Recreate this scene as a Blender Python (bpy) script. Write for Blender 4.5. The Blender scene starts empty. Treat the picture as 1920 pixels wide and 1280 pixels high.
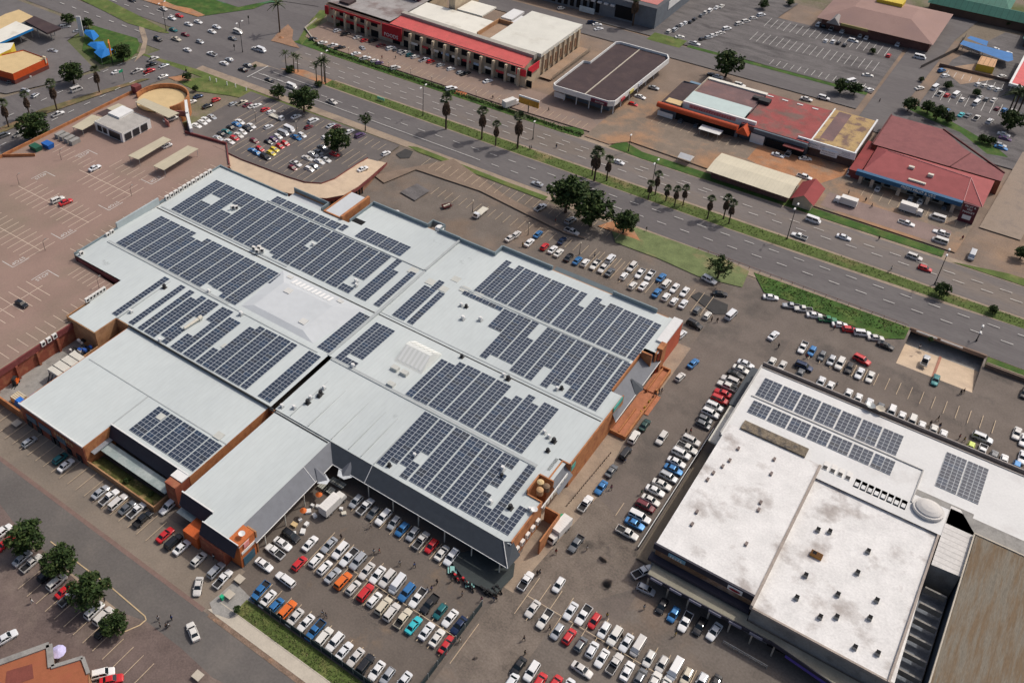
import bpy, bmesh, math, random
from mathutils import Vector, Matrix, geometry
random.seed(7)
sc = bpy.context.scene
C = sc.collection
PI = math.pi
rad = math.radians
# ---------------------------------------------------------------- camera
# world axes: X runs along the highway, Y up through the mall, Z up, metres
FP, PX, PY, CH, PITCH, YAW = 1800., 768., 470., 165., rad(36.97), rad(54.1)
ax, ay = math.cos(YAW), math.sin(YAW)
def toXY(o):
    return Vector((o[0]*ay - o[1]*ax, o[0]*ax + o[1]*ay, o[2]))
cF = toXY((0, math.cos(PITCH), -math.sin(PITCH)))
cR = toXY((1, 0, 0))
cU = toXY((0, math.sin(PITCH), math.cos(PITCH)))
def P(x, y, z=0.):
    """ground coordinates (metres) of a surveyed point, at height z"""
    d = cF*FP + cR*(x-PX) - cU*(y-PY)
    t = (z-CH)/d.z
    return Vector((d.x*t, d.y*t, z))
def T(c, r, x, y, z=0.):
    return P(480*c + x/4, 320*r + y/4, z)
def mpp(x, y):
    p = P(x, y); return (p-Vector((0, 0, CH))).dot(cF)/FP
cd = bpy.data.cameras.new('camera'); cam = bpy.data.objects.new('camera', cd); C.objects.link(cam)
M = Matrix((cR, cU, -cF)).transposed().to_4x4(); M.translation = Vector((0, 0, CH)); cam.matrix_world = M
cd.sensor_width = 36; cd.lens = FP/1920*36; cd.shift_x = (960-PX)/1920; cd.shift_y = -(640-PY)/1920
cd.clip_start = 1; cd.clip_end = 5000
sc.camera = cam
# ---------------------------------------------------------------- light
w = bpy.data.worlds.new('World'); sc.world = w; w.use_nodes = True
nt = w.node_tree; bg = nt.nodes['Background']
sky = nt.nodes.new('ShaderNodeTexSky'); sky.sky_type = 'NISHITA'; sky.sun_disc = False
SUN_EL = rad(51); SUN_AZ = rad(62)      # direction of the sun, azimuth from +X
sky.sun_elevation = SUN_EL; sky.sun_rotation = PI/2 - SUN_AZ
sky.dust_density = 5.0; sky.air_density = .8; sky.ozone_density = .6
nt.links.new(sky.outputs[0], bg.inputs[0]); bg.inputs[1].default_value = 0.125
sl = bpy.data.lights.new('sun', 'SUN'); sl.energy = 2.5; sl.angle = rad(1.5); sl.color = (1, .94, .86)
so = bpy.data.objects.new('sun', sl); C.objects.link(so)
sd = Vector((math.cos(SUN_EL)*math.cos(SUN_AZ), math.cos(SUN_EL)*math.sin(SUN_AZ), math.sin(SUN_EL)))
so.rotation_euler = (-sd).to_track_quat('-Z', 'Y').to_euler()
so.location = (0, 200, 300)
vs = sc.view_settings; vs.view_transform = 'Standard'; vs.look = 'None'; vs.exposure = -0.2; vs.gamma = 1
# ---------------------------------------------------------------- materials
MATS = {}
def mat(name, col, rough=.85, var=.12, sc1=.35, sc2=4., col2=None, c2scale=.12, c2lo=.52, c2hi=.66, metal=0., coat=0., stretch=None, spec=.3, c2amt=1.0, bump=0., c2det=7):
    """procedural paint/ground material: two noises vary the value, a third lays stains of col2"""
    if name in MATS: return MATS[name]
    m = bpy.data.materials.new(name); m.use_nodes = True; MATS[name] = m
    t = m.node_tree; N = t.nodes; L = t.links; b = N['Principled BSDF']
    b.inputs['Roughness'].default_value = rough; b.inputs['Metallic'].default_value = metal
    b.inputs['Specular IOR Level'].default_value = spec
    if coat: b.inputs['Coat Weight'].default_value = coat; b.inputs['Coat Roughness'].default_value = .06
    if var == 0 and not col2:
        b.inputs['Base Color'].default_value = (*col, 1); return m
    g = N.new('ShaderNodeNewGeometry'); vec = g.outputs['Position']
    if stretch:
        mp = N.new('ShaderNodeMapping'); mp.inputs['Scale'].default_value = stretch
        L.new(vec, mp.inputs['Vector']); vec = mp.outputs[0]
    def noise(s, det=4):
        n = N.new('ShaderNodeTexNoise'); n.inputs['Scale'].default_value = s; n.inputs['Detail'].default_value = det
        n.inputs['Roughness'].default_value = .62; L.new(vec, n.inputs['Vector']); return n.outputs['Fac']
    n1, n2 = noise(sc1), noise(sc2, 3)
    ad = N.new('ShaderNodeMath'); ad.operation = 'ADD'; L.new(n1, ad.inputs[0]); L.new(n2, ad.inputs[1])
    mr = N.new('ShaderNodeMapRange'); L.new(ad.outputs[0], mr.inputs['Value'])
    mr.inputs['From Min'].default_value = .7; mr.inputs['From Max'].default_value = 1.3
    mr.inputs['To Min'].default_value = 1-var*1.6; mr.inputs['To Max'].default_value = 1+var*1.6
    base = N.new('ShaderNodeRGB'); base.outputs[0].default_value = (*col, 1); out = base.outputs[0]
    if col2:
        n3 = noise(c2scale, c2det); r = N.new('ShaderNodeMapRange'); L.new(n3, r.inputs['Value'])
        r.inputs['From Min'].default_value = c2lo; r.inputs['From Max'].default_value = c2hi; r.inputs['To Max'].default_value = c2amt
        mx = N.new('ShaderNodeMix'); mx.data_type = 'RGBA'; L.new(r.outputs[0], mx.inputs['Factor'])
        L.new(out, mx.inputs['A']); mx.inputs['B'].default_value = (*col2, 1); out = mx.outputs['Result']
    vm = N.new('ShaderNodeVectorMath'); vm.operation = 'SCALE'; L.new(out, vm.inputs[0]); L.new(mr.outputs[0], vm.inputs['Scale'])
    L.new(vm.outputs[0], b.inputs['Base Color'])
    if bump:
        bp = N.new('ShaderNodeBump'); bp.inputs['Strength'].default_value = bump; bp.inputs['Distance'].default_value = .15
        L.new(n2, bp.inputs['Height']); L.new(bp.outputs[0], b.inputs['Normal'])
    return m
def brickmat(name, c1, c2, mortar, scale=1., axes='xz'):
    """metre-scaled panel/brick pattern mixed with noise"""
    m = mat(name, c1, .85, .1, .5, 5., c2, .6, .45, .62)
    return m
def sheetmat(name, col, period=1.0, axis='x', depth=.12, rough=.5, **k):
    """ribbed metal sheet: colour noise plus fine ribs drawn as darker lines in the colour"""
    if name in MATS: return MATS[name]
    m = mat(name, col, rough, **k)
    t = m.node_tree; N = t.nodes; L = t.links; b = N['Principled BSDF']
    g = N.new('ShaderNodeNewGeometry'); s = N.new('ShaderNodeSeparateXYZ'); L.new(g.outputs['Position'], s.inputs[0])
    mm = N.new('ShaderNodeMath'); mm.operation = 'MULTIPLY'; mm.inputs[1].default_value = 1/period
    L.new(s.outputs[{'x': 0, 'y': 1}[axis]], mm.inputs[0])
    fr = N.new('ShaderNodeMath'); fr.operation = 'PINGPONG'; fr.inputs[1].default_value = .5; L.new(mm.outputs[0], fr.inputs[0])
    r = N.new('ShaderNodeMapRange'); L.new(fr.outputs[0], r.inputs['Value'])
    r.inputs['From Max'].default_value = .12; r.inputs['To Min'].default_value = 1-depth; r.inputs['To Max'].default_value = 1.
    src = b.inputs['Base Color'].links[0].from_socket
    v = N.new('ShaderNodeVectorMath'); v.operation = 'SCALE'; L.new(src, v.inputs[0]); L.new(r.outputs[0], v.inputs['Scale'])
    L.new(v.outputs[0], b.inputs['Base Color'])
    return m
# ground
asph = mat('lot_asphalt', (.162, .138, .118), .92, .16, .12, 2.2, (.235, .165, .115), .05, .5, .7, c2amt=.75)
asph_worn = mat('worn_asphalt', (.175, .145, .120), .93, .2, .2, 2.5, (.060, .052, .045), .13, .57, .68, c2amt=.8)
road_m = mat('road_asphalt', (.150, .139, .137), .9, .10, .05, 1.5, (.118, .108, .108), .05, .48, .56, c2amt=.8, stretch=(.35, 1.6, 1))
road_n = mat('old_road_asphalt', (.172, .152, .142), .9, .10, .05, 1.5, (.20, .165, .135), .06, .5, .62, c2amt=.6, stretch=(.3, 1.6, 1))
street_m = mat('street_asphalt', (.132, .121, .113), .9, .1, .1, 2., (.15, .135, .122), .1, .5, .7)
old_lot = mat('old_lot_asphalt', (.140, .130, .128), .93, .22, .25, 3., (.07, .065, .066), .12, .5, .66, c2amt=.7, stretch=(.5, 1.5, 1))
paver = mat('brick_pavers', (.240, .170, .140), .9, .10, .15, 3., (.175, .140, .120), .06, .48, .68, c2amt=.8)
paver2 = mat('plaza_pavers', (.150, .112, .100), .9, .16, .2, 3., (.215, .170, .140), .08, .5, .7, c2amt=.8)
paver3 = mat('shopfront_pavers', (.275, .200, .160), .9, .12, .2, 3., (.20, .16, .14), .1, .5, .7)
dirt = mat('bare_soil', (.340, .235, .160), .95, .16, .2, 2.5, (.26, .20, .155), .08, .45, .65, c2amt=.9)
redsoil = mat('red_soil', (.400, .195, .100), .95, .16, .25, 2.5, (.30, .215, .15), .12, .5, .66)
sand = mat('kerb_dust', (.33, .26, .195), .95, .12, .3, 3., (.25, .2, .16), .2, .5, .66)
grass = mat('mown_grass', (.100, .140, .036), .95, .22, .25, 3.5, (.235, .205, .085), .16, .50, .70, c2amt=.75)
grass_d = mat('lush_grass', (.048, .105, .020), .95, .25, .3, 3.5, (.10, .135, .035), .25, .48, .68)
grass_l = mat('dry_grass', (.150, .185, .078), .95, .18, .3, 3.5, (.29, .215, .12), .1, .54, .7)
conc = mat('concrete', (.42, .36, .29), .9, .1, .4, 4., (.33, .28, .23), .3, .5, .68)
conc_l = mat('pale_concrete', (.50, .45, .37), .9, .08, .4, 4.)
conc_g = mat('grey_concrete', (.30, .29, .27), .9, .12, .4, 4., (.2, .19, .18), .3, .5, .7)
ramp_c = mat('ramp_concrete', (.55, .43, .31), .9, .08, .3, 4., (.45, .35, .26), .2, .5, .7)
paint = mat('road_paint', (.5, .47, .42), .8, .12, 1., 8.)
paint_w = mat('white_paint_line', (.60, .59, .56), .8, .1, 1., 8., (.3, .28, .27), 1.2, .5, .72, c2amt=.8)
paint_y = mat('cream_paint_line', (.56, .44, .30), .8, .12, 1., 8., (.28, .2, .16), 1.0, .52, .7, c2amt=.8)
tar = mat('tar_patch', (.055, .053, .052), .9, .12, .6, 5.)
# building skins
roof_a = sheetmat('mall_roof_sheet', (.565, .612, .605), 1.0, 'x', .07, .55, var=.035, sc1=.07, sc2=.8, col2=(.49, .535, .535), c2scale=.035, c2lo=.42, c2hi=.62, stretch=(1, .35, 1))
roof_a2 = mat('mall_roof_smooth', (.57, .60, .615), .5, .03, .06, .6, (.54, .57, .585), .05, .45, .6)
roof_w = mat('painted_white_roof', (.72, .71, .69), .8, .09, .25, 2.5, (.33, .29, .265), .13, .53, .68, c2amt=.8, c2det=9)
roof_wn = mat('clean_white_roof', (.68, .68, .665), .75, .05, .15, 2., (.52, .5, .48), .1, .56, .72, c2amt=.6)
roof_brown = sheetmat('rusty_fibre_roof', (.215, .190, .150), .9, 'x', .10, .9, var=.2, sc1=.5, sc2=5., col2=(.150, .108, .068), c2scale=.5, c2lo=.42, c2hi=.60, stretch=(2.2, .22, 1))
slate = mat('grey_awning_tiles', (.072, .083, .095), .7, .08, .8, 9.)
slate_l = mat('pale_grey_awning_tiles', (.175, .185, .205), .7, .07, .8, 9.)
navy = mat('charcoal_fascia', (.035, .034, .050), .6, .08, .8, 5.)
brick_o = mat('orange_brick', (.440, .190, .080), .85, .14, .8, 6., (.34, .13, .06), .5, .5, .62)
brick_r = mat('red_brick', (.260, .075, .045), .85, .14, .7, 6., (.34, .13, .07), .4, .5, .62)
brick_t = mat('tan_brick', (.420, .235, .120), .85, .12, .7, 6., (.33, .17, .09), .4, .5, .65)
maroon = mat('maroon_fascia', (.190, .050, .048), .7, .1, .6, 4., (.26, .09, .08), .4, .5, .7)
white_t = mat('white_trim', (.74, .74, .72), .6, .05, .5, 4.)
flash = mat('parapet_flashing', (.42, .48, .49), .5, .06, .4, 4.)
flash_d = mat('dark_parapet_sheet', (.20, .25, .27), .5, .08, .4, 4.)  # darker blue-grey than the plain flashing
gutter = mat('dark_gutter', (.045, .045, .045), .7, .1, .6, 4.)
seam = mat('grey_roof_seam', (.40, .43, .43), .7, .06, .6, 4.)
glassd = mat('dark_glass', (.018, .022, .028), .12, 0, spec=.6)
black = mat('black_opening', (.010, .010, .011), .9, 0)
alu = mat('panel_frame', (.52, .56, .60), .4, .03, 1., 4., metal=.1)
pv = [mat('solar_cell_%s' % 'abcd'[i], c, .16, .10, .3, 6., spec=.55) for i, c in enumerate(((.030, .042, .068), (.034, .048, .074), (.038, .046, .060), (.028, .048, .085)))]
steel = mat('galvanised_steel', (.38, .40, .40), .45, .1, 1., 6., metal=.4)
steel_w = mat('off_white_sheet', (.62, .59, .50), .6, .06, .5, 4.)
acw = mat('white_metal_casing', (.72, .70, .66), .55, .06, 2., 8.)
darkm = mat('dark_metal', (.03, .03, .032), .6, .1, 1., 6.)
rubber = mat('black_rubber', (.012, .012, .013), .85, 0)
red_roof = mat('red_roof_sheet', (.60, .115, .105), .6, .10, .3, 3., (.42, .12, .09), .25, .55, .7)
cream_w = mat('cream_plaster', (.52, .43, .31), .85, .08, .4, 4., (.40, .32, .24), .3, .5, .7)
red_w = mat('red_plaster', (.35, .015, .022), .7, .08, .4, 4.)
cream_roof = mat('cream_roof', (.72, .70, .62), .75, .05, .2, 3., (.50, .46, .38), .12, .55, .72)
choc = mat('brown_roof', (.060, .040, .042), .8, .12, .3, 3., (.078, .052, .050), .2, .48, .66)
plum = mat('plum_roof', (.165, .105, .105), .8, .12, .2, 3., (.23, .13, .12), .15, .5, .68)
rust_roof = mat('patchy_red_roof', (.300, .075, .070), .8, .14, .2, 3., (.17, .105, .09), .12, .47, .60)
ochre_roof = mat('ochre_stained_roof', (.430, .300, .140), .85, .2, .6, 3., (.17, .11, .09), .30, .5, .62)
mar_roof = mat('maroon_roof_tile', (.240, .088, .088), .8, .10, .4, 5., (.21, .075, .078), .3, .5, .7)
mar_roof2 = mat('rose_roof_tile', (.330, .085, .085), .75, .08, .4, 5.)
pink_roof = mat('faded_pink_roof', (.330, .215, .185), .85, .08, .2, 4., (.28, .185, .165), .1, .5, .7)
grn_roof = sheetmat('green_roof_sheet', (.050, .175, .130), 2.2, 'x', .25, .6, var=.1, sc1=.3, sc2=3.)
blue_f = mat('blue_fascia', (.030, .110, .220), .6, .08, .5, 4.)
aqua = mat('pale_aqua_roof', (.50, .60, .58), .6, .04, .3, 3.)
orange_f = mat('orange_red_fascia', (.500, .085, .030), .6, .08, .5, 4.)
grey_w = mat('blue_grey_wall', (.155, .175, .200), .8, .1, .4, 4.)
beige_c = sheetmat('beige_carport_sheet', (.50, .45, .33), 1.2, 'x', .08, .7, var=.06, sc1=.3, sc2=4.)
blue_p = mat('bright_blue_roof', (.040, .170, .420), .6, .1, .5, 4.)
yellow_p = mat('yellow_paint', (.62, .46, .05), .6, .08, .8, 4.)
petrol_y = mat('sand_coloured_roof', (.60, .45, .24), .8, .07, .3, 3.)
bark = mat('bark', (.085, .060, .042), .95, .15, 1., 8.)
leaf = [mat('leaf_%s' % 'abc'[i], c, .7, .25, .5, 3., spec=.2) for i, c in enumerate(((.030, .055, .016), (.045, .075, .020), (.070, .090, .028)))]
palm_g = mat('palm_frond', (.075, .095, .045), .75, .2, .6, 3., spec=.2)
palm_d = mat('dead_frond_skirt', (.135, .090, .060), .95, .2, .8, 5.)
# ---------------------------------------------------------------- mesh helpers
def tag(o, label=None, cat=None, group=None, kind=None):
    if label: o['label'] = label
    if cat: o['category'] = cat
    if group: o['group'] = group
    if kind: o['kind'] = kind
    return o
def empty(name, loc, rz=0., label=None, cat=None, group=None):
    o = bpy.data.objects.new(name, None); C.objects.link(o); o.location = loc; o.rotation_euler = (0, 0, rz)
    o.empty_display_size = .5
    return tag(o, label, cat, group)
EACH = {'column', 'post', 'window', 'shop_window', 'wall_pier', 'rusty_shutter', 'roof_hatch', 'rooflight', 'pole', 'planter_wall', 'awning_gable', 'gable_front', 'canopy_post', 'shop_sign', 'roof_box', 'pier', 'roof_machinery', 'red_panel', 'corner_sign',
        'side_sign', 'carport_post', 'roof_shed', 'middle_roof', 'sheet_canopy', 'charcoal_fascia_panel', 'canopy_sign', 'alley_beam', 'roof_curb', 'teal_sign', 'wall_sign', 'brick_ramp', 'rooflight_strip', 'translucent_strip', 'stone_wall', 'railing', 'sun_canopy', 'pale_sign', 'shop_opening', 'navy_fascia', 'side_canopy', 'low_roof', 'parapet_box', 'court_wall', 'hall_wall', 'wing_wall', 'north_wall', 'wall_run', 'wall_panel', 'white_verge', 'roof_seam', 'box_gutter', 'parapet', 'roof_upstand', 'roof_divider', 'stop_line', 'cloth', 'ridge_cap', 'sign_letter', 'roof_edge', 'edge_parapet', 'maroon_parapet', 'boundary_wall', 'casing', 'pipe', 'kerbstone', 'brickwork', 'white_coping', 'gallery_rail', 'roof_trim', 'awning_trim', 'roof_duct_part'}
class MB:
    def __init__(s): s.v = []; s.f = []; s.m = []; s.M = None; s.k = []; s.n = 0; s.world = True
    def add(s, vs, fs, mi=0):
        n = len(s.v); s.k += [s.n]*len(fs); s.n += 1
        if s.M: vs = [s.M @ Vector(v) for v in vs]
        s.v += [tuple(v) for v in vs]; s.f += [[i+n for i in f] for f in fs]; s.m += [mi]*len(fs); return s
    def box(s, x0, x1, y0, y1, z0, z1, mi=0, bottom=True):
        v = [(x0, y0, z0), (x1, y0, z0), (x1, y1, z0), (x0, y1, z0), (x0, y0, z1), (x1, y0, z1), (x1, y1, z1), (x0, y1, z1)]
        f = [(4, 5, 6, 7), (0, 1, 5, 4), (1, 2, 6, 5), (2, 3, 7, 6), (3, 0, 4, 7)]
        if bottom: f.append((3, 2, 1, 0))
        return s.add(v, f, mi)
    def frus(s, a, b, mi=0):
        """box from rectangle a=(x0,x1,y0,y1,z) to rectangle b"""
        v = [(a[0], a[2], a[4]), (a[1], a[2], a[4]), (a[1], a[3], a[4]), (a[0], a[3], a[4]), (b[0], b[2], b[4]), (b[1], b[2], b[4]), (b[1], b[3], b[4]), (b[0], b[3], b[4])]
        return s.add(v, [(4, 5, 6, 7), (0, 1, 5, 4), (1, 2, 6, 5), (2, 3, 7, 6), (3, 0, 4, 7), (3, 2, 1, 0)], mi)
    def poly(s, pts, z=None, mi=0):
        pts = [Vector((p[0], p[1], p[2] if z is None else z)) for p in pts]
        tr = geometry.tessellate_polygon([pts]); 
        fs = []
        for t in tr:
            a, b, c = (pts[i] for i in t)
            fs.append(t if (b-a).cross(c-a).z >= 0 else t[::-1])
        return s.add(pts, fs, mi)
    def quad(s, a, b, c, d, mi=0): return s.add([a, b, c, d], [(0, 1, 2, 3)], mi)
    def wall(s, pts, z0, z1, mi=0, closed=True):
        n = len(pts); k = n if closed else n-1
        v = [(p[0], p[1], z0) for p in pts]+[(p[0], p[1], z1) for p in pts]
        return s.add(v, [(i, (i+1) % n, n+(i+1) % n, n+i) for i in range(k)], mi)
    def prism(s, pts, z0, z1, mi=0, mt=None):
        s.wall(pts, z0, z1, mi); return s.poly(pts, z1, mi if mt is None else mt)
    def bar(s, a, b, wd, h, mi=0):
        """rectangular bar lying from a to b, width wd, height h, resting on a.z"""
        a = Vector(a); b = Vector(b); d = (b-a); n = Vector((-d.y, d.x, 0)).normalized()*wd/2; u = Vector((0, 0, h))
        v = [a-n, b-n, b+n, a+n, a-n+u, b-n+u, b+n+u, a+n+u]
        return s.add(v, [(4, 5, 6, 7), (0, 1, 5, 4), (1, 2, 6, 5), (2, 3, 7, 6), (3, 0, 4, 7), (3, 2, 1, 0)], mi)
    def tube(s, a, b, r0, r1=None, n=8, mi=0, cap=True):
        r1 = r0 if r1 is None else r1; a = Vector(a); b = Vector(b); d = (b-a).normalized()
        e = d.cross(Vector((0, 0, 1)) if abs(d.z) < .9 else Vector((1, 0, 0))).normalized(); g = d.cross(e)
        v = []
        for c, r in ((a, r0), (b, r1)):
            for i in range(n):
                t = 2*PI*i/n; v.append(c+e*math.cos(t)*r+g*math.sin(t)*r)
        f = [(i, i+n, (i+1) % n+n, (i+1) % n) for i in range(n)]
        if cap: f += [tuple(range(n)), tuple(range(2*n-1, n-1, -1))]
        return s.add(v, f, mi)
    def strip(s, pts, wd, z, mi=0):
        for a, b in zip(pts, pts[1:]):
            a = Vector((a[0], a[1], z)); b = Vector((b[0], b[1], z)); d = b-a
            if d.length < 1e-4: continue
            n = Vector((-d.y, d.x, 0)).normalized()*wd/2
            s.quad(a-n, b-n, b+n, a+n, mi)
        return s
    def build(s, name, mats, parent=None, smooth=False, loc=None):
        if parent and name in EACH and 1 < s.n <= 90 and s.world:      # countable parts: one object each
            out = None
            for c in range(s.n):
                idx = [i for i, k in enumerate(s.k) if k == c]
                if not idx: continue
                vs = sorted({v for i in idx for v in s.f[i]}); mp = {v: j for j, v in enumerate(vs)}
                b = MB(); b.v = [s.v[v] for v in vs]; b.f = [[mp[v] for v in s.f[i]] for i in idx]; b.m = [s.m[i] for i in idx]; b.k = [0]*len(idx); b.n = 1
                out = b.build(name, mats, parent, smooth)
            return out
        me = bpy.data.meshes.new(name); me.from_pydata(s.v, [], s.f)
        if not isinstance(mats, (list, tuple)): mats = [mats]
        for m in mats: me.materials.append(m)
        if len(mats) > 1: me.polygons.foreach_set('material_index', s.m)
        me.validate(); me.update()
        if smooth: me.polygons.foreach_set('use_smooth', [True]*len(me.polygons))
        o = bpy.data.objects.new(name, me); C.objects.link(o)
        if loc is not None: o.location = loc
        if parent:
            o.parent = parent
            if loc is None and parent.type == 'EMPTY' and getattr(s, 'world', True):
                # geometry was written in world coordinates: put it in the parent's frame
                pm = Matrix.Translation(parent.location) @ Matrix.Rotation(parent.rotation_euler.z, 4, 'Z')
                me.transform(pm.inverted())
            elif loc is None and parent.type == 'MESH' and parent.parent and getattr(s, 'world', True):
                q = parent.parent; pm = Matrix.Translation(q.location) @ Matrix.Rotation(q.rotation_euler.z, 4, 'Z')
                me.transform(pm.inverted())
        return o
def L(mb): mb.world = False; return mb
ZL = [0.0]
def ground(name, pts, m, z=None, kind='structure'):
    """a flat sheet a few millimetres over the one below"""
    if z is None: ZL[0] += .006; z = ZL[0]
    return tag(MB().poly(pts, z).build(name, m), kind=kind)
def R(x0, x1, y0, y1): return [(x0, y0), (x1, y0), (x1, y1), (x0, y1)]
def PP(s, z=0.):
    return [tuple(P(*map(float, q.split(',')), z))[:2] for q in s.split()]
def text(s, size, mt, parent, M4, name='lettering', ex=.03):
    cu = bpy.data.curves.new(name, 'FONT'); cu.body = s; cu.size = size; cu.align_x = 'CENTER'; cu.align_y = 'CENTER'; cu.extrude = ex; cu.resolution_u = 2
    t = bpy.data.objects.new(name, cu); me = bpy.data.meshes.new_from_object(t); bpy.data.objects.remove(t); bpy.data.curves.remove(cu)
    me.transform(M4); me.materials.append(mt)
    o = bpy.data.objects.new(name, me); C.objects.link(o)
    if parent:
        o.parent = parent; me.transform((Matrix.Translation(parent.location) @ Matrix.Rotation(parent.rotation_euler.z, 4, 'Z')).inverted())
    return o
def frame(o, x, up):
    """matrix whose text reads along x with up vector up at o"""
    x = Vector(x).normalized(); up = Vector(up).normalized(); n = x.cross(up)
    m = Matrix((x, up, n)).transposed().to_4x4(); m.translation = Vector(o); return m

def strokes(n, wd, h, mt, parent, M4):
    """lettering too worn or small to read: a line of upright strokes"""
    b = MB(); r = random.Random(n*7+int(wd*10)); st = wd/n
    for i in range(n):
        x = -wd/2+i*st; hh = h*(.75+.25*r.random()); k = r.random()
        b.box(x, x+st*.22, -h/2, -h/2+hh, 0, .03)
        if k > .3: b.box(x+st*.25, x+st*.62, h*.3, h*.45, 0, .03)
        if k < .7: b.box(x+st*.25, x+st*.62, -h*.45, -h*.3, 0, .03)
    b.M = None
    b.v = [tuple(M4 @ Vector(v)) for v in b.v]
    return b.build('lettering', mt, parent)
# ================================================================ ground
HX0, HX1, HY0, HY1 = -4.0, 13.4, 210.7, 226.4        # underpass ramp opening
def holed(name, x0, x1, y0, y1, m, z=None):
    if z is None: ZL[0] += .006; z = ZL[0]
    b = MB()
    for r in ((x0, HX0, y0, y1), (HX1, x1, y0, y1), (HX0, HX1, y0, HY0), (HX0, HX1, HY1, y1)):
        if r[1] > r[0] and r[3] > r[2]: b.poly(R(*r), z)
    return tag(b.build(name, m), kind='structure')
earth = mat('open_ground', (.200, .165, .125), .95, .16, .05, 1.2, (.10, .12, .045), .02, .47, .58)
holed('ground', -2500, 2500, -1500, 3500, earth, 0)
ground('north_ground', R(-250, 140, 262, 420), mat('gritty_lot', (.215, .165, .130), .93, .14, .12, 2.4, (.29, .20, .135), .05, .48, .66))
holed('mall_apron', -165, 60, 40, 222.6, asph)
ground('service_yard', R(-182, -161, 60, 104), conc_g)
ground('shop_apron', R(-175, -93, 62, 73), mat('tan_asphalt', (.235, .195, .155), .92, .1, .2, 2.5, (.17, .145, .12), .1, .5, .7))
ground('front_car_park', [(-93, 69), (-50, 69), (-50, 106), (-97, 106), (-97, 73), (-93, 73)], mat('front_lot_asphalt', (.138, .116, .099), .93, .12, .15, 2.5, (.21, .15, .10), .10, .57, .68, c2amt=.7))
ground('mall_drive', R(-47.5, -28, 100, 222), mat('drive_asphalt', (.165, .138, .119), .93, .12, .15, 2.5, (.10, .088, .078), .09, .5, .64, c2amt=.7))
ground('worn_yard', PP('960,960 1060,1000 1120,930 1200,1010 1200,1100 1100,1130 1030,1180 960,1280 860,1280 850,1230 930,1120'), asph_worn)
holed('east_lot', -28, 60, 184, 222.6, mat('east_lot_asphalt', (.165, .138, .118), .93, .12, .15, 2.5, (.095, .083, .075), .12, .52, .66, c2amt=.7))
ground('mall_pavement', [(-50.5, 100), (-47.6, 100), (-45, 130), (-47.2, 148), (-47.2, 186), (-51, 186), (-51, 100)], sand)
ground('mall_side_path', PP('1005,1010 1070,915 1150,845 1185,790 1150,780 1080,880 1000,960 960,1100 990,1100'), sand)
# street at the front
ground('street', R(-420, 60, 52.6, 62.0), street_m)
ground('street_verge', R(-420, 60, 51.9, 52.6), sand)
ground('street_edge', R(-420, -93.5, 61.7, 62.6), mat('brick_edge', (.20, .135, .115), .9, .1, .5, 4.))
ground('plaza', PP('0,945 30,985 100,1050 205,1140 275,1165 225,1190 420,1280 400,1290 -400,1290 -400,900'), paver2)
ground('plaza_apron', PP('225,1190 275,1165 340,1215 420,1290 250,1290'), paver2)
ground('pavement', [(-93, 62.7), (-91, 65.2), (-40, 65.2), (-40, 62.7)], conc_l)
ground('gutter_dust', R(-92, -40, 61.6, 62.6), mat('dusty_gutter', (.215, .150, .110), .95, .25, .5, 4., (.36, .20, .11), .15, .54, .66))
ground('corner_pavement', PP('393,1130 440,1090 480,1130 455,1140 430,1160 400,1150'), conc_g)
ground('grass_verge', [(-88.4, 65.3), (-40, 65.3), (-40, 68.6), (-88.4, 68.6)], grass)
# the highway
ground('highway_shoulder', [(-262, 223.2), (HX0-.4, 223.2), (HX0-.4, 226.5), (140, 226.5), (140, 264.6), (-232, 264.6), (-250, 268)], sand)
ground('intersection', [(-265, 226.4), (-420, 226.4), (-420, 239.6), (-298, 239.6), (-297, 244), (-420, 244.2), (-420, 256.2), (-313, 256.2), (-296, 259), (-288, 275), (-283, 290), (-276, 345), (-262, 345), (-257, 285), (-251, 272), (-244, 264), (-235, 261.7), (-213, 261.7), (-213, 241.2), (-248, 241.2), (-248, 226)], road_m)
ground('southbound_carriageway', [(-262, 226.6), (140, 226.6), (140, 243.2), (20, 243.2), (0, 241.8), (-40, 241.0), (-240, 241.0)], road_m)
ground('northbound_carriageway', [(-240, 246.9), (140, 248.5), (140, 262.0), (-232, 262.0), (-242, 262.5)], road_n)
ground('cross_road', [(-420, -10), (-283, 120), (-266.5, 142), (-266.5, 205), (-262, 221), (-250, 226.6), (-285, 229), (-288, 214), (-291, 198), (-302, 165), (-330, 120), (-480, -10)], road_m)
ground('crossing_edge', [(-235, 222.5), (-262, 222.5), (-262, 226.4), (-235, 226.4)], sand)
ground('median_grass', [(-214, 241.6), (-60, 241.3), (-5, 242.9), (140, 244.6), (140, 248.0), (-60, 246.7), (-214, 246.2)], mat('median_grass', (.088, .125, .032), .95, .2, .3, 3.5, (.26, .19, .10), .07, .56, .70, c2amt=.8))
ground('median_nose', [(-236, 242.2), (-214, 241.8), (-214, 246.2), (-228, 246.5)], redsoil)
ground('verge_grass', [(-300, 219), (-232, 219.5), (-205, 219.8), (-172, 220.5), (-168, 222.8), (-232, 222.9), (-262, 222.9)], grass)
ground('corner_grass', PP('330,150 400,145 480,172 480,190 430,180 370,172 345,160'), grass)
ground('corner_soil', PP('315,146 345,142 360,152 330,153'), redsoil)
ground('verge_strip', [(-158, 223.0), (-110, 222.4), (-110, 224.8), (-125, 224.6), (-160, 225.4), (-163, 224)], grass)
ground('entrance_island', PP('742,290 760,280 775,285 768,297 750,298'), tar)
ground('dark_patch', PP('1295,556 1310,548 1365,572 1362,590 1340,590'), tar)
ground('triangle_lawn', [(-83, 225.6), (-55, 226.4), (-46.5, 225.0), (-45.5, 217.0), (-57, 214.5), (-69, 215.6), (-82.5, 215.4), (-86, 220)], grass_l)
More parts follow.
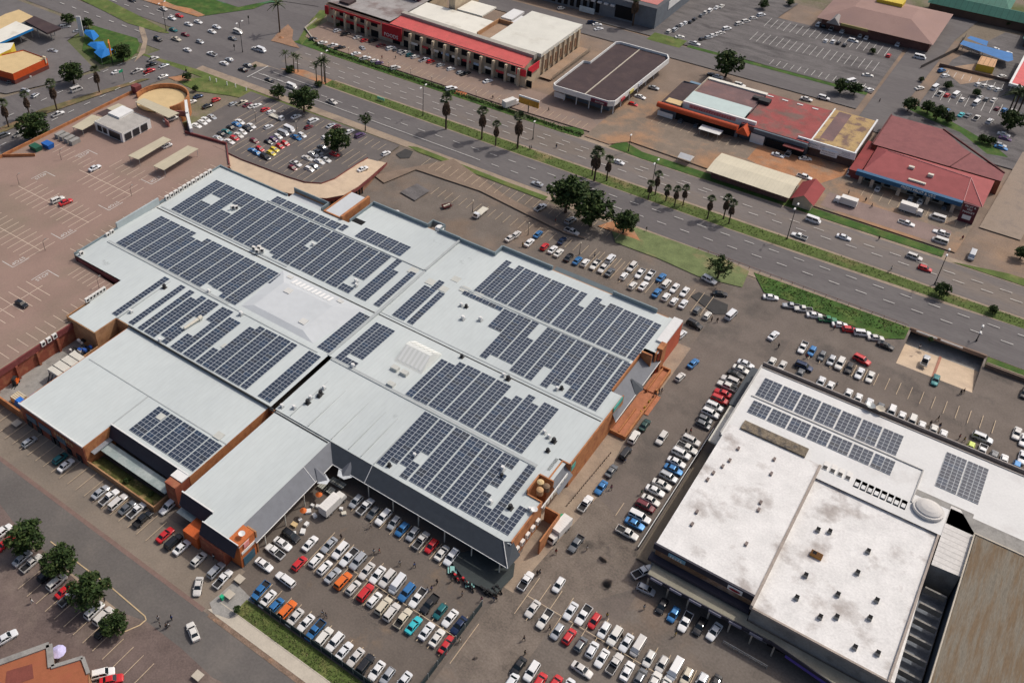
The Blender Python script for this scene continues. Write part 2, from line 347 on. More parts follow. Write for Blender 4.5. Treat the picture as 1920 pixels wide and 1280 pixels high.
ground('lawn_soil', PP('1150,415 1185,428 1200,452 1165,440 1120,425'), redsoil)
ground('bank', [(-45.3, 225.2), (HX0-.5, 226.2), (HX0-.5, 221), (-9, 218.0), (-28, 219), (-40, 218.4)], grass_d)
ground('bank_right', [(HX1+.6, 226.2), (140, 226.2), (140, 223.4), (HX1+.6, 222.4)], grass_d)
ground('verge_north', [(-248, 262.9), (-232, 262.3), (-126, 262.3), (-119.5, 262.8), (-119, 266), (-121.5, 269), (-128, 265.6), (-232, 266.8), (-246, 268.4)], grass_d)
ground('verge_left', PP('566,85 590,55 618,22 600,20 575,50 560,75'), grass)
ground('verge_north_lawn', [(-108.5, 263.2), (-106, 269.4), (-98, 266.4), (-60, 266.6), (-4.6, 266.8), (-4.6, 263.3), (-60, 262.6), (-96, 262.4)], grass_d)
ground('verge_corner', [(-2, 262.5), (40, 262.5), (40, 267), (12, 266)], grass)
ground('traffic_island', [(-322, 219), (-325, 226), (-301, 228.2), (-296, 225), (-291, 219), (-289, 212), (-294, 204), (-310, 208)], grass_d)
ground('island_kerb', PP('258,40 270,52 277,75 272,100 252,118 262,98 268,80 262,60'), sand)
ground('slip_median', PP('150,0 200,0 255,28 312,58 318,64 300,62 240,45 195,22'), grass)
ground('far_corner_grass', PP('262,0 320,17 370,33 475,18 520,0'), grass_d)
ground('far_corner_soil', PP('262,0 320,17 372,33 385,30 360,18 330,12 300,0'), redsoil)
ground('far_corner_lot', PP('400,0 530,-30 700,-40 640,-10 500,8 420,8'), mat('green_court', (.06, .15, .07), .8, .1, .3, 2.))
ground('crossing_soil', PP('508,78 524,60 540,47 550,58 548,75 562,92 545,88 525,82'), mat('crossing_dust', (.30, .18, .115), .95, .2, .3, 3.))
ground('side_street', R(-420, -49, 338, 350.5), road_m)
ground('side_street_two', [(-420, 275), (-290, 275), (-283, 290), (-262, 296), (-420, 298)], road_m)
ground('side_avenue', [(-46.8, 325), (-36.8, 325), (-33, 420), (-24, 480), (-34, 480), (-46, 420)], road_m)
ground('side_street_east', R(-36.8, 90, 338, 349), road_m)
ground('far_lot', [(-86, 353.2), (-47.6, 353.2), (-47.6, 400), (-102, 400), (-104, 356), (-113, 354)], old_lot)
ground('far_lot_drive', [(-160, 352), (-104, 352), (-96, 420), (-130, 420)], old_lot)
ground('far_grass', R(-118, -49, 350.6, 352.9), grass_d)
ground('far_grass_two', R(-134, -120, 348, 356), grass)
ground('east_far_lot', [(-33, 326), (60, 326), (60, 440), (-18, 440), (-30, 400)], old_lot)
ground('east_far_grass', PP('1700,205 1740,225 1800,250 1850,290 1890,297 1870,280 1820,250 1770,222 1720,200'), grass_d)
ground('far_soil', PP('1765,130 1835,120 1870,150 1800,160'), dirt)
ground('east_road', [(1.0, 285), (12, 285), (16, 340), (4, 340)], mat('dusty_road', (.30, .24, .19), .92, .12, .2, 3., (.22, .18, .15), .2, .5, .66))
# forecourts
ground('red_strip_lot', [(-247, 269.2), (-232, 267), (-148, 267), (-118, 268), (-112, 283), (-248, 283), (-250, 275)], paver3)
ground('store_forecourt', [(-118, 264.2), (-109, 264.2), (-104, 270), (-40, 267.5), (-2, 267.5), (0, 292), (-60, 292), (-118, 300)], mat('dusty_forecourt', (.225, .180, .140), .93, .14, .2, 2.5, (.34, .20, .115), .05, .46, .60))
ground('orange_soil', PP('1430,265 1500,285 1590,300 1600,325 1540,345 1500,350 1400,300'), redsoil)
ground('truck_yard', [(-40.5, 269), (-5.5, 269), (-5, 278), (-40.5, 278)], mat('truck_pavers', (.245, .18, .16), .9, .12, .2, 3.))
ground('fuel_forecourt', [(-420, 180), (-330, 160), (-303, 168), (-295, 186), (-293, 200), (-322, 210), (-326, 224), (-420, 224)], mat('forecourt_asphalt', (.15, .14, .138), .9, .12, .2, 2.5))
ground('palm_median', [(-290, 128), (-283.5, 150), (-283, 168), (-277, 190), (-272, 205), (-269.5, 207), (-274, 190), (-278.6, 168), (-280, 150), (-285, 128)], mat('median_scrub', (.15, .13, .06), .95, .2, .3, 3., (.26, .16, .10), .15, .5, .65))
# upper parking lots
ground('north_lot', [(-232, 180), (-165, 180), (-165, 222.6), (-232, 221.5)], mat('dark_lot', (.135, .121, .115), .93, .1, .15, 2.5, (.17, .145, .13), .1, .54, .68))
ground('lot_dirt', PP('700,330 850,300 950,370 1100,450 1060,440 900,360 780,320 720,345'), mat('sandy_wash', (.22, .165, .125), .95, .15, .2, 2.5))
ground('patched_lot', PP('750,362 782,346 806,360 778,378'), old_lot)
# underpass
u = MB()
u.quad((HX0, HY0, 0), (HX1, HY0, 0), (HX1, 223, -2.7), (HX0, 223, -2.7))
tag(u.build('ramp', ramp_c), kind='structure')
u = MB(); u.quad((HX0, 223, -2.7), (HX1, 223, -2.7), (HX1, 240, -2.9), (HX0, 240, -2.9))
tag(u.build('underpass_floor', conc_g), kind='structure')
g = empty('underpass', (4.7, 226, 0), label='dark underpass below the highway with stone wing walls and pale railings', cat='underpass')
b = MB()
b.box(HX0-.4, HX0, HY0, 240, -3, .02); b.box(HX1, HX1+.4, HY0, 240, -3, .02); b.box(HX0-.4, HX1+.4, 240, 240.3, -3, -.1)
b.build('stone_wall', mat('rough_stone', (.22, .19, .17), .95, .3, 1.5, 5.), g)
MB().box(HX0, HX1, 226.42, 240, -.5, -.03).build('road_slab', conc_g, g)
MB().box(HX0-.3, HX1+.3, 225.9, 226.4, -.5, .55).build('parapet', mat('parapet_brown', (.24, .17, .13), .9, .1, .5, 4.), g)
b = MB(); b.box(-2.8, 2.2, 225.6, 225.75, .2, .6); b.box(3.0, 8.2, 225.6, 225.75, .2, .6); b.build('railing', white_t, g)
MB().add([(4.2,211,-.02),(4.8,211,-.02),(4.8,223,-2.45),(4.2,223,-2.45)],[(0,1,2,3)]).build('centre_kerb', mat('red_kerb', (.35, .17, .12), .9), g)
# ================================================================ road markings
b = MB()
ZM = ZL[0] + .008
def q(bm, x0, x1, y0, y1): bm.quad((x0, y0, ZM), (x1, y0, ZM), (x1, y1, ZM), (x0, y1, ZM))
for k in range(-36, 21):
    x = -1.4 + 7.12*k; dy = .0265*(x+195) if x > -195 else 0
    yU = 234.3 + dy*.95; yL = 231.5 + .0275*(x+100)
    if x > -238: q(b, x-1.45, x+1.45, yU-.095, yU+.095)
    if x > -150: q(b, x+4.0-1.45, x+4.0+1.45, yL-.095, yL+.095)
    yN = 253.3 + .024*(x+200)*.7; yM = 249.6 + .021*(x+200)
    if x > -240:
        q(b, x-1.5, x+1.5, yN+.11, yN+.29); q(b, x+3-1.5, x+3+1.5, yM-.09, yM+.09)
        if x < -60: q(b, x+1-1.5, x+1+1.5, 257.2, 257.38)
for (x0, x1, y) in ((-240, -141, 230.4), (-236, -215, 237.9), (-240, -222, 234.0)): q(b, x0, x1, y-.1, y+.1)
q(b, -241.2, -240.8, 229, 240.6)
for k in range(16):
    x = -420 + 8*k
    if x < -305: q(b, x, x+3, 232.9, 233.2); q(b, x, x+3, 248, 248.3); q(b, x, x+3, 252, 252.3)
for k in range(14):
    y = 130 + 7*k
    if y < 215: b.quad((-273.2, y, ZM), (-272.9, y, ZM), (-272.9, y+2.6, ZM), (-273.2, y+2.6, ZM)); b.quad((-288.3, y, ZM), (-288, y, ZM), (-288, y+2.6, ZM), (-288.3, y+2.6, ZM))
tag(b.build('lane_markings', paint_w), kind='structure')
b = MB()                                             # parking bays of the lots
def bays(bm, x0, n, dx, y0, y1, wd=.13, z=None):
    z = ZM if z is None else z
    for i in range(n): x = x0+i*dx; bm.quad((x-wd/2, y0, z), (x+wd/2, y0, z), (x+wd/2, y1, z), (x-wd/2, y1, z))
def hl(bm, x0, x1, y, wd=.13, z=None):
    z = ZM if z is None else z
    bm.quad((x0, y-wd/2, z), (x1, y-wd/2, z), (x1, y+wd/2, z), (x0, y+wd/2, z))
# front car park: double row, fence row, awning row
MRX0 = P(620, 1040).x
hl(b, P(600, 1030).x, -51.5, P(737, 1120).y); bays(b, P(600, 1030).x, 15, 2.5, P(737, 1120).y-4.9, P(737, 1120).y+4.9)
bays(b, -86.5, 15, 2.5, 69.1, 73.9); bays(b, -85, 14, 2.5, 96.5, 101)
yr = P(1165, 1225).y
hl(b, -45, -5, P(1150, 1215).y); bays(b, -45, 17, 2.5, P(1150, 1215).y-4.8, P(1150, 1215).y+4.8)
bays(b, -172, 22, 2.75, 66.2, 72.0)
bays(b, P(30, 1110).x, 13, 2.75, P(30, 1110).y+.6, P(30, 1110).y+5.6)
bays(b, -152, 26, 2.75, 216.5, 221.6); bays(b, -140, 30, 2.6, 204.5, 209.2)
bays(b, -84, 14, 2.6, 199, 208.5); bays(b, -226, 22, 2.7, 215.8, 220.6); bays(b, -222, 20, 2.7, 202, 211.6)
bays(b, -215, 16, 2.7, 187.5, 197); bays(b, -22, 17, 2.6, 199, 203.8)
bays(b, P(1285, 770).x+.2, 1, 2.5, 128, 132)
ground('building_path', R(-31.6, -28.5, 121, 155.5), mat('tan_path', (.20, .165, .12), .9, .12, .3, 4.))
bays(b, -240, 45, 2.7, 268.2, 272.8); bays(b, -104, 12, 2.7, 286.4, 291.4); bays(b, -32, 12, 2.7, 281.5, 286.8)
tag(b.build('bay_lines', paint_y), kind='structure')
b = MB()
for y0 in (354.5, 371.5, 388):
    bays(b, -100 if y0 > 360 else -86, 19 if y0 > 360 else 14, 2.65, y0, y0+9.6 if y0 > 360 else y0+5, .16)
bays(b, -29, 17, 2.7, 362, 371.5, .16); bays(b, -29, 17, 2.7, 384, 389, .16)
tag(b.build('far_bay_lines', paint_w), kind='structure')
# ================================================================ rooftop parking deck
ZD = 5.4
g = empty('parking_deck', (-225, 140, 0), label='raised rooftop car park paved in dusty pink bricks with white bay lines', cat='car park')
deck = [(-420, 60), (-252, 60), (-175.2, 60), (-175.2, 113.6), (-195.6, 115.0), (-196.0, 175), (-206, 183), (-222, 180.6), (-231, 187), (-257.8, 190.5), (-257.8, 157), (-257.8, 135), (-420, 60.5)]
b = MB(); b.poly(deck, ZD); b.build('deck_paving', mat('deck_pavers', (.290, .200, .165), .9, .07, .12, 3., (.235, .185, .140), .045, .46, .64, c2amt=.75, stretch=(1, .7, 1)), g)
b = MB(); b.wall(deck, 0, ZD-.02); b.build('deck_wall', brick_r, g)
b = MB()
b.box(-175.3, -174.9, 60, 113.6, ZD-1.3, ZD+.35); b.build('edge_fascia', maroon, g)
MB().box(-175.9, -175.35, 60, 113.5, ZD+.002, ZD+.2).build('edge_kerb', sand, g)
b = MB(); b.box(-177.4, -177.0, 110, 115, ZD-.5, ZD+1.2); b.box(-195.3, -177.2, 114.8, 115.15, ZD-.5, ZD+1.2); b.build('edge_parapet', maroon, g)
b = MB()
b.bar((-222, 180.5, ZD), (-205.7, 183.1, ZD), .4, .9); b.bar((-205.7, 183.1, ZD), (-196.4, 174.8, ZD), .4, .5); b.build('maroon_parapet', maroon, g)
b = MB(); b.bar((-258, 190.4, 0), (-258, 132, 0), .4, ZD+1.0); b.bar((-258, 132, 0), (-420, 60, 0), .4, ZD+1.0); b.bar((-250, 142.4, ZD), (-258, 136, ZD), .3, 1); b.build('boundary_wall', brick_o, g)
# columns under the deck edge
b = MB()
for k in range(9): b.box(-175.2, -174.6, 62+6*k, 62.6+6*k, 0, ZD-1.3)
b.build('column', brick_r, g)
# markings on the deck
ZK = ZD+.012
b = MB()
def dP(x, y): return P(x, y, ZD)
def drow(x0, x1, yc, half=4.9, dx=2.72, z=ZK):
    hl(b, x0, x1, yc, .16, z); n = int((x1-x0)/dx)
    for i in range(n): x = x1-.3-i*dx; b.quad((x-.07, yc-half, z), (x+.07, yc-half, z), (x+.07, yc+half, z), (x-.07, yc+half, z))
A0 = dP(35, 348.75); A1 = dP(166, 417.5)
drow(A0.x, A1.x, (A0.y+A1.y)/2)
B0 = dP(-60, 394); B1 = dP(77, 470); drow(B0.x-20, B1.x, B1.y)
C0 = dP(150, 318); C1 = dP(247, 366); drow(C0.x, C1.x, C1.y)
for (c, rr, n) in (((20, 560), 0, 6),):
    y1 = dP(80, 535).y
    b.quad((dP(80, 535).x-.08, dP(0, 583).y-20, ZK), (dP(80, 535).x+.08, dP(0, 583).y-20, ZK), (dP(80, 535).x+.08, dP(80, 535).y, ZK), (dP(80, 535).x-.08, dP(80, 535).y, ZK))
    for i in range(9):
        yy = dP(80, 535).y-1.5-i*2.7; hl(b, dP(80, 535).x-5, dP(80, 535).x+5, yy, .14, ZK)
for i in range(32):
    yy = 112+2.7*i if i > 1 else 116
    if 116 < yy < 172: hl(b, -201.2, -197.2, yy, .12, ZK)
for i in range(16):
    yy = 64+2.72*i
    hl(b, -181.6, -177.0, yy, .12, ZK)
for i in range(8): x = -192+2.2*i*.9; b.quad((x, 109.3, ZK), (x+.12, 109.3, ZK), (x+.12, 113.6, ZK), (x, 113.6, ZK))
for i in range(8): x = -250+2.5*i; b.quad((x, 147, ZK), (x+.12, 147, ZK), (x+.12, 152, ZK), (x, 152, ZK))
for i in range(7): x = -226+2.7*i; b.quad((x, 152, ZK), (x+.12, 152, ZK), (x+.12, 157, ZK), (x, 157, ZK))
b.build('bay_line', mat('deck_line_paint', (.66, .54, .43), .8, .1, 1., 8.), g)
b = MB()
def stop(x, y, flip):
    p = dP(x, y); w = 3.8
    M4 = Matrix.Translation((p.x, p.y, ZK+.004)) @ Matrix.Rotation(PI/2*(1 if flip else -1), 4, 'Z')
    text('STOP', 1.7, paint_w, g, M4, 'stop_marking', .0)
    s = 1 if flip else -1
    for (xa, xb, ya, yb) in ((-1.4, -1.2, -2.6, 2.6), ): b.add([(p.x+s*xa, p.y+ya, ZK), (p.x+s*xb, p.y+ya, ZK), (p.x+s*xb, p.y+yb, ZK), (p.x+s*xa, p.y+yb, ZK)], [(0, 1, 2, 3)])
    hl(b, min(p.x-1.3*s, p.x+3.4*s), max(p.x-1.3*s, p.x+3.4*s), p.y-2.6 if s < 0 else p.y+2.6, .2, ZK)
for (x, y, f) in ((77, 331, 1), (124, 437, 0), (34, 489, 0), (212, 384, 0), (291, 336, 0), (80, 519, 1), (158, 290, 1)): stop(x, y, f)
b.build('stop_line', paint_w, g)
# ramp linking deck and lot
g = empty('access_ramp', (-163, 190, 0), label='curved peach concrete access ramp with maroon edges beside the mall', cat='ramp')
out_ = [P(x, y, z) for x, y, z in ((440, 325, 5.0), (480, 345, 5.0), (530, 362, 5.0), (575, 372, 5.0), (612, 374, 4.8), (645, 368, 4.4), (672, 352, 3.6), (695, 333, 2.5), (712, 318, 1.4), (726, 306, .35))]
in_ = [P(x, y, z) for x, y, z in ((400, 275, 5.0), (452, 300, 5.0), (500, 318, 5.0), (540, 333, 5.0), (572, 343, 4.9), (603, 345, 4.5), (628, 336, 3.8), (652, 320, 2.7), (672, 307, 1.5), (690, 297, .35))]
b = MB()
for i in range(9): b.add([out_[i], out_[i+1], in_[i+1], in_[i]], [(0, 1, 2, 3)])
b.add([(-206, 182.8, 5.0), (-222, 180.2, 5.0), (-206, 174, 5.0), (-196.2, 174.6, 5.0)], [(0, 1, 2, 3)]); b.build('ramp_deck', ramp_c, g)
b = MB()
for L_ in (out_, in_):
    for i in range(9):
        if L_ is in_ or i > 1: b.add([L_[i]+Vector((0, 0, -.9)), L_[i+1]+Vector((0, 0, -.9)), L_[i+1]+Vector((0, 0, .45)), L_[i]+Vector((0, 0, .45))], [(0, 1, 2, 3), (3, 2, 1, 0)])
b.build('ramp_edge', maroon, g)
b = MB()
for i in range(2, 9): b.add([(out_[i].x-.5, out_[i].y+.3, 0), (out_[i+1].x-.5, out_[i+1].y+.3, 0), (out_[i+1].x-.5, out_[i+1].y+.3, max(.1, out_[i+1].z-.8)), (out_[i].x-.5, out_[i].y+.3, out_[i].z-.8)], [(0, 1, 2, 3)])
b.build('under_wall', mat('ramp_side_brick', (.30, .16, .10), .85, .14), g)
b = MB()
for i in range(16):
    t = 3+i*.22; k = int(t); p = out_[k].lerp(out_[k+1], t-k); b.box(p.x-.25, p.x+.1, p.y-.2, p.y+.2, 0, p.z-.85)
b.build('column', black, g)
# curved garden wall and round roof beside the deck entrance
g = empty('round_pavilion', (-246, 192, 0), label='round tan-topped enclosure ringed by a curved orange brick wall', cat='pavilion')
cq = P(303, 183, 6.6); cx, cy, rr = cq.x, cq.y, 9.2
b = MB(); arc = [(cx+rr*math.cos(t), cy+rr*math.sin(t)) for t in [rad(-25+i*230/28) for i in range(29)]]
for a, c in zip(arc, arc[1:]): b.bar((*a, 0), (*c, 0), .5, ZD+1.9)
b.build('curved_wall', brick_o, g)
b = MB(); b.poly([(cx+(rr-.6)*math.cos(t), cy+(rr-.6)*math.sin(t)) for t in [2*PI*i/32 for i in range(32)]], ZD+.3); b.build('roof', petrol_y, g)
b = MB(); b.box(-258.3, -255.8, 189.3, 192, 0, ZD+2.8); b.build('gate_pier', maroon, g)
g = empty('white_screen_wall', (-226, 184, 0), label='white curved screen wall with maroon rim beside the ramp entrance', cat='wall')
b = MB(); w0, w1, w2 = P(350, 199, 6), P(352, 222, 6), P(360, 250, 6); b.bar((w0.x, w0.y, 0), (w1.x, w1.y, 0), .9, ZD+3.0); b.bar((w1.x, w1.y, 0), (w2.x, w2.y, 0), .9, ZD+2.4); b.build('wall_panel', white_t, g)
b = MB(); arc = [(-228.3+6*math.cos(t), 184.4+4.2*math.sin(t)) for t in [rad(100+i*160/12) for i in range(13)]]
for a, c in zip(arc, arc[1:]): b.bar((*a, ZD), (*c, ZD), .35, 2.0)
b.build('curved_rim', mat('salmon_rim', (.36, .14, .12), .8), g)

def decal(name, col, edge=.10, nscale=.8):
    """stain that thins out irregularly towards its rim"""
    m = bpy.data.materials.new(name); m.use_nodes = True; t = m.node_tree; N = t.nodes; K = t.links; b = N['Principled BSDF']; b.inputs['Base Color'].default_value = (*col, 1); b.inputs['Roughness'].default_value = .85
    tc = N.new('ShaderNodeTexCoord'); sub = N.new('ShaderNodeVectorMath'); sub.operation = 'SUBTRACT'; sub.inputs[1].default_value = (.5, .5, 0); K.new(tc.outputs['Generated'], sub.inputs[0])
    ln_ = N.new('ShaderNodeVectorMath'); ln_.operation = 'LENGTH'; K.new(sub.outputs[0], ln_.inputs[0]); g_ = N.new('ShaderNodeNewGeometry'); n = N.new('ShaderNodeTexNoise'); n.inputs['Scale'].default_value = nscale; n.inputs['Detail'].default_value = 8; n.inputs['Roughness'].default_value = .65; K.new(g_.outputs['Position'], n.inputs['Vector'])
    s1 = N.new('ShaderNodeMath'); s1.operation = 'MULTIPLY_ADD'; s1.inputs[1].default_value = 1.35; K.new(n.outputs['Fac'], s1.inputs[0]); mu = N.new('ShaderNodeMath'); mu.operation = 'MULTIPLY'; mu.inputs[1].default_value = -1.55; K.new(ln_.outputs['Value'], mu.inputs[0]); K.new(mu.outputs[0], s1.inputs[2])
    r = N.new('ShaderNodeMapRange'); r.inputs['From Min'].default_value = .12; r.inputs['From Max'].default_value = .12+edge*2; r.inputs['To Max'].default_value = .9; K.new(s1.outputs[0], r.inputs['Value']); K.new(r.outputs[0], b.inputs['Alpha'])
    return m
def blob(x, y, r, m, name='oil_stain', el=1., seed=0):
    p = P(x, y); r *= 1.25; rot = (seed*.7) % 3
    pts = [(p.x+r*math.cos(2*PI*i/20), p.y+r*el*math.sin(2*PI*i/20)) for i in range(20)]
    ground(name, pts, m)
oil = decal('damp_stain', (.060, .043, .032), .10, 1.4); wet = decal('dark_wet_patch', (.080, .068, .060), .14, .5)
pale = decal('pale_dust_patch', (.29, .23, .18), .2, .4)
for i, (x, y, r, e_) in enumerate(((1090, 1090, 9, .7), (1180, 1080, 6, 1), (900, 1160, 6, 1.2), (760, 1010, 8, .6), (1700, 760, 12, .5), (1330, 900, 6, 1), (1180, 700, 8, 1.4), (1290, 440, 9, .6), (1150, 500, 10, .5), (880, 400, 12, .5), (1400, 600, 9, .6), (150, 900, 9, .6), (250, 1010, 9, .6), (60, 1130, 10, .8), (200, 1240, 8, .8), (640, 960, 6, 1), (1240, 640, 9, .7), (850, 1270, 8, 1), (1240, 1200, 7, .6))): blob(x, y, r, pale, 'dust_patch', e_, i)
for i, (x, y, r, e_) in enumerate(((982, 1125, 2.2, .5), (1000, 1118, 1.4, .6), (1045, 1133, 2.0, .5), (1027, 1113, 1.2, 1), (1050, 1100, 1.6, .5), (1140, 1097, .9, 1), (1163, 1109, 1.0, .8), (1132, 1050, .8, 1), (1143, 925, 1.3, 1.6), (1690, 735, 1.2, .6), (1735, 731, 1.6, .4), (1655, 725, .9, .8), (1718, 710, 1.0, .8), (1760, 735, 1.4, .5), (1448, 628, 1.0, .6), (1310, 620, 1.2, .6), (880, 1228, 1.4, .7), (1370, 605, 1.6, .4), (905, 1248, 1.7, .8), (1345, 360, 2.0, .7), (1420, 345, 2.2, .6), (1140, 232, 1.6, .5), (355, 1082, .7, 1), (290, 1063, .8, 1), (690, 995, 1.8, .6), (760, 1005, 1.5, .7))): blob(x, y, r, oil, el=e_, seed=i)
for i, (x, y, r, e_) in enumerate(((1135, 955, 2.4, 1.9), (1155, 1000, 2.8, 1.4), (1165, 1035, 2.4, 1.0), (1090, 1065, 5.5, .8), (925, 1190, 3.2, 1.0), (905, 1215, 2.8, 1.0), (1360, 680, 6, .5))): blob(x, y, r, wet, 'wet_patch', e_, i)

lane = decal('tyre_track', (.085, .078, .074), .3, .25)
for i, (x, y, r, e_) in enumerate(((700, 1150, 14, .18), (560, 1120, 12, .2), (780, 1200, 12, .18), (1200, 1000, 6, 2.4), (1180, 830, 5, 3.0), (1650, 720, 22, .18), (1500, 650, 20, .2), (300, 1100, 25, .12), (150, 980, 25, .12), (1100, 520, 22, .14), (900, 440, 22, .14))): blob(x, y, r, lane, 'tyre_marks', e_, i+40)
# ================================================================ the mall
def zr(y):
    t = [(60, 6.9), (104.6, 6.85), (124.8, 7.25), (144.5, 6.85), (165.2, 7.25), (186, 6.95)]
    for (a, za), (c, zc) in zip(t, t[1:]):
        if y <= c: return za+(zc-za)*(y-a)/(c-a)
    return 6.95
def roofrect(bm, x0, x1, y0, y1, mi=0):
    br = [y0]+[v for v in (104.6, 124.8, 144.5, 165.2) if y0 < v < y1]+[y1]
    for a, c in zip(br, br[1:]): bm.quad((x0, a, zr(a)), (x1, a, zr(a)), (x1, c, zr(c)), (x0, c, zr(c)), mi)
mall = empty('shopping_mall', (-115, 130, 0), label='huge grey-roofed shopping mall covered with solar panels, brick walls and grey tiled awnings', cat='shopping mall')
b = MB()
for r in ((-195.5, -176.9, 115, 144.5), (-195.5, -154, 144.5, 170.4), (-176.9, -114.3, 104.5, 144.5), (-154, -114.3, 144.5, 170.4), (-176.4, -166.5, 97.7, 104.5), (-144.8, -114.3, 170.4, 181.8), (-114.3, -103, 124.8, 181.6), (-103, -57.5, 124.8, 185.4), (-57.5, -54.2, 124.8, 185.4),
          (-54.2, -50.8, 171.5, 185.8), (-54.2, -51.5, 129.2, 153.8), (-113, -54.9, 104.6, 124.8), (-54.9, -51.4, 104.6, 116.9), (-54.9, -52.4, 122.6, 128.8)):
    roofrect(b, *r)
b.build('roof_sheet', roof_a, mall)
b = MB(); b.quad((-112.6, 76, 6.6), (-97, 76, 6.6), (-97, 104.58, 6.6), (-112.6, 104.58, 6.6)); b.quad((-104, 73.2, 6.6), (-93.9, 73.2, 6.6), (-93.9, 76, 6.6), (-104, 76, 6.6))
b.build('wing_roof', roof_a, mall)
b = MB()
b.quad((-161.7, 80, 6.2), (-115, 80, 6.2), (-115, 104.45, 6.2), (-161.7, 104.45, 6.2)); b.quad((-161.7, 72.3, 6.2), (-139.6, 72.3, 6.2), (-139.6, 80, 6.2), (-161.7, 80, 6.2))
b.build('hall_roof', roof_a, mall)
# raised hipped roof over the court
b = MB(); zz = 8.6
b.frus((-145.4, -117.6, 124.95, 143.4, 6.9), (-141.0, -124.6, 127.5, 138.8, zz-.75)); b.build('raised_hip_roof', roof_a2, mall)
b = MB()
for i in range(10):
    t = i/9; b.quad((-139.6+1.35*i, 140.0, 7.68), (-138.9+1.35*i, 140.0, 7.68), (-138.9+1.35*i, 142.2, 7.22), (-139.6+1.35*i, 142.2, 7.22))
b.build('rooflight_strip', mat('rooflight', (.80, .80, .78), .4, 0), mall)
b = MB()
for (x, y) in ((-137.6, 136.8), (-126.6, 130.0)): b.box(x-.95, x+.95, y-.95, y+.95, 7.8, 8.05)
for (x, y) in ((-141.5, 141.8), (-124.6, 141.9)): b.box(x-.8, x+.8, y-.55, y+.55, 7.05, 7.5)
b.build('roof_hatch', mat('hatch_sheet', (.62, .62, .59), .6, .04, 1., 5.), mall)
# seams, gutters, ridges
b = MB()
def ln(bm, x0, x1, y, w=.22, dz=.03, h=.10): bm.box(x0, x1, y-w/2, y+w/2, zr(y)-.2, zr(y)+dz+h)
ln(b, -195, -114.3, 143.9, .38, -.05); ln(b, -114.3, -52, 144.1, .32, -.05); ln(b, -161.7, -113.2, 104.35, .3, .0)
b.box(-114.1, -97.2, 103.9, 104.15, 6.5, 6.75)
b.build('box_gutter', gutter, mall)
b = MB()
ln(b, -194.5, -145.6, 145.1, .5, .0, .12); ln(b, -114.2, -52, 145.1, .28, .0, .08); ln(b, -193, -147, 124.4, .9, .0, .16); ln(b, -113, -57, 124.4, .9, 0, .16)
ln(b, -171, -114.5, 165.0, .30, .0, .2); ln(b, -103, -55, 164.9, .7, 0, .14); ln(b, -176, -117, 124.0, .25, 0, .12)
b.box(-114.7, -113.9, 124.8, 165, 6.9, 7.35); b.box(-114.6, -114.0, 165, 181.5, 6.9, 7.6); b.box(-160.6, -114.9, 90.95, 91.2, 6.1, 6.28)
b.box(-166.0, -165.7, 104.6, 124.2, 6.9, 7.2); b.box(-139.8, -139.45, 80.2, 90.9, 6.1, 6.27)
for x in (-92.2, -88.8, -85.3): b.box(x-.06, x+.06, 105, 124, 6.9, 7.12)
for x in (-108.8, -103.6, -97.0): b.box(x-.05, x+.05, 105, 124, 6.9, 7.12)
b.build('roof_seam', seam, mall)
b = MB()
for (x0, x1, y0, y1) in ((-195.9, -195.5, 115, 171), (-195.6, -168, 170.4, 170.75), (-144.8, -125.3, 181.8, 182.2), (-121.4, -114.3, 181.8, 182.2), (-114.3, -103.2, 181.6, 182.0), (-103.2, -102.8, 181.6, 185.6), (-102.8, -87.3, 185.4, 185.85), (-69.6, -57.4, 185.4, 185.8)):
    b.box(x0, x1, y0, y1, 5.6, 8.15 if y0 > 180 else 7.7)
b.box(-144.95, -144.6, 171, 182, 6.5, 7.9); b.box(-125.4, -121.3, 184.4, 184.8, 5.8, 8.1); b.box(-125.6, -125.3, 182, 184.8, 5.8, 8.1); b.box(-121.5, -121.2, 182, 184.8, 5.8, 8.1)
b.box(-155.3, -154.9, 170.8, 174.2, 6, 8); b.box(-168.5, -154.9, 174, 174.3, 6, 8)
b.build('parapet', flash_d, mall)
b = MB()
b.box(-195.95, -195.45, 129.8, 145.4, 7.0, 9.2); b.build('parapet_screen', flash, mall)
b = MB()
b.box(-87.2, -69.4, 185.9, 188.0, 6.3, 6.6); b.build('service_canopy', mat('dark_steel_canopy', (.105, .135, .150), .45, .1, .4, 4.), mall)
b = MB(); b.box(-69.2, -57, 185.9, 187.3, 5.3, 5.5); b.build('louvre_screen', darkm, mall)
# walls
def wl(name, segs, z0, z1, m):
    b = MB()
    for (x0, y0, x1, y1) in segs: b.bar((x0, y0, z0), (x1, y1, z0), .3, z1-z0)
    return b.build(name, m, mall)
wl('wall', [(-51.5, 129, -51.3, 153.9), (-51.2, 171, -51.0, 185.9), (-54.2, 154, -54.2, 169), (-55.1, 117, -55.1, 122), (-51.5, 105, -51.5, 116.9), (-55, 116.9, -51.5, 116.9), (-55, 122.5, -53.2, 122.5), (-53.3, 122.5, -53.3, 128.9), (-53.3, 128.9, -51.6, 128.9)], 0, 7.4, brick_o)
wl('north_wall', [(-195.6, 170.5, -168, 170.5), (-168, 174.1, -155, 174.1), (-145, 182, -114, 182), (-114, 181.8, -103, 181.8), (-103, 185.6, -51, 185.6), (-195.6, 115, -195.6, 170.5)], 0, 6.9, brick_t)
wl('court_wall', [(-177.1, 97.6, -177.1, 113.6), (-166.4, 97.6, -166.4, 104.3), (-176.6, 97.6, -166.4, 97.6), (-166.4, 104.4, -161.2, 104.4)], 0, 6.8, brick_t)
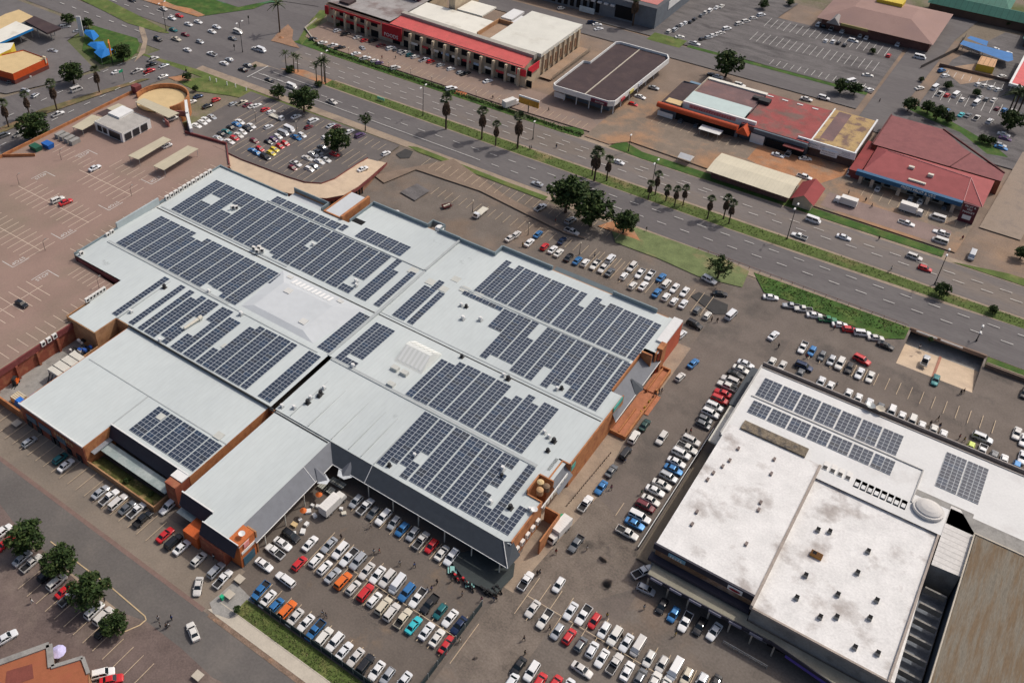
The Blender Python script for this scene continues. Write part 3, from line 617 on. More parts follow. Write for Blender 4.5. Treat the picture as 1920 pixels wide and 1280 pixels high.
wl('hall_wall', [(-115.1, 80.1, -115.1, 104.3), (-113.2, 103.7, -113.2, 104.5), (-139.6, 72.4, -139.6, 80), (-161.8, 72.4, -161.8, 104.3), (-115.2, 104.7, -113.3, 104.7)], 0, 6.12, brick_o)
wl('front_wall', [(-161.7, 72.3, -139.5, 72.3)], 0, 6.12, brick_r)
wl('wing_wall', [(-112.5, 76.2, -112.5, 104), (-97.1, 76, -97.1, 104.4), (-112.4, 78, -94, 78), (-96.9, 104.6, -51.6, 104.6)], 0, 6.5, brick_t)
b = MB(); b.box(-147.8, -147.0, 170.4, 183.2, 0, 8.3); b.box(-154.1, -147.8, 170.4, 170.8, 0, 7.6); b.box(-154.1, -153.7, 170.8, 183, 0, 7.6); b.build('loading_tower_wall', brick_o, mall)
b = MB(); b.box(-153.7, -147.8, 170.8, 183, 6, 7.35); b.build('loading_tower_roof', roof_a2, mall)
b = MB(); b.poly(R(-168.3, -155, 170.4, 174), 6.3); b.build('low_roof', roof_a2, mall)
b = MB(); b.box(-144.6, -141, 171.5, 173.6, 7.0, 7.16); b.build('roof_well', black, mall)
# charcoal fascia of the hall and the wing
b = MB(); b.quad((-139.4, 78.7, 3.6), (-115.2, 78.4, 3.6), (-115.2, 79.9, 6.7), (-139.4, 79.9, 6.7)); b.quad((-115.2, 78.4, 3.55), (-139.4, 78.7, 3.55), (-139.4, 79.95, 3.55), (-115.2, 79.95, 3.55))
b.quad((-112.7, 74.6, 4.2), (-103.8, 74.6, 4.2), (-103.8, 76.0, 7.0), (-112.7, 76.0, 7.0)); b.quad((-104, 71.9, 4.4), (-94.3, 71.9, 4.4), (-94.3, 73.2, 7.0), (-104, 73.2, 7.0))
b.build('charcoal_fascia', navy, mall)
b = MB(); b.box(-139.5, -115.1, 79.9, 80.2, 6.6, 6.85); b.box(-112.8, -103.9, 76.0, 76.3, 6.9, 7.15); b.box(-161.8, -139.6, 72.0, 72.25, 6.1, 6.55); b.box(-104, -94.2, 73.2, 73.4, 6.95, 7.15)
b.box(-161.9, -115, 80.0, 80.05, 0, .01); b.build('white_coping', white_t, mall)
b = MB(); b.box(-139.4, -118.0, 75.4, 78.2, 3.0, 3.15); b.box(-112.6, -108.0, 73.6, 75.2, 3.0, 3.15); b.build('sheet_canopy', mat('weathered_canopy', (.30, .36, .35), .6, .1, .3, 2., (.42, .46, .44), .2, .5, .65), mall)
b = MB(); b.box(-118, -114.9, 76, 79.9, 0, 6.5, 0); b.build('brick_pier', brick_r, mall); MB().box(-118.1, -114.8, 77.8, 80, 6.5, 6.75).build('pier_cap', white_t, mall)
b = MB(); b.box(-139.4, -138.2, 73.6, 79.9, 3.4, 3.6); b.build('lean_to_roof', mat('lean_to_sheet', (.24, .26, .29), .7), mall)
b = MB()
for (x, w_) in ((-158, 3.4), (-153.2, 4.2), (-147.5, 3.0)): b.box(x-w_/2, x+w_/2, 71.95, 72.12, 2.6, 4.3)
b.build('shop_sign', [mat('sign_slate', (.10, .15, .19), .6)], mall)
b = MB()
for x in (-159.5, -156, -151, -149.8, -145.5, -142): b.box(x-.9, x+.9, 72.0, 72.13, .1, 2.3)
b.build('shop_window', glassd, mall)
b = MB(); [b.box(-149.6+.95*i, -149.0+.95*i, 71.98, 72.12, 4.0-.02*i, 4.9) for i in range(7)]; b.build('sign_letter', mat('brass_letter', (.42, .24, .12), .6), mall)
# corner shop at the south tip of the wing
b = MB(); b.box(-96.9, -94.0, 73.3, 77.5, 0, 7.0); b.build('corner_shop_wall', mat('orange_render', (.52, .15, .045), .7, .1, .5, 4.), mall)
b = MB(); b.box(-103.8, -97, 71.6, 77.9, 0, 4.2); b.build('corner_block_wall', brick_r, mall)
b = MB(); b.box(-108.2, -104.2, 71.2, 75.2, 0, 3.2); b.build('porch_wall', mat('porch_orange', (.58, .12, .03), .65, .08, .5, 4.), mall)
b = MB(); b.box(-93.98, -93.85, 73.6, 77.3, 3.9, 4.6); b.build('white_band', white_t, mall); MB().box(-93.98, -93.8, 74.4, 75.8, 5.3, 6.5).build('round_logo_panel', mat('pink_logo', (.75, .30, .28), .6), mall)
b = MB(); b.box(-93.98, -93.82, 73.8, 76.9, .3, 2.6); b.build('shop_glass', mat('blue_glass', (.05, .12, .17), .3), mall)
# grey tiled awnings round the front court
def awn(bm, a, c, d, e, mi=0): bm.add([a, c, d, e], [(0, 1, 2, 3)], mi); bm.add([tuple(Vector(v)-Vector((0, 0, .12))) for v in (e, d, c, a)], [(0, 1, 2, 3)], mi)
b = MB()
awn(b, (-85.3, 101.5, 4.2), (-50.0, 101.4, 4.2), (-53.0, 104.45, 7.0), (-85.3, 104.45, 7.0), 0)
awn(b, (-50.0, 101.4, 4.2), (-49.6, 105.5, 4.2), (-51.4, 105.5, 7.0), (-53.0, 104.45, 7.0), 0)
awn(b, (-93.9, 101.5, 4.2), (-85.3, 101.5, 4.2), (-85.3, 104.45, 7.0), (-96.8, 104.45, 7.0), 0)
awn(b, (-93.7, 95.6, 4.2), (-93.9, 101.5, 4.2), (-96.8, 104.45, 7.0), (-96.8, 95.6, 7.0), 1)
awn(b, (-93.4, 77.2, 4.2), (-93.7, 95.6, 4.2), (-96.8, 95.6, 7.0), (-96.9, 77.2, 6.9), 1)
e0, e1 = P(1154, 791, 4.0), P(1239, 676, 4.0); e2 = P(1233, 655, 5.2)
awn(b, tuple(e0), tuple(e1), (-53.9, 168.7, 6.3), (-54.0, 153.9, 6.3), 1); awn(b, tuple(e1), tuple(e2), (-53.2, 171.6, 6.3), (-53.9, 168.7, 6.3), 1); awn(b, tuple(e0), (-54.0, 153.9, 6.3), (-51.6, 153.9, 6.3), (-51.4, 148.6, 6.3), 1)
awn(b, (-50.6, 122.7, 4.4), (-50.6, 129.0, 4.4), (-53.2, 129.0, 7.15), (-53.2, 122.7, 7.15), 1)
b.build('tiled_awning', [slate, slate_l], mall)
b = MB()
for a, c in (((-85.3, 101.5, 4.22), (-85.3, 104.4, 7.02)), ((-93.7, 95.6, 4.22), (-96.8, 95.6, 7.02)), ((-93.9, 101.5, 4.2), (-50, 101.4, 4.2)), ((-93.4, 77.2, 4.2), (-93.9, 101.5, 4.2)), ((-50, 101.4, 4.25), (-53, 104.45, 7.03)), (tuple(e0), tuple(e1))):
    b.tube(a, c, .09, n=6)
b.build('awning_trim', white_t, mall)
b = MB(); b.add([(-93.4, 98.6, 4.0), (-91.9, 97.6, 4.0), (-93.3, 95.9, 4.0), (-95.4, 97.6, 6.1)], [(0, 1, 3), (1, 2, 3), (0, 2, 1)], 0)
b.add([(-92.0, 101.7, 4.0), (-90.2, 100.1, 4.0), (-88.4, 101.7, 4.0), (-90.2, 103.2, 6.0)], [(0, 1, 3), (1, 2, 3), (0, 2, 1)], 0); b.build('awning_gable', slate_l, mall)
b = MB(); b.poly([(-93.6, 98.7), (-91.7, 97.9), (-91.5, 96.7), (-93.4, 95.7)], 4.12); b.poly([(-92.2, 101.5), (-91.2, 99.8), (-89.4, 99.8), (-88.2, 101.5)], 4.12); b.build('gable_front', mat('pale_soffit', (.55, .58, .60), .7), mall)
b = MB(); m0, m1, m2 = e0.lerp(e1, .42), e0.lerp(e1, .58), e0.lerp(e1, .5); b.add([tuple(m0), tuple(m2+Vector((.9, .2, .5))), tuple(m1), tuple(m2+Vector((-2.6, .6, 2.0)))], [(0, 1, 3), (1, 2, 3), (0, 2, 1)]); b.build('entrance_gable', slate, mall)
b = MB(); b.box(-54.0, -51.3, 168.8, 169.3, 4, 8.2); b.box(-51.6, -50.2, 172.6, 175.4, 0, 7.9); b.build('entrance_pier', brick_o, mall)
b = MB(); b.box(-53.0, -50.6, 175.4, 186.0, 7.1, 7.6); b.build('corner_tower_cap', roof_wn, mall)
MB().box(-50.95, -50.6, 172, 186, 0, 7.1).build('corner_tower_wall', mat('red_orange_render', (.48, .11, .06), .7, .08, .4, 4.), mall)
b = MB(); b.box(-51.4, -51.25, 129.4, 131.2, 4.8, 6.4); b.box(-51.2, -51.0, 148.4, 153.0, 6.6, 7.9); b.build('teal_sign', mat('teal_sign', (.08, .42, .36), .5), mall)
b = MB(); [b.box(-51.35, -51.2, 117.5+i*1.5, 118.5+i*1.5, 4.4, 5.4) for i in range(7)]; b.build('wall_sign', mat('pale_sign', (.62, .60, .52), .6), mall)
b = MB(); b.box(-51.35, -51.15, 116.5, 127.5, 5.7, 6.1); b.build('white_sign_band', white_t, mall)
b = MB()
for x in (-92, -88, -84, -79.5, -75, -70.5, -66, -61.5, -57, -53): b.box(x-1.7, x+1.7, 104.3, 104.4, .2, 3.2)
b.build('shop_window', black, mall)
b = MB(); [b.tube((x, 101.9, 0), (x, 101.9, 4.2), .14, n=8) for x in (-92.5, -84.5, -78, -71.5, -65, -58.5, -52)]; [b.tube((-93.9, y, 0), (-93.9, y, 4.2), .14, n=8) for y in (80, 86, 92)]; b.build('column', steel_w, mall)
# skylight monitor
b = MB(); b.frus((-100.6, -92.6, 132.6, 141.2, 7.1), (-100.4, -93.2, 137.2, 138.2, 9.2)); b.build('skylight_monitor', mat('monitor_sheet', (.70, .72, .68), .5, .03), mall)
b = MB()
for i in range(6):
    x = -99.9+1.2*i
    b.quad((x, 133.2, 7.45), (x+.6, 133.2, 7.45), (x+.6, 137.0, 9.2), (x, 137.0, 9.2)); b.quad((x, 138.4, 9.2), (x+.6, 138.4, 9.2), (x+.6, 140.9, 7.4), (x, 140.9, 7.4))
b.build('translucent_strip', mat('translucent_sheet', (.82, .83, .80), .4, 0), mall)
b = MB()
for (x, y) in ((-98.6, 130.4), (-95.9, 130.4), (-96.2, 125.6)): b.frus((x-1, x+1, y-.8, y+.8, 7.0), (x-.85, x+.85, y-.65, y+.65, 7.9))
for (x, y, s) in ((-110.5, 162, 1.2), (-106.0, 161.6, 1.1), (-101.5, 164.6, 1.2), (-97.5, 164.8, 1.2), (-105.7, 166.8, 1.1), (-136.7, 112.7, .8), (-132.5, 88.2, .9), (-118, 91.8, 1.0), (-116.9, 163.2, 1.3)): b.frus((x-s, x+s, y-s, y+s, zr(y)-.6), (x-s*.96, x+s*.96, y-s*.96, y+s*.96, zr(y)+.12 if y > 100 else 6.45))
b.build('roof_hatch', mat('pale_hatch', (.52, .53, .49), .6, .06, 1., 5.), mall)
# entrance planter walls and steps on the east side
g = empty('brick_entrance_steps', (-47, 150, 0), label='orange brick ramps and planter walls at the mall entrance', cat='steps')
b = MB()
for (x0, x1, y0, y1) in ((-51.1, -47.2, 148.3, 148.7), (-47.6, -47.2, 148.7, 158.5), (-49.4, -49.1, 149, 158), (-50.8, -47.8, 174.4, 174.8), (-48.0, -47.6, 166, 174.4), (-49.8, -49.5, 165, 174), (-47.4, -47.1, 158.5, 166)): b.box(x0, x1, y0, y1, 0, 1.15)
b.build('planter_wall', brick_o, g)
b = MB(); b.box(-51.0, -47.6, 148.7, 158.3, 0, .5); b.box(-50.8, -48, 165.5, 174.4, 0, .5); b.box(-51, -46.2, 158.3, 165.5, 0, .22); b.build('brick_ramp', mat('terracotta_paving', (.42, .17, .09), .85, .14, .8, 5.), g)
# ------------------------------------------------ solar panels
RP = 1.03
def strip(x, cols, ranges, zf, label, group, cw=1.86, rp=RP, dz=.16):
    """cols: number of 1.86 m columns; ranges: one (y0,y1) list per column"""
    fr = MB(); ce = MB()
    xs0 = x; y00 = min(r[0] for c in ranges for r in c)
    for ci in range(cols):
        for (y0, y1) in ranges[ci]:
            n = max(1, round((y1-y0)/rp)); h = (y1-y0)/n; xa = x+ci*(cw+.07)
            za, zb = zf(y0)+dz, zf(y1)+dz
            v = [(xa, y0, za-.08), (xa+cw, y0, za-.08), (xa+cw, y1, zb-.08), (xa, y1, zb-.08), (xa, y0, za), (xa+cw, y0, za), (xa+cw, y1, zb), (xa, y1, zb)]
            fr.add(v, [(4, 5, 6, 7), (0, 1, 5, 4), (1, 2, 6, 5), (2, 3, 7, 6), (3, 0, 4, 7)])
            for i in range(n):
                mi = random.choice((0, 0, 0, 1, 1, 2, 3)) if random.random() < .45 else ci % 2
                ya, yb = y0+i*h+.045, y0+(i+1)*h-.045
                z1, z2 = zf(ya)+dz+.012, zf(yb)+dz+.012
                for (u0, u1) in ((.04, cw/2-.028), (cw/2+.028, cw-.04)):
                    ce.quad((xa+u0, ya, z1), (xa+u1, ya, z1), (xa+u1, yb, z2), (xa+u0, yb, z2), mi)
    fr.world = False; ce.world = False
    dv = Vector((xs0, y00, zf(y00)))
    fr.v = [tuple(Vector(v)-dv) for v in fr.v]; ce.v = [tuple(Vector(v)-dv) for v in ce.v]
    o = fr.build('solar_panel_row', alu); o.location = dv
    tag(o, label, 'solar panels', group)
    c = ce.build('glass_cells', pv); c.parent = o
ORD = ['first', 'second', 'third', 'fourth', 'fifth', 'sixth', 'seventh', 'eighth', 'ninth', 'tenth', 'eleventh', 'twelfth', 'thirteenth', 'fourteenth', 'fifteenth', 'sixteenth', 'seventeenth', 'eighteenth', 'nineteenth', 'twentieth'] + ['twenty-'+s for s in ('first', 'second', 'third', 'fourth', 'fifth', 'sixth', 'seventh', 'eighth', 'ninth')]
def array(specs, where, zf=zr, **k):
    """specs: (x, cols, [ranges per column] or (y0,y1)) listed from left to right"""
    n = len(specs)
    for i, (x, cols, rg) in enumerate(specs):
        if isinstance(rg, tuple): rg = [[rg]]*cols
        L_ = sum(r[1]-r[0] for r in rg[0])
        kind = 'narrow' if cols == 1 else ('short double' if L_ < 9 else 'long double')
        strip(x, cols, rg, zf, f'{kind} solar panel strip, {ORD[i]} from left {where}', 'solar panels '+where, **k)
a, c = 145.7, 164.2
S = []
for k in range(16):
    x = -191+4.14*k; rg = [[(a, c)], [(a, c)]]
    if k == 1: rg = [[(a, 153.9), (158.1, c)]]*2
    if k == 3: rg = [[(a, 153.9), (158.1, c)]]*2
    if k == 8: rg = [[(147.8, c)]]*2
    if k == 9: rg = [[(147, c)], [(a+.1, c)]]
    if k == 10: rg = [[(a+.2, c)], [(a+.2, 154.6), (158.1, c)]]
    if k > 10: rg = [[(a+.3, c+.2)]]*2
    if k == 15: rg = [[(a+.3, 148.4), (152.4, c+.3)], [(a+.3, 148.4), (152.4, c+.3)]]
    S.append((x, 2, rg))
S.append((-123.4, 2, [[(a+.4, c+.4)], [(a+.4, 160.4)]])); S.append((-117.3, 1, (a+.6, 162.6)))
array(S, 'in the northern roof field')
S = [(-170.1+4.14*k, 2, (165.5, 168.5)) for k in range(6)]+[(-145.2, 1, (166.1, 168.9))]
array(S, 'in the thin northern row')
array([(-139.2+4.0*k, 2, (166.2, 171.3)) for k in range(4)], 'by the bare northern roof')
S = []
a, c = 125.1, 141.6
for k in range(12):
    x = -190.6+4.16*k; rg = [[(a, c)]]*2
    if k == 3: rg = [[(a, c)], [(a, 139.5)]]
    if k == 4: rg = [[(a, 139.5)], [(a, c)]]
    if k == 8: rg = [[(127.3, c)], [(127.0, c)]]
    if k == 9: rg = [[(127.0, c)], [(125.2, c)]]
    if k == 11: rg = [[(136.8, c)], [(140, c)]]
    S.append((x, 2, rg))
array(S, 'in the field nearest the deck')
S = [(-168.5, 1, (104.9, 122.7)), (-162.5, 1, (105, 122.8)), (-159.1, 1, (105, 122.7)), (-156.8, 2, [[(105, 120.8)], [(105, 122.8)]]), (-152.5, 2, [[(106.6, 122.8)], [(105, 111.2), (116.2, 122.9)]]),
     (-147.4, 2, [[(105, 110.7), (117, 122.8)], [(105, 122.9)]]), (-143.1, 2, (105, 121)), (-138.7, 1, (105, 110.8)), (-136.6, 2, [[(105, 121.3)], [(105, 122.9)]]), (-132.5, 2, (105.1, 123)), (-128.4, 2, (105.1, 123.1)), (-124.3, 1, (105.2, 123.1)), (-119.0, 2, (105.3, 123.3))]
array(S, 'above the plain hall')
S = [(-118.3, 2, (125.4, 141.9)), (-112.4, 1, (124.9, 141.2)), (-110.4, 2, [[(124.9, 126.8), (128.4, 141.3)], [(124.9, 126.8), (128.4, 141.3)]])]
array(S, 'at the roof centre')
S = [(-111.0, 2, [[(145.8, 160.0)], [(145.8, 163.9)]]), (-106.4, 1, (145.8, 160.1))]
array(S, 'right of the roof crossing')
S = [(-91.8, 1, (125.1, 139.8))]+[(-89.7, 2, [[(125.1, 139.8)], [(125.2, 141.5)]])]+[(-85.6+4.12*k, 2, (125.4, 141.7)) for k in range(3)]+[(-73.2, 2, [[(125.4, 138)], [(125.4, 139.8)]]), (-69.1, 2, [[(125.5, 141.9)], [(125.5, 139.9)]]), (-65.0, 2, (125.5, 141.8))]
array(S, 'beside the ribbed skylight')
S = [(-85.1, 2, [[(105.6, 123.4)], [(107.8, 123.4)]]), (-81.0, 2, [[(108.4, 123.4)], [(105.6, 110.4), (113.6, 123.4)]])]+[(-76.8+4.12*k, 2, (105.8, 123.5)) for k in range(3)]+[(-64.5, 2, [[(106, 123.6)], [(106, 112.6), (114.8, 118.6), (120.6, 123.7)]]), (-60.6, 2, [[(106.1, 109.6)], [(106.1, 123.7)]]), (-56.7, 2, [[(106.2, 109.8)], [(106.2, 113.7)]])]
array(S, 'along the front awning')
S = [(-99.4, 1, (165.6, 181.8)), (-97.4, 2, [[(165.7, 179.5)], [(165.7, 181.8)]])]+[(-93.3+4.12*k, 2, (165.7, 181.7)) for k in range(4)]+[(-76.7, 2, [[(165.8, 181.8)], [(165.8, 176.3)]]), (-72.6, 2, [[(165.8, 182)], [(165.8, 180.2)]]), (-68.5, 2, (165.8, 181.9)), (-64.4, 2, (165.8, 181.8)), (-60.3, 2, (165.8, 181.8)), (-56.2, 1, (165.8, 181.7))]
array(S, 'in the north-eastern field')
array([(-101.2+3.95*k, 2, (162.7, 164.1)) for k in range(3)], 'between the eastern fields', cw=1.9)
S = [(-89.1, 2, (156.1, 164.0)), (-85.1, 2, [[(146.1, 164.1)], [(148.1, 164.1)]]), (-81.0, 2, [[(148.1, 164.2)], [(148.1, 158.1)]]), (-76.8, 2, (146.1, 164.2)), (-72.7, 2, [[(146.1, 164.2)], [(152.1, 164.2)]]), (-68.6, 2, [[(146.1, 164.3)], [(148, 164.3)]]), (-64.4, 2, [[(150, 164.3)], [(146.1, 164.3)]]), (-60.3, 2, (146.2, 164.3)), (-56.1, 1, (146.2, 164.3))]
array(S, 'facing the east entrance')
array([(-135.3+4.06*k, 2, (81.5, 90.2)) for k in range(5)], 'above the little garden', zf=lambda y: 6.2, rp=1.08)
# ------------------------------------------------ white building
def block(name, x0, x1, y0, y1, z, wm, rm, par=.5, pm=None, label=None, cat=None, z0=0, pw=.3, parent=None, extra=None):
    g = parent or empty(name, ((x0+x1)/2, (y0+y1)/2, 0), label=label, cat=cat)
    MB().wall(R(x0, x1, y0, y1), z0, z-.02).build('wall', wm, g)
    MB().poly(R(x0+.01, x1-.01, y0+.01, y1-.01), z).build('roof', rm, g)
    if par:
        b = MB()
        b.box(x0-.05, x1+.05, y0-.05, y0+pw, z-.1, z+par); b.box(x0-.05, x1+.05, y1-pw, y1+.05, z-.1, z+par)
        b.box(x0-.05, x0+pw, y0+pw, y1-pw, z-.1, z+par); b.box(x1-pw, x1+.05, y0+pw, y1-pw, z-.1, z+par)
        b.build('parapet', pm or wm, g)
    return g
wb = empty('white_roofed_building', (0, 150, 0), label='large stained white flat-roofed building beside the mall with dark blue front fascia', cat='building')
Zw = 8.0
MB().wall(R(-29, 60, 163.0, 180.6), 0, Zw-.02).build('rear_wall', conc_g, wb)
MB().poly(R(-28.9, 60, 155, 180.6), Zw).build('rear_roof', roof_wn, wb)
b = MB(); b.box(-29.2, 60, 180.6, 183.0, 6.4, 7.0); b.build('rear_gallery', mat('walkway_brown', (.14, .115, .10), .9, .2, .8, 3.), wb)
b = MB(); b.box(-29.2, 60, 182.7, 183.0, 7.0, 7.8); b.box(-29.2, 60, 180.5, 180.75, 7.9, 8.2); b.build('gallery_rail', mat('rail_grey', (.33, .30, .28), .8), wb)
MB().box(-31.2, -29.2, 155.6, 168.6, 3.6, 4.0).build('side_canopy', cream_roof, wb); MB().box(-31.6, -29.2, 169, 184, 3.6, 4.0).build('dark_side_canopy', slate, wb)
b = MB(); b.box(-29.2, -28.9, 155.2, 181, 7.0, 8.35); b.box(-27.6, 3.6, 170.0, 170.25, 8.0, 8.22); b.box(3.4, 9.2, 169.9, 170.1, 8, 8.25); b.box(9.0, 9.25, 160, 170, 8, 8.3); b.build('roof_upstand', mat('upstand_grey', (.42, .41, .39), .8), wb)
MB().wall(R(-28.5, -8.9, 120.9, 159.0), 0, Zw-.02).build('front_wall', conc_g, wb)
MB().poly(R(-28.5, -8.9, 120.9, 159.0), Zw+.02).build('front_roof', roof_w, wb)
MB().wall([(-8.5, 118.4), (16.3, 118.4), (15.2, 155.2), (-8.5, 155.2)], 0, 7.4).build('side_wall', conc_g, wb)
MB().poly([(-8.5, 118.4), (16.3, 118.4), (15.2, 155.2), (-8.5, 155.2)], 7.45).build('side_roof', roof_w, wb)
b = MB(); b.box(-8.9, -8.4, 118.3, 158.8, 7, 8.25); b.box(-8.5, 15.2, 155.2, 155.9, 7.2, 7.9); b.box(15.2, 15.6, 118, 155, 7.2, 8.0); b.box(-8.4, 16.3, 118.1, 118.5, 7.2, 7.75); b.build('roof_divider', mat('divider_tan', (.36, .31, .27), .85, .15, .8, 4.), wb)
b = MB(); b.box(-28.7, -8.8, 120.4, 120.85, 6.6, 8.1); b.box(-28.9, -8.8, 119.0, 120.85, 4.3, 5.1); b.build('navy_fascia', navy, wb)
b = MB(); b.box(-28.2, -8.8, 120.5, 120.84, 5.1, 6.6); b.build('brown_wall', mat('brown_shop_wall', (.22, .13, .075), .85, .2, .6, 3., (.32, .24, .19), .3, .5, .65), wb)
b = MB(); b.poly([(-27.6, 116.3), (-3.5, 116.6), (20, 113.5), (20, 117.9), (-8.6, 117.9), (-8.6, 119.2), (-27.6, 119.2)], 4.0); b.build('canopy_roof', mat('olive_canopy', (.285, .265, .205), .85, .1, .3, 3., (.36, .33, .26), .2, .5, .68), wb)
b = MB(); b.box(-27.6, -3.5, 116.2, 116.4, 3.2, 4.05); b.bar((-3.5, 116.5, 3.2), (20, 113.4, 3.2), .2, .85); b.build('canopy_fascia', navy, wb)
b = MB(); [b.box(-26.8+3.9*i, -24.4+3.9*i, 115.95, 116.18, 3.35, 3.9) for i in range(6)]; b.build('canopy_sign', mat('mauve_sign', (.22, .22, .28), .6), wb)
b = MB(); b.bar((-.5, 116.0, 2.5), (18, 113.5, 2.5), .12, .7); b.build('purple_sign_band', mat('violet_sign', (.10, .07, .34), .5), wb)
b = MB(); [b.box(-27.4+4.1*i, -27.1+4.1*i, 116.4, 116.7, 0, 3.3) for i in range(7)]; b.build('canopy_post', conc, wb)
b = MB(); [b.box(-26.5+4.1*i, -23.6+4.1*i, 120.3, 120.45, .1, 3.0) for i in range(5)]; b.box(-4, 16, 118.1, 118.3, .1, 3.2); b.build('shop_opening', black, wb)
b = MB(); b.box(-25.6, -22.2, 120.2, 120.38, 6.85, 7.7); b.build('pale_blue_sign', mat('pale_blue_sign', (.18, .36, .46), .5), wb)
b = MB(); b.box(-13.8, -11.0, 120.2, 120.38, 6.7, 7.75); b.build('white_sign', white_t, wb)
b = MB(); b.add([(-12.4+1.1*math.cos(t), 120.15, 7.22+.36*math.sin(t)) for t in [2*PI*i/16 for i in range(16)]], [tuple(range(16))]); b.build('red_emblem', mat('dark_red_emblem', (.25, .02, .03), .6), wb)
strokes(5, 2.6, .6, white_t, wb, frame((-23.9, 120.1, 7.28), (1, 0, 0), (0, 0, 1)))
dirty = decal('roof_grime', (.17, .15, .135), .10, 1.3)
def irr(cx_, cy_, rx, ry, z, m, seed):
    r9 = random.Random(seed); pts = [(cx_+rx*(1+r9.uniform(-.25, .2))*math.cos(2*PI*i/30), cy_+ry*(1+r9.uniform(-.25, .2))*math.sin(2*PI*i/30)) for i in range(30)]
    o = MB().poly(pts, z).build('roof_grime', m, wb)
irr(5.5, 149.5, 7.5, 3.4, 7.462, dirty, 1); irr(-2.0, 152.0, 3.0, 1.6, 7.463, dirty, 2); irr(10.5, 145.0, 3.4, 2.4, 7.464, dirty, 3); irr(-18.0, 141.5, 2.4, 4.2, 8.03, dirty, 4); irr(-19.5, 129.0, 1.5, 2.6, 8.031, dirty, 5); irr(-14, 150, 1.6, 2.4, 8.032, dirty, 6)
streak = decal('roof_streak', (.34, .31, .285), .3, 1.4)
for i, (x_, y_, w_) in enumerate(((6, 137.8, 7), (9, 132.3, 6), (7, 127.6, 6), (2, 141.2, 6), (-1, 124, 5), (11, 139.5, 4))): irr(x_, y_, w_, .8, 7.466+.001*i, streak, 20+i)
# plant between the roofs
b = MB(); b.box(-8.4, 9.0, 156.0, 159.0, 7.0, 7.1); b.build('plant_gutter', conc_g, wb)
for i in range(4):
    o = MB(); x = -8.2+1.55*i; o.box(0, 1.0, 0, 2.4, 0, 1.1); o.box(.08, .92, .08, 1.0, 1.1, 1.16, 1); o.world = False
    p = o.build('air_conditioner', [acw, darkm]); p.location = (x, 158.2, 7.1); tag(p, f'white boxed air conditioner with dark fan, {ORD[i]} from the left in the roof channel', 'air conditioner', 'air conditioners in the white building channel')
for i in range(8):
    o = MB(); x = -1.6+1.3*i; o.box(0, 1.05, 0, 2.6, 0, .9); o.box(.15, .9, .3, 1.4, .9, 1.15); o.world = False
    p = o.build('roof_duct', roof_wn); p.location = (x, 157.2, 7.1); tag(p, f'painted white rooftop duct box, {ORD[i]} from the left in the roof channel', 'duct', 'duct boxes in the white building channel')
b = MB(); cx, cy = 12.3, 159.6
vs_ = []; n = 28
prev = None
for j, (r_, z_) in enumerate(((2.9, 8.1), (2.9, 8.8), (2.5, 8.8), (2.4, 9.1), (1.6, 9.5), (.5, 9.7))):
    ring = [(cx+r_*math.cos(2*PI*i/n), cy+r_*.9*math.sin(2*PI*i/n), z_) for i in range(n)]
    vs_.append(ring)
al = [v for r_ in vs_ for v in r_]; fs = []
for j in range(len(vs_)-1):
    for i in range(n): fs.append((j*n+i, j*n+(i+1) % n, (j+1)*n+(i+1) % n, (j+1)*n+i))
fs.append(tuple(range((len(vs_)-1)*n, len(vs_)*n)))
b.add(al, fs); b.build('roof_dome', mat('dome_white', (.60, .58, .55), .7, .05), wb)
b = MB(); b.box(15.9, 60, 158.6, 163, 7.8, 8.1); b.box(9.2, 20, 162.6, 164.2, 7.6, 8.05); b.box(15.3, 22.5, 155.1, 164.0, 7.0, 7.75); b.build('low_roof', conc_g, wb)
b = MB(); b.poly([(15.8, 146.8), (20.8, 147.2), (21.6, 158.4), (17.6, 163.8), (15.8, 163.8)], 8.1); b.build('side_annex_roof', sheetmat('streaky_white_roof', (.62, .60, .57), 1.3, 'y', .3, .8, var=.1, sc1=.3, sc2=3.), wb)
b = MB(); b.wall([(15.8, 146.8), (20.8, 147.2), (21.6, 158.4), (17.6, 163.8), (15.8, 163.8)], 0, 8.08); b.build('side_annex_wall', conc_g, wb)
b = MB(); b.box(-26.0, -12.0, 158.9, 161.6, 7.9, 8.5); b.build('rusty_tank', mat('lichen_roof', (.20, .165, .12), .95, .3, 1., 4., (.10, .09, .08), .7, .5, .62), wb)
b = MB()
for i in range(7): b.box(16.4, 20.2, 120+4*i, 120.4+4*i, 3.2, 4.6)
b.build('alley_beam', conc_g, wb)
MB().quad((16.3, 118, 2.4), (20.6, 118, 2.4), (20.6, 146, 2.4), (16.3, 146, 2.4)).build('alley_roof', mat('alley_roof', (.17, .19, .22), .8, .2, .8, 3.), wb)
b = MB()
random.seed(5)
for (x, y) in ((-24.5, 152.6), (-24.8, 148.4), (-25.4, 146), (-26.3, 143.2), (-26.6, 140.8), (-25.2, 131.8), (-24.8, 128.4), (-17.3, 154.2), (-16.5, 150), (-15.7, 141.5), (-15.4, 139.5), (-14.5, 130.2)): b.box(x, x+.5, y, y+.9, 8.0, 8.45)
b.build('roof_curb', mat('curb_brown', (.22, .18, .165), .9, .2, 1., 5.), wb)
vents = [(1526, 1040), (1510, 1080), (1493, 1122), (1570, 1116), (1643, 1127), (1537, 1158), (1630, 1160), (1602, 1215), (1645, 1226), (1627, 1035), (1555, 998), (1533, 995), (1607, 1075), (1568, 1158)]
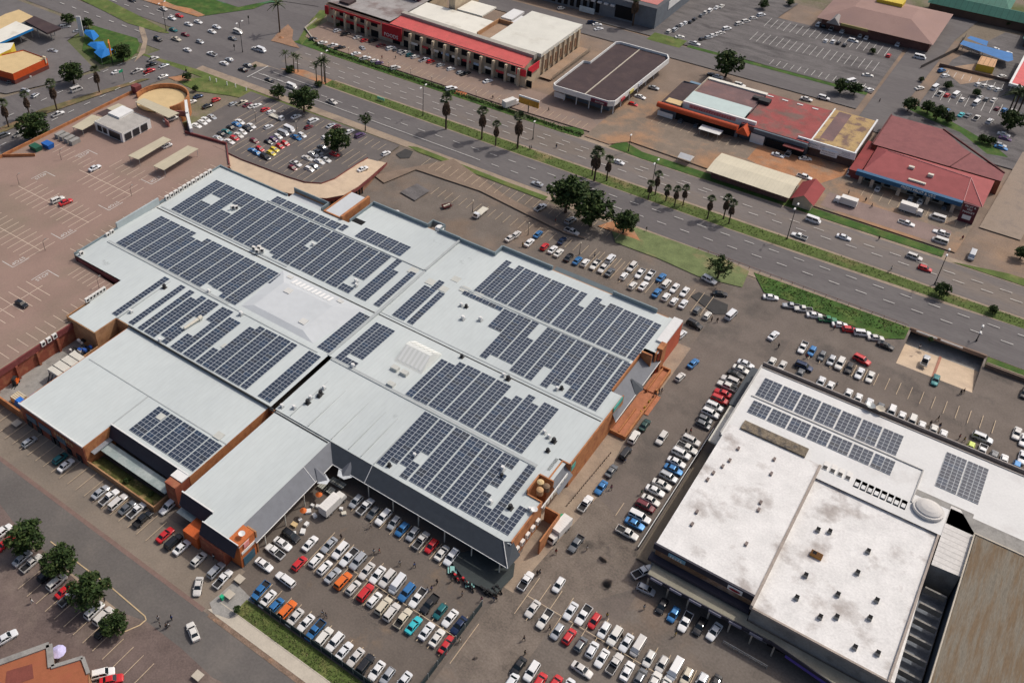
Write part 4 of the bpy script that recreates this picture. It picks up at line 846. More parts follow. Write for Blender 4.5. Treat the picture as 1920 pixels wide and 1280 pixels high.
for i, (x, y) in enumerate(vents):
    p = P(x, y, 7.45); o = MB(); o.frus((-.42, .42, -.42, .42, 0), (-.3, .3, -.3, .3, .75)); o.box(-.36, .36, -.36, .36, .75, .85, 1); o.world = False
    q_ = o.build('roof_vent', [conc_g, black]); q_.location = p; tag(q_, 'small square vent stub on the stained white roof', 'roof vent', 'vent stubs on the stained white roof')
o = MB(); o.box(-1.1, 1.1, -.6, .6, 0, .7); [o.box(-1.1, 1.1, -.55+.3*i, -.42+.3*i, .7, .8, 1) for i in range(4)]; o.world = False
q_ = o.build('roof_crate', [mat('orange_timber', (.45, .22, .06), .8), mat('brown_timber', (.2, .1, .04), .8)]); q_.location = P(1530, 1042, 7.45); tag(q_, 'orange slatted timber crate standing alone on the white roof', 'crate')
S = [(-27.0+4.40*k, 2, (170.9, 177.5)) for k in range(7)]
array(S, 'in the white building upper row', zf=lambda y: 8.0, cw=2.0)
array([(-26.6+4.40*k, 2, (164.7, 169.0)) for k in range(7)], 'in the white building lower row', zf=lambda y: 8.0, cw=2.0)
array([(12.0, 2, (167.3, 178.3)), (16.2, 2, (167.3, 178.3))], 'near the dome', zf=lambda y: 8.0, cw=1.95)
br = empty('brown_roofed_warehouse', (35, 135, 0), label='warehouse with a weathered brown fibre roof and dark blue side wall', cat='warehouse')
b = MB(); b.wall(R(21.0, 75, 90, 158.2), 0, 8.6); b.build('wall', mat('dark_blue_wall', (.035, .055, .085), .8, .12, .4, 3.), br)
MB().quad((21.0, 90, 8.65), (75, 90, 8.65), (75, 158.2, 8.9), (21.2, 158.2, 8.9)).build('roof', roof_brown, br)
b = MB(); b.box(20.8, 21.05, 90, 158.2, 8.3, 9.0); b.box(20.8, 75, 158.2, 158.5, 8.3, 9.1); b.build('roof_trim', conc_l, br)
# ------------------------------------------------ red shopping strip and its neighbours
rs = empty('red_shopping_strip', (-195, 295, 0), label='two-storey shopping strip with bright red sloping roof and cream columns', cat='shop building')
MB().wall([(-250, 286.5), (-154.6, 284.2), (-154.6, 325.5), (-176, 325.5), (-176, 312), (-216, 312), (-216, 326), (-250, 326)], 0, 7.95).build('wall', cream_w, rs)
MB().quad((-217, 285.6, 7.6), (-153.6, 283.2, 7.6), (-154.4, 291.6, 8.6), (-216.6, 294.5, 8.6)).build('red_roof', red_roof, rs)
MB().poly([(-250, 287.6), (-217, 286.6), (-216.4, 327), (-250, 327)], 8.4).build('west_roof', mat('dirty_flat_roof', (.33, .31, .30), .9, .15, .3, 3., (.17, .12, .11), .12, .5, .7), rs)
b = MB(); b.box(-216.4, -182, 296.2, 311, 8.0, 8.3); b.box(-202, -190, 312, 323, 8.0, 8.6); b.build('middle_roof', cream_roof, rs)
b = MB(); b.bar((-216.8, 294.9, 7.6), (-154, 292.2, 7.6), 2.2, 2.0); b.build('roof_screen', mat('taupe_screen', (.36, .34, .30), .85), rs)
b = MB(); b.box(-175.4, -152.6, 294, 326.5, 8.0, 9.4); b.build('hall_roof', mat('pale_hall_roof', (.66, .65, .58), .75, .05, .2, 3., (.55, .53, .46), .12, .55, .72), rs); MB().poly(R(-182, -175.5, 296, 312), 8.02).build('roof_yard', dirt, rs); b = MB(); b.box(-182.2, -181.8, 296, 312, 8, 9.6); b.box(-182, -175.5, 311.6, 312, 8, 9.6); b.build('yard_wall', brick_t, rs)
b = MB(); b.wall(R(-175, -152.9, 294.2, 326.2), 0, 8.0); b.build('hall_wall', cream_w, rs)
b = MB()
for i in range(8): b.box(-152.9, -152.3, 296+3.9*i, 296.7+3.9*i, 0, 8.4)
b.build('wall_pier', cream_w, rs)
b = MB()
for i in range(7): b.box(-152.88, -152.6, 297.9+3.9*i, 299.2+3.9*i, 2.0, 5.4)
b.build('rusty_shutter', mat('rust_shutter', (.22, .13, .08), .9, .2, 1., 4.), rs)
b = MB()
for i in range(17):
    x = -244+5.55*i; y = 284.6-(x+244)*.024
    if not -226 < x < -208: b.box(x-.45, x+.45, y-.5, y+.5, 0, 7.3)
b.build('column', cream_w, rs)
b = MB(); 
for i in range(17):
    x = -242.7+5.55*i; y = 286.35-(x+244)*.024
    if not -225 < x < -217: b.box(x, x+3.2, y-.25, y-.05, 4.6, 6.8); b.box(x, x+3.6, y-.25, y-.05, .2, 2.9)
b.build('window', black, rs)
b = MB(); b.bar((-246, 284.9, 3.2), (-226, 284.4, 3.2), .2, 1.0, 0); b.bar((-246, 284.6, 7.0), (-220, 284.1, 7.0), .3, .8, 0); b.box(-219, -209.5, 283.7, 284.2, 2.7, 8.1, 0); b.box(-249.6, -247.8, 284.9, 285.3, 4, 7.6)
b.build('red_panel', red_w, rs)
text('FOODS', 2.1, white_t, rs, frame((-214.3, 283.5, 4.0), (1, 0, 0), (0, 0, 1)), 'lettering')
b = MB()
for i, cc in enumerate((0, 1, 0, 2, 0, 1, 2, 0, 1, 0)):
    x = -205+5.0*i; y = 284.6-(x+244)*.024; b.box(x, x+3.6, y-.12, y, 3.2, 4.1, cc)
b.build('shop_sign', [mat('sign_white', (.66, .66, .62), .6), mat('sign_red', (.42, .04, .05), .6), mat('sign_blue', (.28, .38, .50), .6)], rs)
b = MB(); b.box(-152.4, -152.1, 284.2, 292.2, 4.6, 7.6); b.box(-156.5, -152.4, 282.7, 283.0, 4.6, 7.2); b.build('corner_sign', mat('crimson_sign', (.62, .03, .05), .55), rs)
MB().wall(R(-157, -152.5, 283.0, 294), 0, 7.5).build('corner_wall', cream_w, rs)
b = MB(); b.box(-227, -219, 309, 318, 8.4, 12); b.build('plant_room', mat('dark_plum_wall', (.055, .02, .035), .8), rs)
text('FOODS', 1.8, white_t, rs, frame((-218.9, 309.5, 10.4), (0, 1, 0), (0, 0, 1)), 'lettering')
MB().box(-206, -203, 312, 330, 0, 13).build('stair_tower', cream_w, rs)
b = MB(); b.box(-245, -240, 289, 294, 8.4, 9.4); b.build('roof_tank_base', choc, rs)
b = MB(); b.box(-177, -171, 313, 321, 8, 8.9); b.box(-183, -178, 315, 325, 8, 9.0); b.build('roof_shed', roof_wn, rs)
g = empty('service_yard_fence', (-149, 310, 0), label='pale palisade fence and sandy strip behind the cream warehouse', cat='fence')
b = MB(); [b.box(-147.2, -147.1, 294+.5*i, 294.1+.5*i, 0, 2.2) for i in range(62)]; b.build('pale_rail', conc_l, g); ground('sandy_strip', R(-152.2, -147.3, 293, 325), dirt)
# brown flat roof
g = empty('brown_roofed_shop', (-128, 300, 0), label='low shop with dark brown flat roof and broad white rim', cat='shop building')
outl = [(-140.3, 281.6), (-139, 280.4), (-118.2, 280.8), (-116.4, 282.2), (-115.0, 324.8), (-116.8, 327.6), (-136.4, 327.6), (-137.8, 326.2), (-137.8, 305), (-140.3, 304.2)]
MB().poly(outl, 5.4).build('roof', choc, g)
b = MB(); b.wall(outl, 4.3, 6.3); ins = [(-128+(x+128)*.975, 303+(y-303)*.985) for x, y in outl]; b.wall(ins[::-1], 4.3, 6.3)
n = len(outl); b.add([(x, y, 6.3) for x, y in outl]+[(x, y, 6.3) for x, y in ins], [(i, (i+1) % n, n+(i+1) % n, n+i) for i in range(n)]); b.build('white_rim', white_t, g)
MB().wall(R(-137.5, -119.5, 285.5, 325), 0, 4.5).build('wall', grey_w, g)
MB().box(-128.1, -127.7, 282, 327, 5.41, 5.65).build('roof_rib', conc_l, g)
b = MB(); [b.tube((x, 282.4, 0), (x, 282.4, 4.3), .2, n=8) for x in (-136, -131, -126, -121)]; [b.tube((-117.4, y, 0), (-117.4, y, 4.3), .2, n=8) for y in (284, 290, 297, 304, 311, 318)]; b.build('post', white_t, g)
MB().box(-124.6, -118.4, 280.2, 280.42, 4.5, 5.9).build('maroon_sign', mat('maroon_sign', (.12, .02, .04), .6), g)
strokes(8, 3.6, .6, white_t, g, frame((-121.0, 280.12, 5.2), (1, 0, 0), (0, 0, 1)))
MB().box(-139.6, -135.2, 281.6, 281.8, 1.2, 3.2).build('white_board', white_t, g)
b = MB()
for (y, c_) in ((286, 0), (293, 1), (300, 2), (307, 1)): b.box(-115.9, -115.6, y, y+3, 4.7, 5.7, c_)
b.build('side_sign', [mat('s_red', (.4, .05, .06), .6), mat('s_yellow', (.55, .48, .15), .6), mat('s_grey', (.4, .42, .5), .6)], g)
# orange fronted store
g = empty('orange_fronted_store', (-88, 306, 0), label='store with long orange-red rolled fascia and pale aqua roof panel', cat='shop building')
MB().wall([(-104, 293.5), (-76, 293.5), (-76, 319.5), (-97.5, 319.5), (-97.5, 313), (-104, 313)], 0, 5.2).build('wall', grey_w, g)
MB().poly([(-104, 293.5), (-97.2, 293.5), (-97.2, 313), (-104, 311)], 5.3).build('brown_roof', choc, g)
MB().poly(R(-97.2, -76, 303, 318.6), 5.5).build('plum_roof', plum, g); MB().box(-97.2, -75.6, 318.2, 319.8, 5.3, 6.0).build('cream_parapet', cream_roof, g); MB().box(-97.4, -97.1, 296, 319.5, 5.2, 6.2).build('side_parapet', conc, g)
b = MB(); b.quad((-97, 296.6, 6.6), (-75.8, 296.6, 6.6), (-75.8, 304.4, 6.9), (-97, 304.4, 6.9)); b.build('aqua_roof', aqua, g)
MB().box(-97.1, -71.4, 295.6, 296.5, 3.9, 6.6).build('white_fascia', white_t, g)
b = MB()
for a_, c_ in (((-104.8, 292.2, 4.6), (-76, 292.2, 4.6)),): b.tube(a_, c_, 1.0, n=14)
b.build('rolled_fascia', orange_f, g)
MB().box(-94.6, -78.2, 295.4, 295.58, 4.9, 6.2).build('faded_sign', mat('faded_pink_sign', (.55, .25, .24), .7, .2, 1., 3.), g)
strokes(16, 14.5, .8, mat('dull_red_letter', (.34, .05, .06), .7), g, frame((-86.5, 295.3, 5.55), (1, 0, 0), (0, 0, 1)))
b = MB(); b.add([(-76.2, 291.2, 3.2), (-71.8, 291.2, 3.2), (-74.0, 291.2, 6.0), (-76.2, 295, 3.2), (-71.8, 295, 3.2), (-74, 295, 6.0)], [(0, 1, 2), (5, 4, 3), (0, 2, 5, 3), (1, 4, 5, 2)]); b.build('entrance_gable', orange_f, g)
b = MB(); b.box(-87.6, -80.2, 287.6, 291.2, 2.5, 2.65); b.build('carport_roof', roof_wn, g); b = MB(); [b.tube((x, 288, 0), (x, 288, 2.5), .08, n=6) for x in (-87, -84, -80.8)]; b.build('carport_post', steel, g)
MB().box(-104.2, -98.6, 291.9, 292.1, .6, 2.4).build('white_sign', white_t, g); b = MB(); b.box(-98, -77, 293.3, 293.42, .2, 3.1); b.build('shop_window', black, g)
MB().box(-103.3, -97.6, 313.2, 318.8, 0, 3).build('blue_shed', mat('dusty_blue_roof', (.16, .25, .34), .6, .1), g)
b = MB(); b.poly(R(-102.9, -97.3, 294, 297.4), 5.45); b.build('sand_patch', petrol_y, g)
# patchy red roof
g = empty('patchy_red_roofed_shop', (-64, 308, 0), label='shop row under a patchy red and brown flat roof', cat='shop building')
MB().wall(R(-75.5, -53.4, 294.5, 321), 0, 5.4).build('wall', mat('dark_grey_wall', (.10, .11, .12), .8), g); MB().poly(R(-75.7, -53.4, 294.5, 321), 5.45).build('roof', rust_roof, g)  # wall in a plain dark grey
MB().box(-71.2, -53.4, 293.6, 294.5, 3.9, 5.3).build('grey_fascia', mat('grey_fascia', (.11, .14, .17), .7), g); MB().box(-71.6, -67.0, 293.4, 293.58, .3, 3.6).build('pale_front', white_t, g)
b = MB(); b.box(-60.4, -53.8, 291.6, 293.5, 3.4, 3.6); b.build('maroon_canopy', maroon, g); b = MB(); b.box(-66.5, -54, 293.7, 293.85, .2, 3.2); b.build('shop_window', black, g)
b = MB(); b.box(-76.4, -72.6, 311.5, 314.5, 5.45, 6.8); b.box(-78.9, -76.6, 313, 314.6, 5.5, 6.5); b.build('roof_machinery', darkm, g)
b = MB(); [b.box(-75.4+5.2*i, -73.4+5.2*i, 318.6, 319.2, 5.5, 5.65) for i in range(4)]; b.build('rooflight', white_t, g)
# ochre roof with the wide white sign
g = empty('ochre_roofed_shop', (-46, 308, 0), label='shop with ochre-stained roof and a wide white sign board along its front', cat='shop building')
MB().wall(R(-53.2, -39.4, 296.6, 322), 0, 5.6).build('wall', mat('umber_wall', (.11, .07, .06), .8), g); MB().poly(R(-53.2, -39.4, 296.4, 322.2), 5.65).build('roof', ochre_roof, g)
b = MB(); b.box(-53.3, -52.9, 296.4, 322.2, 5.5, 6.1); b.box(-39.5, -39.0, 296.0, 322.4, 5.4, 6.2); b.build('white_verge', white_t, g)
MB().poly(R(-51.5, -47.3, 300, 321.5), 5.67).build('purple_roof_bay', plum, g)
MB().box(-57.3, -38.8, 295.6, 296.1, 3.7, 6.2).build('sign_board', mat('board_white', (.80, .84, .86), .6, .03), g); MB().box(-49.3, -44.0, 295.2, 295.55, 2.7, 4.6).build('lower_sign', mat('board_white'
, (.62, .66, .68)), g)
dk = mat('slate_letter', (.03, .05, .08), .6)
b = MB(); n = 18; ri = [(-54.6+r_*math.cos(2*PI*i/n), 295.45, 5.25+r_*math.sin(2*PI*i/n)) for r_ in (.62, .25) for i in range(n)]; b.add(ri, [(i, (i+1) % n, n+(i+1) % n, n+i) for i in range(n)]); b.build('ring_logo', dk, g)
for (x, z_, n_, w_, h_) in ((-51.9, 5.0, 8, 3.6, .5), (-53.3, 4.15, 18, 6.4, .28), (-49.0, 5.2, 5, 1.6, .25), (-49.0, 4.6, 5, 1.6, .25), (-46.7, 4.1, 9, 4.2, .38), (-46.7, 3.3, 11, 4.4, .38), (-41.6, 5.3, 6, 2.6, .25), (-41.6, 4.8, 6, 2.6, .25), (-41.8, 4.2, 8, 3.6, .25), (-56.4, 5.6, 4, 1.2, .25)):
    strokes(n_, w_, h_, dk, g, frame((x, 295.5 if z_ > 4.1 else 295.1, z_), (1, 0, 0), (0, 0, 1)))
# fruit market
g = empty('market_hall', (-17, 297, 0), label='market hall with rose-red hipped roof and long blue fascia', cat='shop building')
MB().wall(R(-34, -2.5, 291, 306), 0, 4.6).build('wall', mat('beige_market_wall', (.34, .31, .26), .8, .1), g)
b = MB(); b.add([(-34.6, 289.5, 4.6), (-5.5, 289.5, 4.6), (-.3, 289.5, 4.4), (-.1, 307, 4.6), (-34.8, 307, 4.6), (-31, 302, 7.0), (-6.2, 299.5, 7.2)], [(0, 1, 6, 5), (1, 2, 6), (2, 3, 6), (3, 4, 5, 6), (4, 0, 5)]); b.build('hip_roof', mar_roof2, g)
b = MB(); b.box(-36.2, -5.6, 287.9, 289.4, 3.3, 4.7); b.build('blue_fascia', blue_f, g)
text('FRESH FRUIT & VEG', 1.15, white_t, g, frame((-17.8, 287.75, 4.05), (1, 0, 0), (0, 0, 1)))
b = MB()
for x in (-32.6, -29.5, -26.8, -20.0, -17.2, -12.6, -9.4): b.box(x-.9, x+.9, 290.7, 290.9, .9, 2.9)
b.build('window', black, g); b = MB(); [b.box(x-.5, x+.5, 288.2, 288.9, 0, 3.3) for x in (-34.4, -30.9, -23, -14.6, -7.5)]; b.build('pier', conc, g)
b = MB(); b.tube((-6.2, 299.5, 7.25), (-5.5, 289.5, 4.7), .12, n=5); b.tube((-6.2, 299.5, 7.25), (-.3, 289.5, 4.5), .12, n=5); b.tube((-31, 302, 7.05), (-6.2, 299.5, 7.25), .12, n=5); b.build('ridge_cap', mat('pink_ridge', (.60, .30, .28), .7), g)
b = MB(); [b.box(x-.8, x+.8, y-.5, y+.5, 5.6, 6.9) for x, y in ((-22.5, 296.6), (-16.6, 295.4))]; b.box(-21.8, -16.8, 291, 291.8, 4.9, 5.5); b.build('roof_box', steel_w, g)
t_ = empty('tall_market_sign', (-3, 285.2, 0), label='tall maroon rounded sign board standing before the market hall', cat='sign')
b = MB(); b.box(-5.2, -1.0, 284.9, 285.5, .4, 6.6); b.build('sign_panel', mat('oxblood_sign', (.115, .028, .038), .6), t_)
for i, s_ in enumerate(('FRUIT &', 'VEG', 'MARKET')): text(s_, .85, white_t, t_, frame((-3.1, 284.84, 5.9-.95*i), (1, 0, 0), (0, 0, 1)))
b = MB(); b.box(-4.3, -2.0, 284.78, 284.88, 1.6, 3.0); b.build('emblem', white_t, t_)
g = empty('maroon_roofed_hall', (-20, 318, 0), label='wide low hall with a dull maroon roof stepping down to the right', cat='building')
MB().wall([(-36.6, 307.3), (1.5, 307.3), (1.5, 313), (-12, 322), (-20, 331), (-36.6, 331)], 0, 4.6).build('wall', brick_r, g); MB().poly([(-36.6, 307.3), (1.5, 307.3), (1.5, 313), (-12, 322), (-20, 331), (-36.6, 331)], 4.9).build('roof', mar_roof, g)
b = MB(); b.bar((-20, 331, 4.7), (1.5, 313, 4.7), .4, .5); b.box(-36.8, -36.4, 307, 331, 4.7, 5.3); b.bar((-13, 307.5, 4.9), (-9.5, 320, 4.9), .25, .15); b.build('roof_edge', mat('dark_maroon_edge', (.11, .035, .035), .8), g)
g = empty('maroon_link_roof', (-38, 300, 0), label='small dark maroon roof squeezed between the ochre and market roofs', cat='shed'); MB().wall(R(-38.6, -35.2, 290.5, 312), 0, 3.2).build('wall', maroon, g); MB().poly(R(-38.7, -35.2, 290.2, 312), 3.25).build('roof', mat('deep_red_roof', (.24, .035, .035), .7), g)
# cream long shed + little gable house
g = empty('long_cream_shed', (-61, 270, 0), label='long low shed with cream sheet roof beside the grass verge', cat='shed')
MB().wall(R(-73.6, -49.5, 264.6, 274.6), 0, 3.0).build('wall', mat('shed_wall', (.15, .08, .07), .85, .2), g)
b = MB(); b.quad((-75, 263.2, 3.1), (-48.6, 262.8, 3.1), (-48.8, 269.5, 3.7), (-75, 269.8, 3.7)); b.quad((-75, 269.8, 3.7), (-48.8, 269.5, 3.7), (-49, 276, 3.1), (-75, 276.2, 3.1)); b.build('roof', sheetmat('cream_shed_roof', (.60, .55, .42), 1.2, 'x', .08, .7, var=.06, sc1=.2, sc2=3.), g)
g = empty('little_gable_house', (-44.8, 269.5, 0), label='tiny cream house with a red gabled roof beside the white truck', cat='house')
MB().wall(R(-47.6, -42.2, 264.4, 274.6), 0, 2.9).add([(-47.6, 264.4, 2.9), (-42.2, 264.4, 2.9), (-44.9, 264.4, 4.9)], [(0, 1, 2)]).build('wall', cream_w, g)
b = MB(); b.quad((-48.4, 263.6, 2.7), (-44.9, 263.6, 5.1), (-44.9, 275.2, 5.1), (-48.4, 275.2, 2.7)); b.quad((-44.9, 263.6, 5.1), (-41.4, 263.6, 2.7), (-41.4, 275.2, 2.7), (-44.9, 275.2, 5.1)); b.build('roof', mat('crimson_gable_roof', (.27, .05, .05), .75, .1), g)
# north-east: pink roof, green roofs, grey showroom
g = empty('pink_hipped_building', (-60, 418, 0), label='broad building with faded pink hipped roof behind the far car park', cat='building')
MB().wall(R(-81, -39.5, 401.5, 434), 0, 4.4).build('wall', mat('dark_brick_wall', (.13, .065, .055), .85, .2), g)
b = MB(); b.add([(-83, 399.6, 4.4), (-38.2, 399.6, 4.4), (-38.2, 436, 4.4), (-83, 436, 4.4), (-72, 411, 8), (-50, 411, 8), (-50, 424, 8), (-72, 424, 8)], [(0, 1, 5, 4), (1, 2, 6, 5), (2, 3, 7, 6), (3, 0, 4, 7), (4, 5, 6, 7)]); b.build('hip_roof', pink_roof, g)
b = MB(); b.add([(-78.5, 398.6, 3.6), (-73.2, 398.6, 3.6), (-75.8, 398.6, 6.4), (-75.8, 404, 6.4), (-78.5, 404, 4.6), (-73.2, 404, 4.6)], [(0, 1, 2), (1, 5, 3, 2), (0, 2, 3, 4)]); b.build('porch_gable', mat('grey_gable', (.30, .28, .27), .7), g)
b = MB(); b.box(-73, -62.5, 399.0, 399.4, 3.7, 4.7); b.build('green_sign', mat('olive_sign', (.33, .28, .10), .6), g)
b = MB(); b.box(-66, -56, 421, 427, 7.6, 9.4); b.build('roof_sign', yellow_p, g)
for i, (x0, x1, y0, y1, lb) in enumerate(((-50, -5, 444, 452, 'dark green ribbed roof, the longest one at the top edge'), (-46, -20, 454, 470, 'green roofed block tucked behind the pink roofed building'), (-11, 12, 428, 455, 'green hipped roof near the right end of the top edge'))):
    gg = empty('green_roofed_building', ((x0+x1)/2, (y0+y1)/2, 0), label=lb, cat='building'); MB().wall(R(x0+1, x1-1, y0+1, y1), 0, 4).build('wall', mat('brown_wall', (.12, .08, .06), .85), gg)
    MB().frus((x0, x1, y0, y1, 4), (x0+4, x1-4, (y0+y1)/2-.2, (y0+y1)/2+.2, 7)).build('roof', grn_roof, gg)
p1, p2, p3 = P(1005, 40), P(1232, 56), P(1330, 0)
g = empty('grey_showroom', (p2.x, p2.y, 0), label='two-storey blue-grey showroom with coral red roof at the top edge', cat='showroom')
fx0, fx1, fy = P(960, -4).x-20, P(1226, 56).x, P(1226, 56).y
MB().wall(R(fx0, fx1, fy, fy+70), 0, 9.0).build('wall', grey_w, g); MB().poly(R(fx0, fx1, fy, fy+70), 9.0).build('roof', mat('roof_charcoal', (.10, .10, .11), .8), g); MB().poly(R(fx1-48, fx1-1.5, fy+3.5, fy+60), 9.1).build('coral_roof', mat('coral_roof', (.50, .19, .17), .7, .06), g)
b = MB(); [b.box(fx1-72+3*i, fx1-70.2+3*i, fy-.15, fy-.02, 1.0, 7.6) for i in range(16)]; b.box(fx1-18, fx1-10, fy-.15, fy-.02, 1.2, 6.6); b.build('window', black, g)
b = MB(); [b.box(fx1-50+3.0*i, fx1-48.2+3.0*i, fy-1.2, fy-.2, 5.6, 6.3) for i in range(11)]; b.build('sun_canopy', mat('canopy_grey', (.5, .52, .54), .6), g)
b = MB(); b.box(fx1-33, fx1-26, fy-3, fy-2.8, 1, 3.4); b.box(fx1-46, fx1-43, fy-.4, fy-.2, 3.4, 5); b.build('pale_sign', mat('ice_sign', (.42, .52, .58), .6), g); b = MB(); b.box(fx1+.02, fx1+.2, fy+12, fy+40, 4.5, 8); b.build('side_sign', white_t, g)
# right edge: blue shed, kiosk, red canopy
def rect_from(pts, z): a_ = [P(x, y, z) for x, y in pts]; return [(p.x, p.y) for p in a_]
g = empty('blue_roofed_carport', P(1850, 95), label='long blue-roofed carport with white truck behind it', cat='carport')
MB().poly(rect_from(((1800, 83), (1806, 76), (1898, 100), (1900, 113), (1890, 116)), 3.2), 3.2).build('roof', blue_p, g); MB().poly(rect_from(((1813, 72), (1820, 68), (1853, 78), (1850, 87)), 3.2), 3.25).build('rear_roof', blue_p, g)
b = MB(); [b.tube(tuple(P(x, y)), tuple(P(x, y)+Vector((0, 0, 3.2))), .1, n=6) for x, y in ((1803, 96), (1820, 101), (1840, 107), (1860, 112), (1880, 118))]; b.build('post', steel, g)
g = empty('striped_kiosk', P(1850, 128), label='small kiosk with yellow walls and rusty striped roof', cat='kiosk')
o_ = rect_from(((1832, 120), (1840, 105), (1870, 112), (1865, 127)), 3.0); MB().prism(o_, 0, 3.0).build('wall', yellow_p, g); MB().poly([(x, y) for x, y in o_], 3.05).build('roof', sheetmat('striped_rust_roof', (.55, .33, .18), 1.6, 'x', .5, .8), g)
g = empty('red_canopied_station', P(1915, 140), label='red canopy with thick white rim cut off by the right edge', cat='canopy')
o_ = rect_from(((1892, 156), (1925, 95), (2050, 130), (2010, 190)), 5.0); MB().prism(o_, 4.0, 5.0).build('white_rim', white_t, g); MB().poly([(o_[0][0]+.8, o_[0][1]+1), (o_[1][0]+.8, o_[1][1]-.5), o_[2], (o_[3][0], o_[3][1]+1)], 5.03).build('red_roof', mat('canopy_red', (.62, .12, .12), .6), g)
# ------------------------------------------------ top left: fuel station
g = empty('blue_edged_canopy', (-349, 210, 0), label='large cream fuel station canopy with bright blue edge', cat='canopy')
o_ = rect_from(((-30, 70), (30, 40), (62, 53), (0, 80), (-60, 95)), 5.2); MB().prism(o_, 4.3, 5.2, 0, 1).build('roof', [mat('azure_edge', (.02, .22, .55), .5), cream_roof], g)
b = MB(); [b.tube(tuple(P(x, y)), tuple(P(x, y)+Vector((0, 0, 4.4))), .25, n=8) for x, y in ((10, 92), (40, 80), (62, 72))]; b.build('post', steel, g)
g = empty('dark_canopy', (-335, 212, 0), label='dark brown flat canopy behind the blue-edged one', cat='canopy')
o_ = rect_from(((47, 40), (64, 30), (114, 52), (88, 62)), 5.0); MB().prism(o_, 4.2, 5.0).build('roof', choc, g); b = MB(); [b.tube(tuple(P(x, y)), tuple(P(x, y)+Vector((0, 0, 4.3))), .22, n=8) for x, y in ((74, 72), (98, 76), (104, 68))]; b.build('post', steel, g)
g = empty('tan_box_roof_shop', (-346, 222, 0), label='flat shop with sandy framed roof at the top left corner', cat='shop building')
o_ = rect_from(((-20, 40), (10, 25), (35, 17), (62, 30), (40, 42), (0, 60)), 5.0); MB().prism(o_, 0, 4.7, 0, 1).build('roof', [grey_w, petrol_y], g)
g = empty('orange_fast_food_shop', (-318, 180, 0), label='square restaurant with sandy flat roof and orange band', cat='restaurant')
o_ = rect_from(((-25, 118), (0, 104), (44, 94), (88, 110), (24, 139), (-5, 131)), 4.6); b = MB(); b.wall(o_, 2.0, 4.7, 0); b.wall(o_, 0, 2.0, 1); b.poly(o_, 4.3, 2); b.build('body', [mat('bright_orange_band', (.62, .09, .02), .5), mat('red_brown_base', (.16, .05, .04), .8), petrol_y], g)
b = MB(); b.box(o_[3][0]-1.2, o_[3][0]+.3, o_[3][1]-1, o_[3][1]-.5, 3.0, 5.6); b.build('round_sign', mat('sign_cream', (.7, .6, .42), .6), g)
g = empty('yellow_shop_block', (-325, 182, 0), label='yellow walled block behind the orange restaurant', cat='shop building'); o_ = rect_from(((-20, 92), (0, 82), (26, 80), (20, 92), (-5, 104)), 5.2); MB().prism(o_, 0, 5.2, 0, 1).build('body', [yellow_p, cream_roof], g)
for i, (pts, z) in enumerate(((((157, 62), (160, 56), (176, 57), (186, 68), (176, 77)), 2.8), (((164, 84), (170, 79), (194, 78), (200, 90), (182, 95)), 2.8), (((176, 98), (186, 90), (214, 92), (217, 98), (190, 110)), 2.8))):
    gg = empty('blue_shade_tent', P(*pts[0], 0), label=('pointed blue shade tent, %s of the three beside the traffic island' % ('topmost', 'middle one', 'lowest')[i]), cat='shade tent', group='blue shade tents')
    rr_ = rect_from(pts, z); mxx = sum(p[0] for p in rr_)/len(rr_); myy = sum(p[1] for p in rr_)/len(rr_)
    b = MB(); n = len(rr_); b.add([(x, y, z) for x, y in rr_]+[(mxx, myy, z+1.1)], [(i_, (i_+1) % n, n) for i_ in range(n)]); b.build('cloth', mat('tent_blue', (.015, .17, .50), .7, .1), gg)
    b = MB(); [b.tube((x, y, 0), (x, y, z), .07, n=5) for x, y in rr_]; b.build('pole', steel, gg)
g = empty('restaurant_sign', P(212, 122), label='tall orange roundel sign on a dark pole beside the blue tents', cat='sign')
p = P(212, 122); MB().tube((p.x, p.y, 0), (p.x, p.y, 5.5), .2, n=8).build('pole', darkm, g); b = MB(); M0 = Matrix.Translation((p.x, p.y, 6.5)) @ Matrix.Rotation(rad(-40), 4, 'Z'); b.M = M0; b.box(-1.8, 1.8, -.2, .2, -1.2, 3.2); b.build('panel', mat('sign_orange', (.66, .20, .05), .6), g)
b = MB(); b.M = M0; b.box(-1.7, 1.7, -.25, .25, -2.1, -1.3); b.build('yellow_strip', yellow_p, g)
b = MB(); b.M = M0; b.add([(1.1*math.cos(2*PI*i/16), -.26, 1.2+1.1*math.sin(2*PI*i/16)) for i in range(16)], [tuple(range(16))]); b.build('roundel', white_t, g)
g = empty('price_pylon', P(154, 70), label='tall white fuel price pylon leaning over the forecourt edge', cat='sign'); p = P(154, 68); b = MB(); b.M = Matrix.Translation((p.x, p.y, 0)) @ Matrix.Rotation(rad(30), 4, 'Z'); b.box(-.9, .9, -.2, .2, 0, 8.5); b.build('panel', white_t, g)
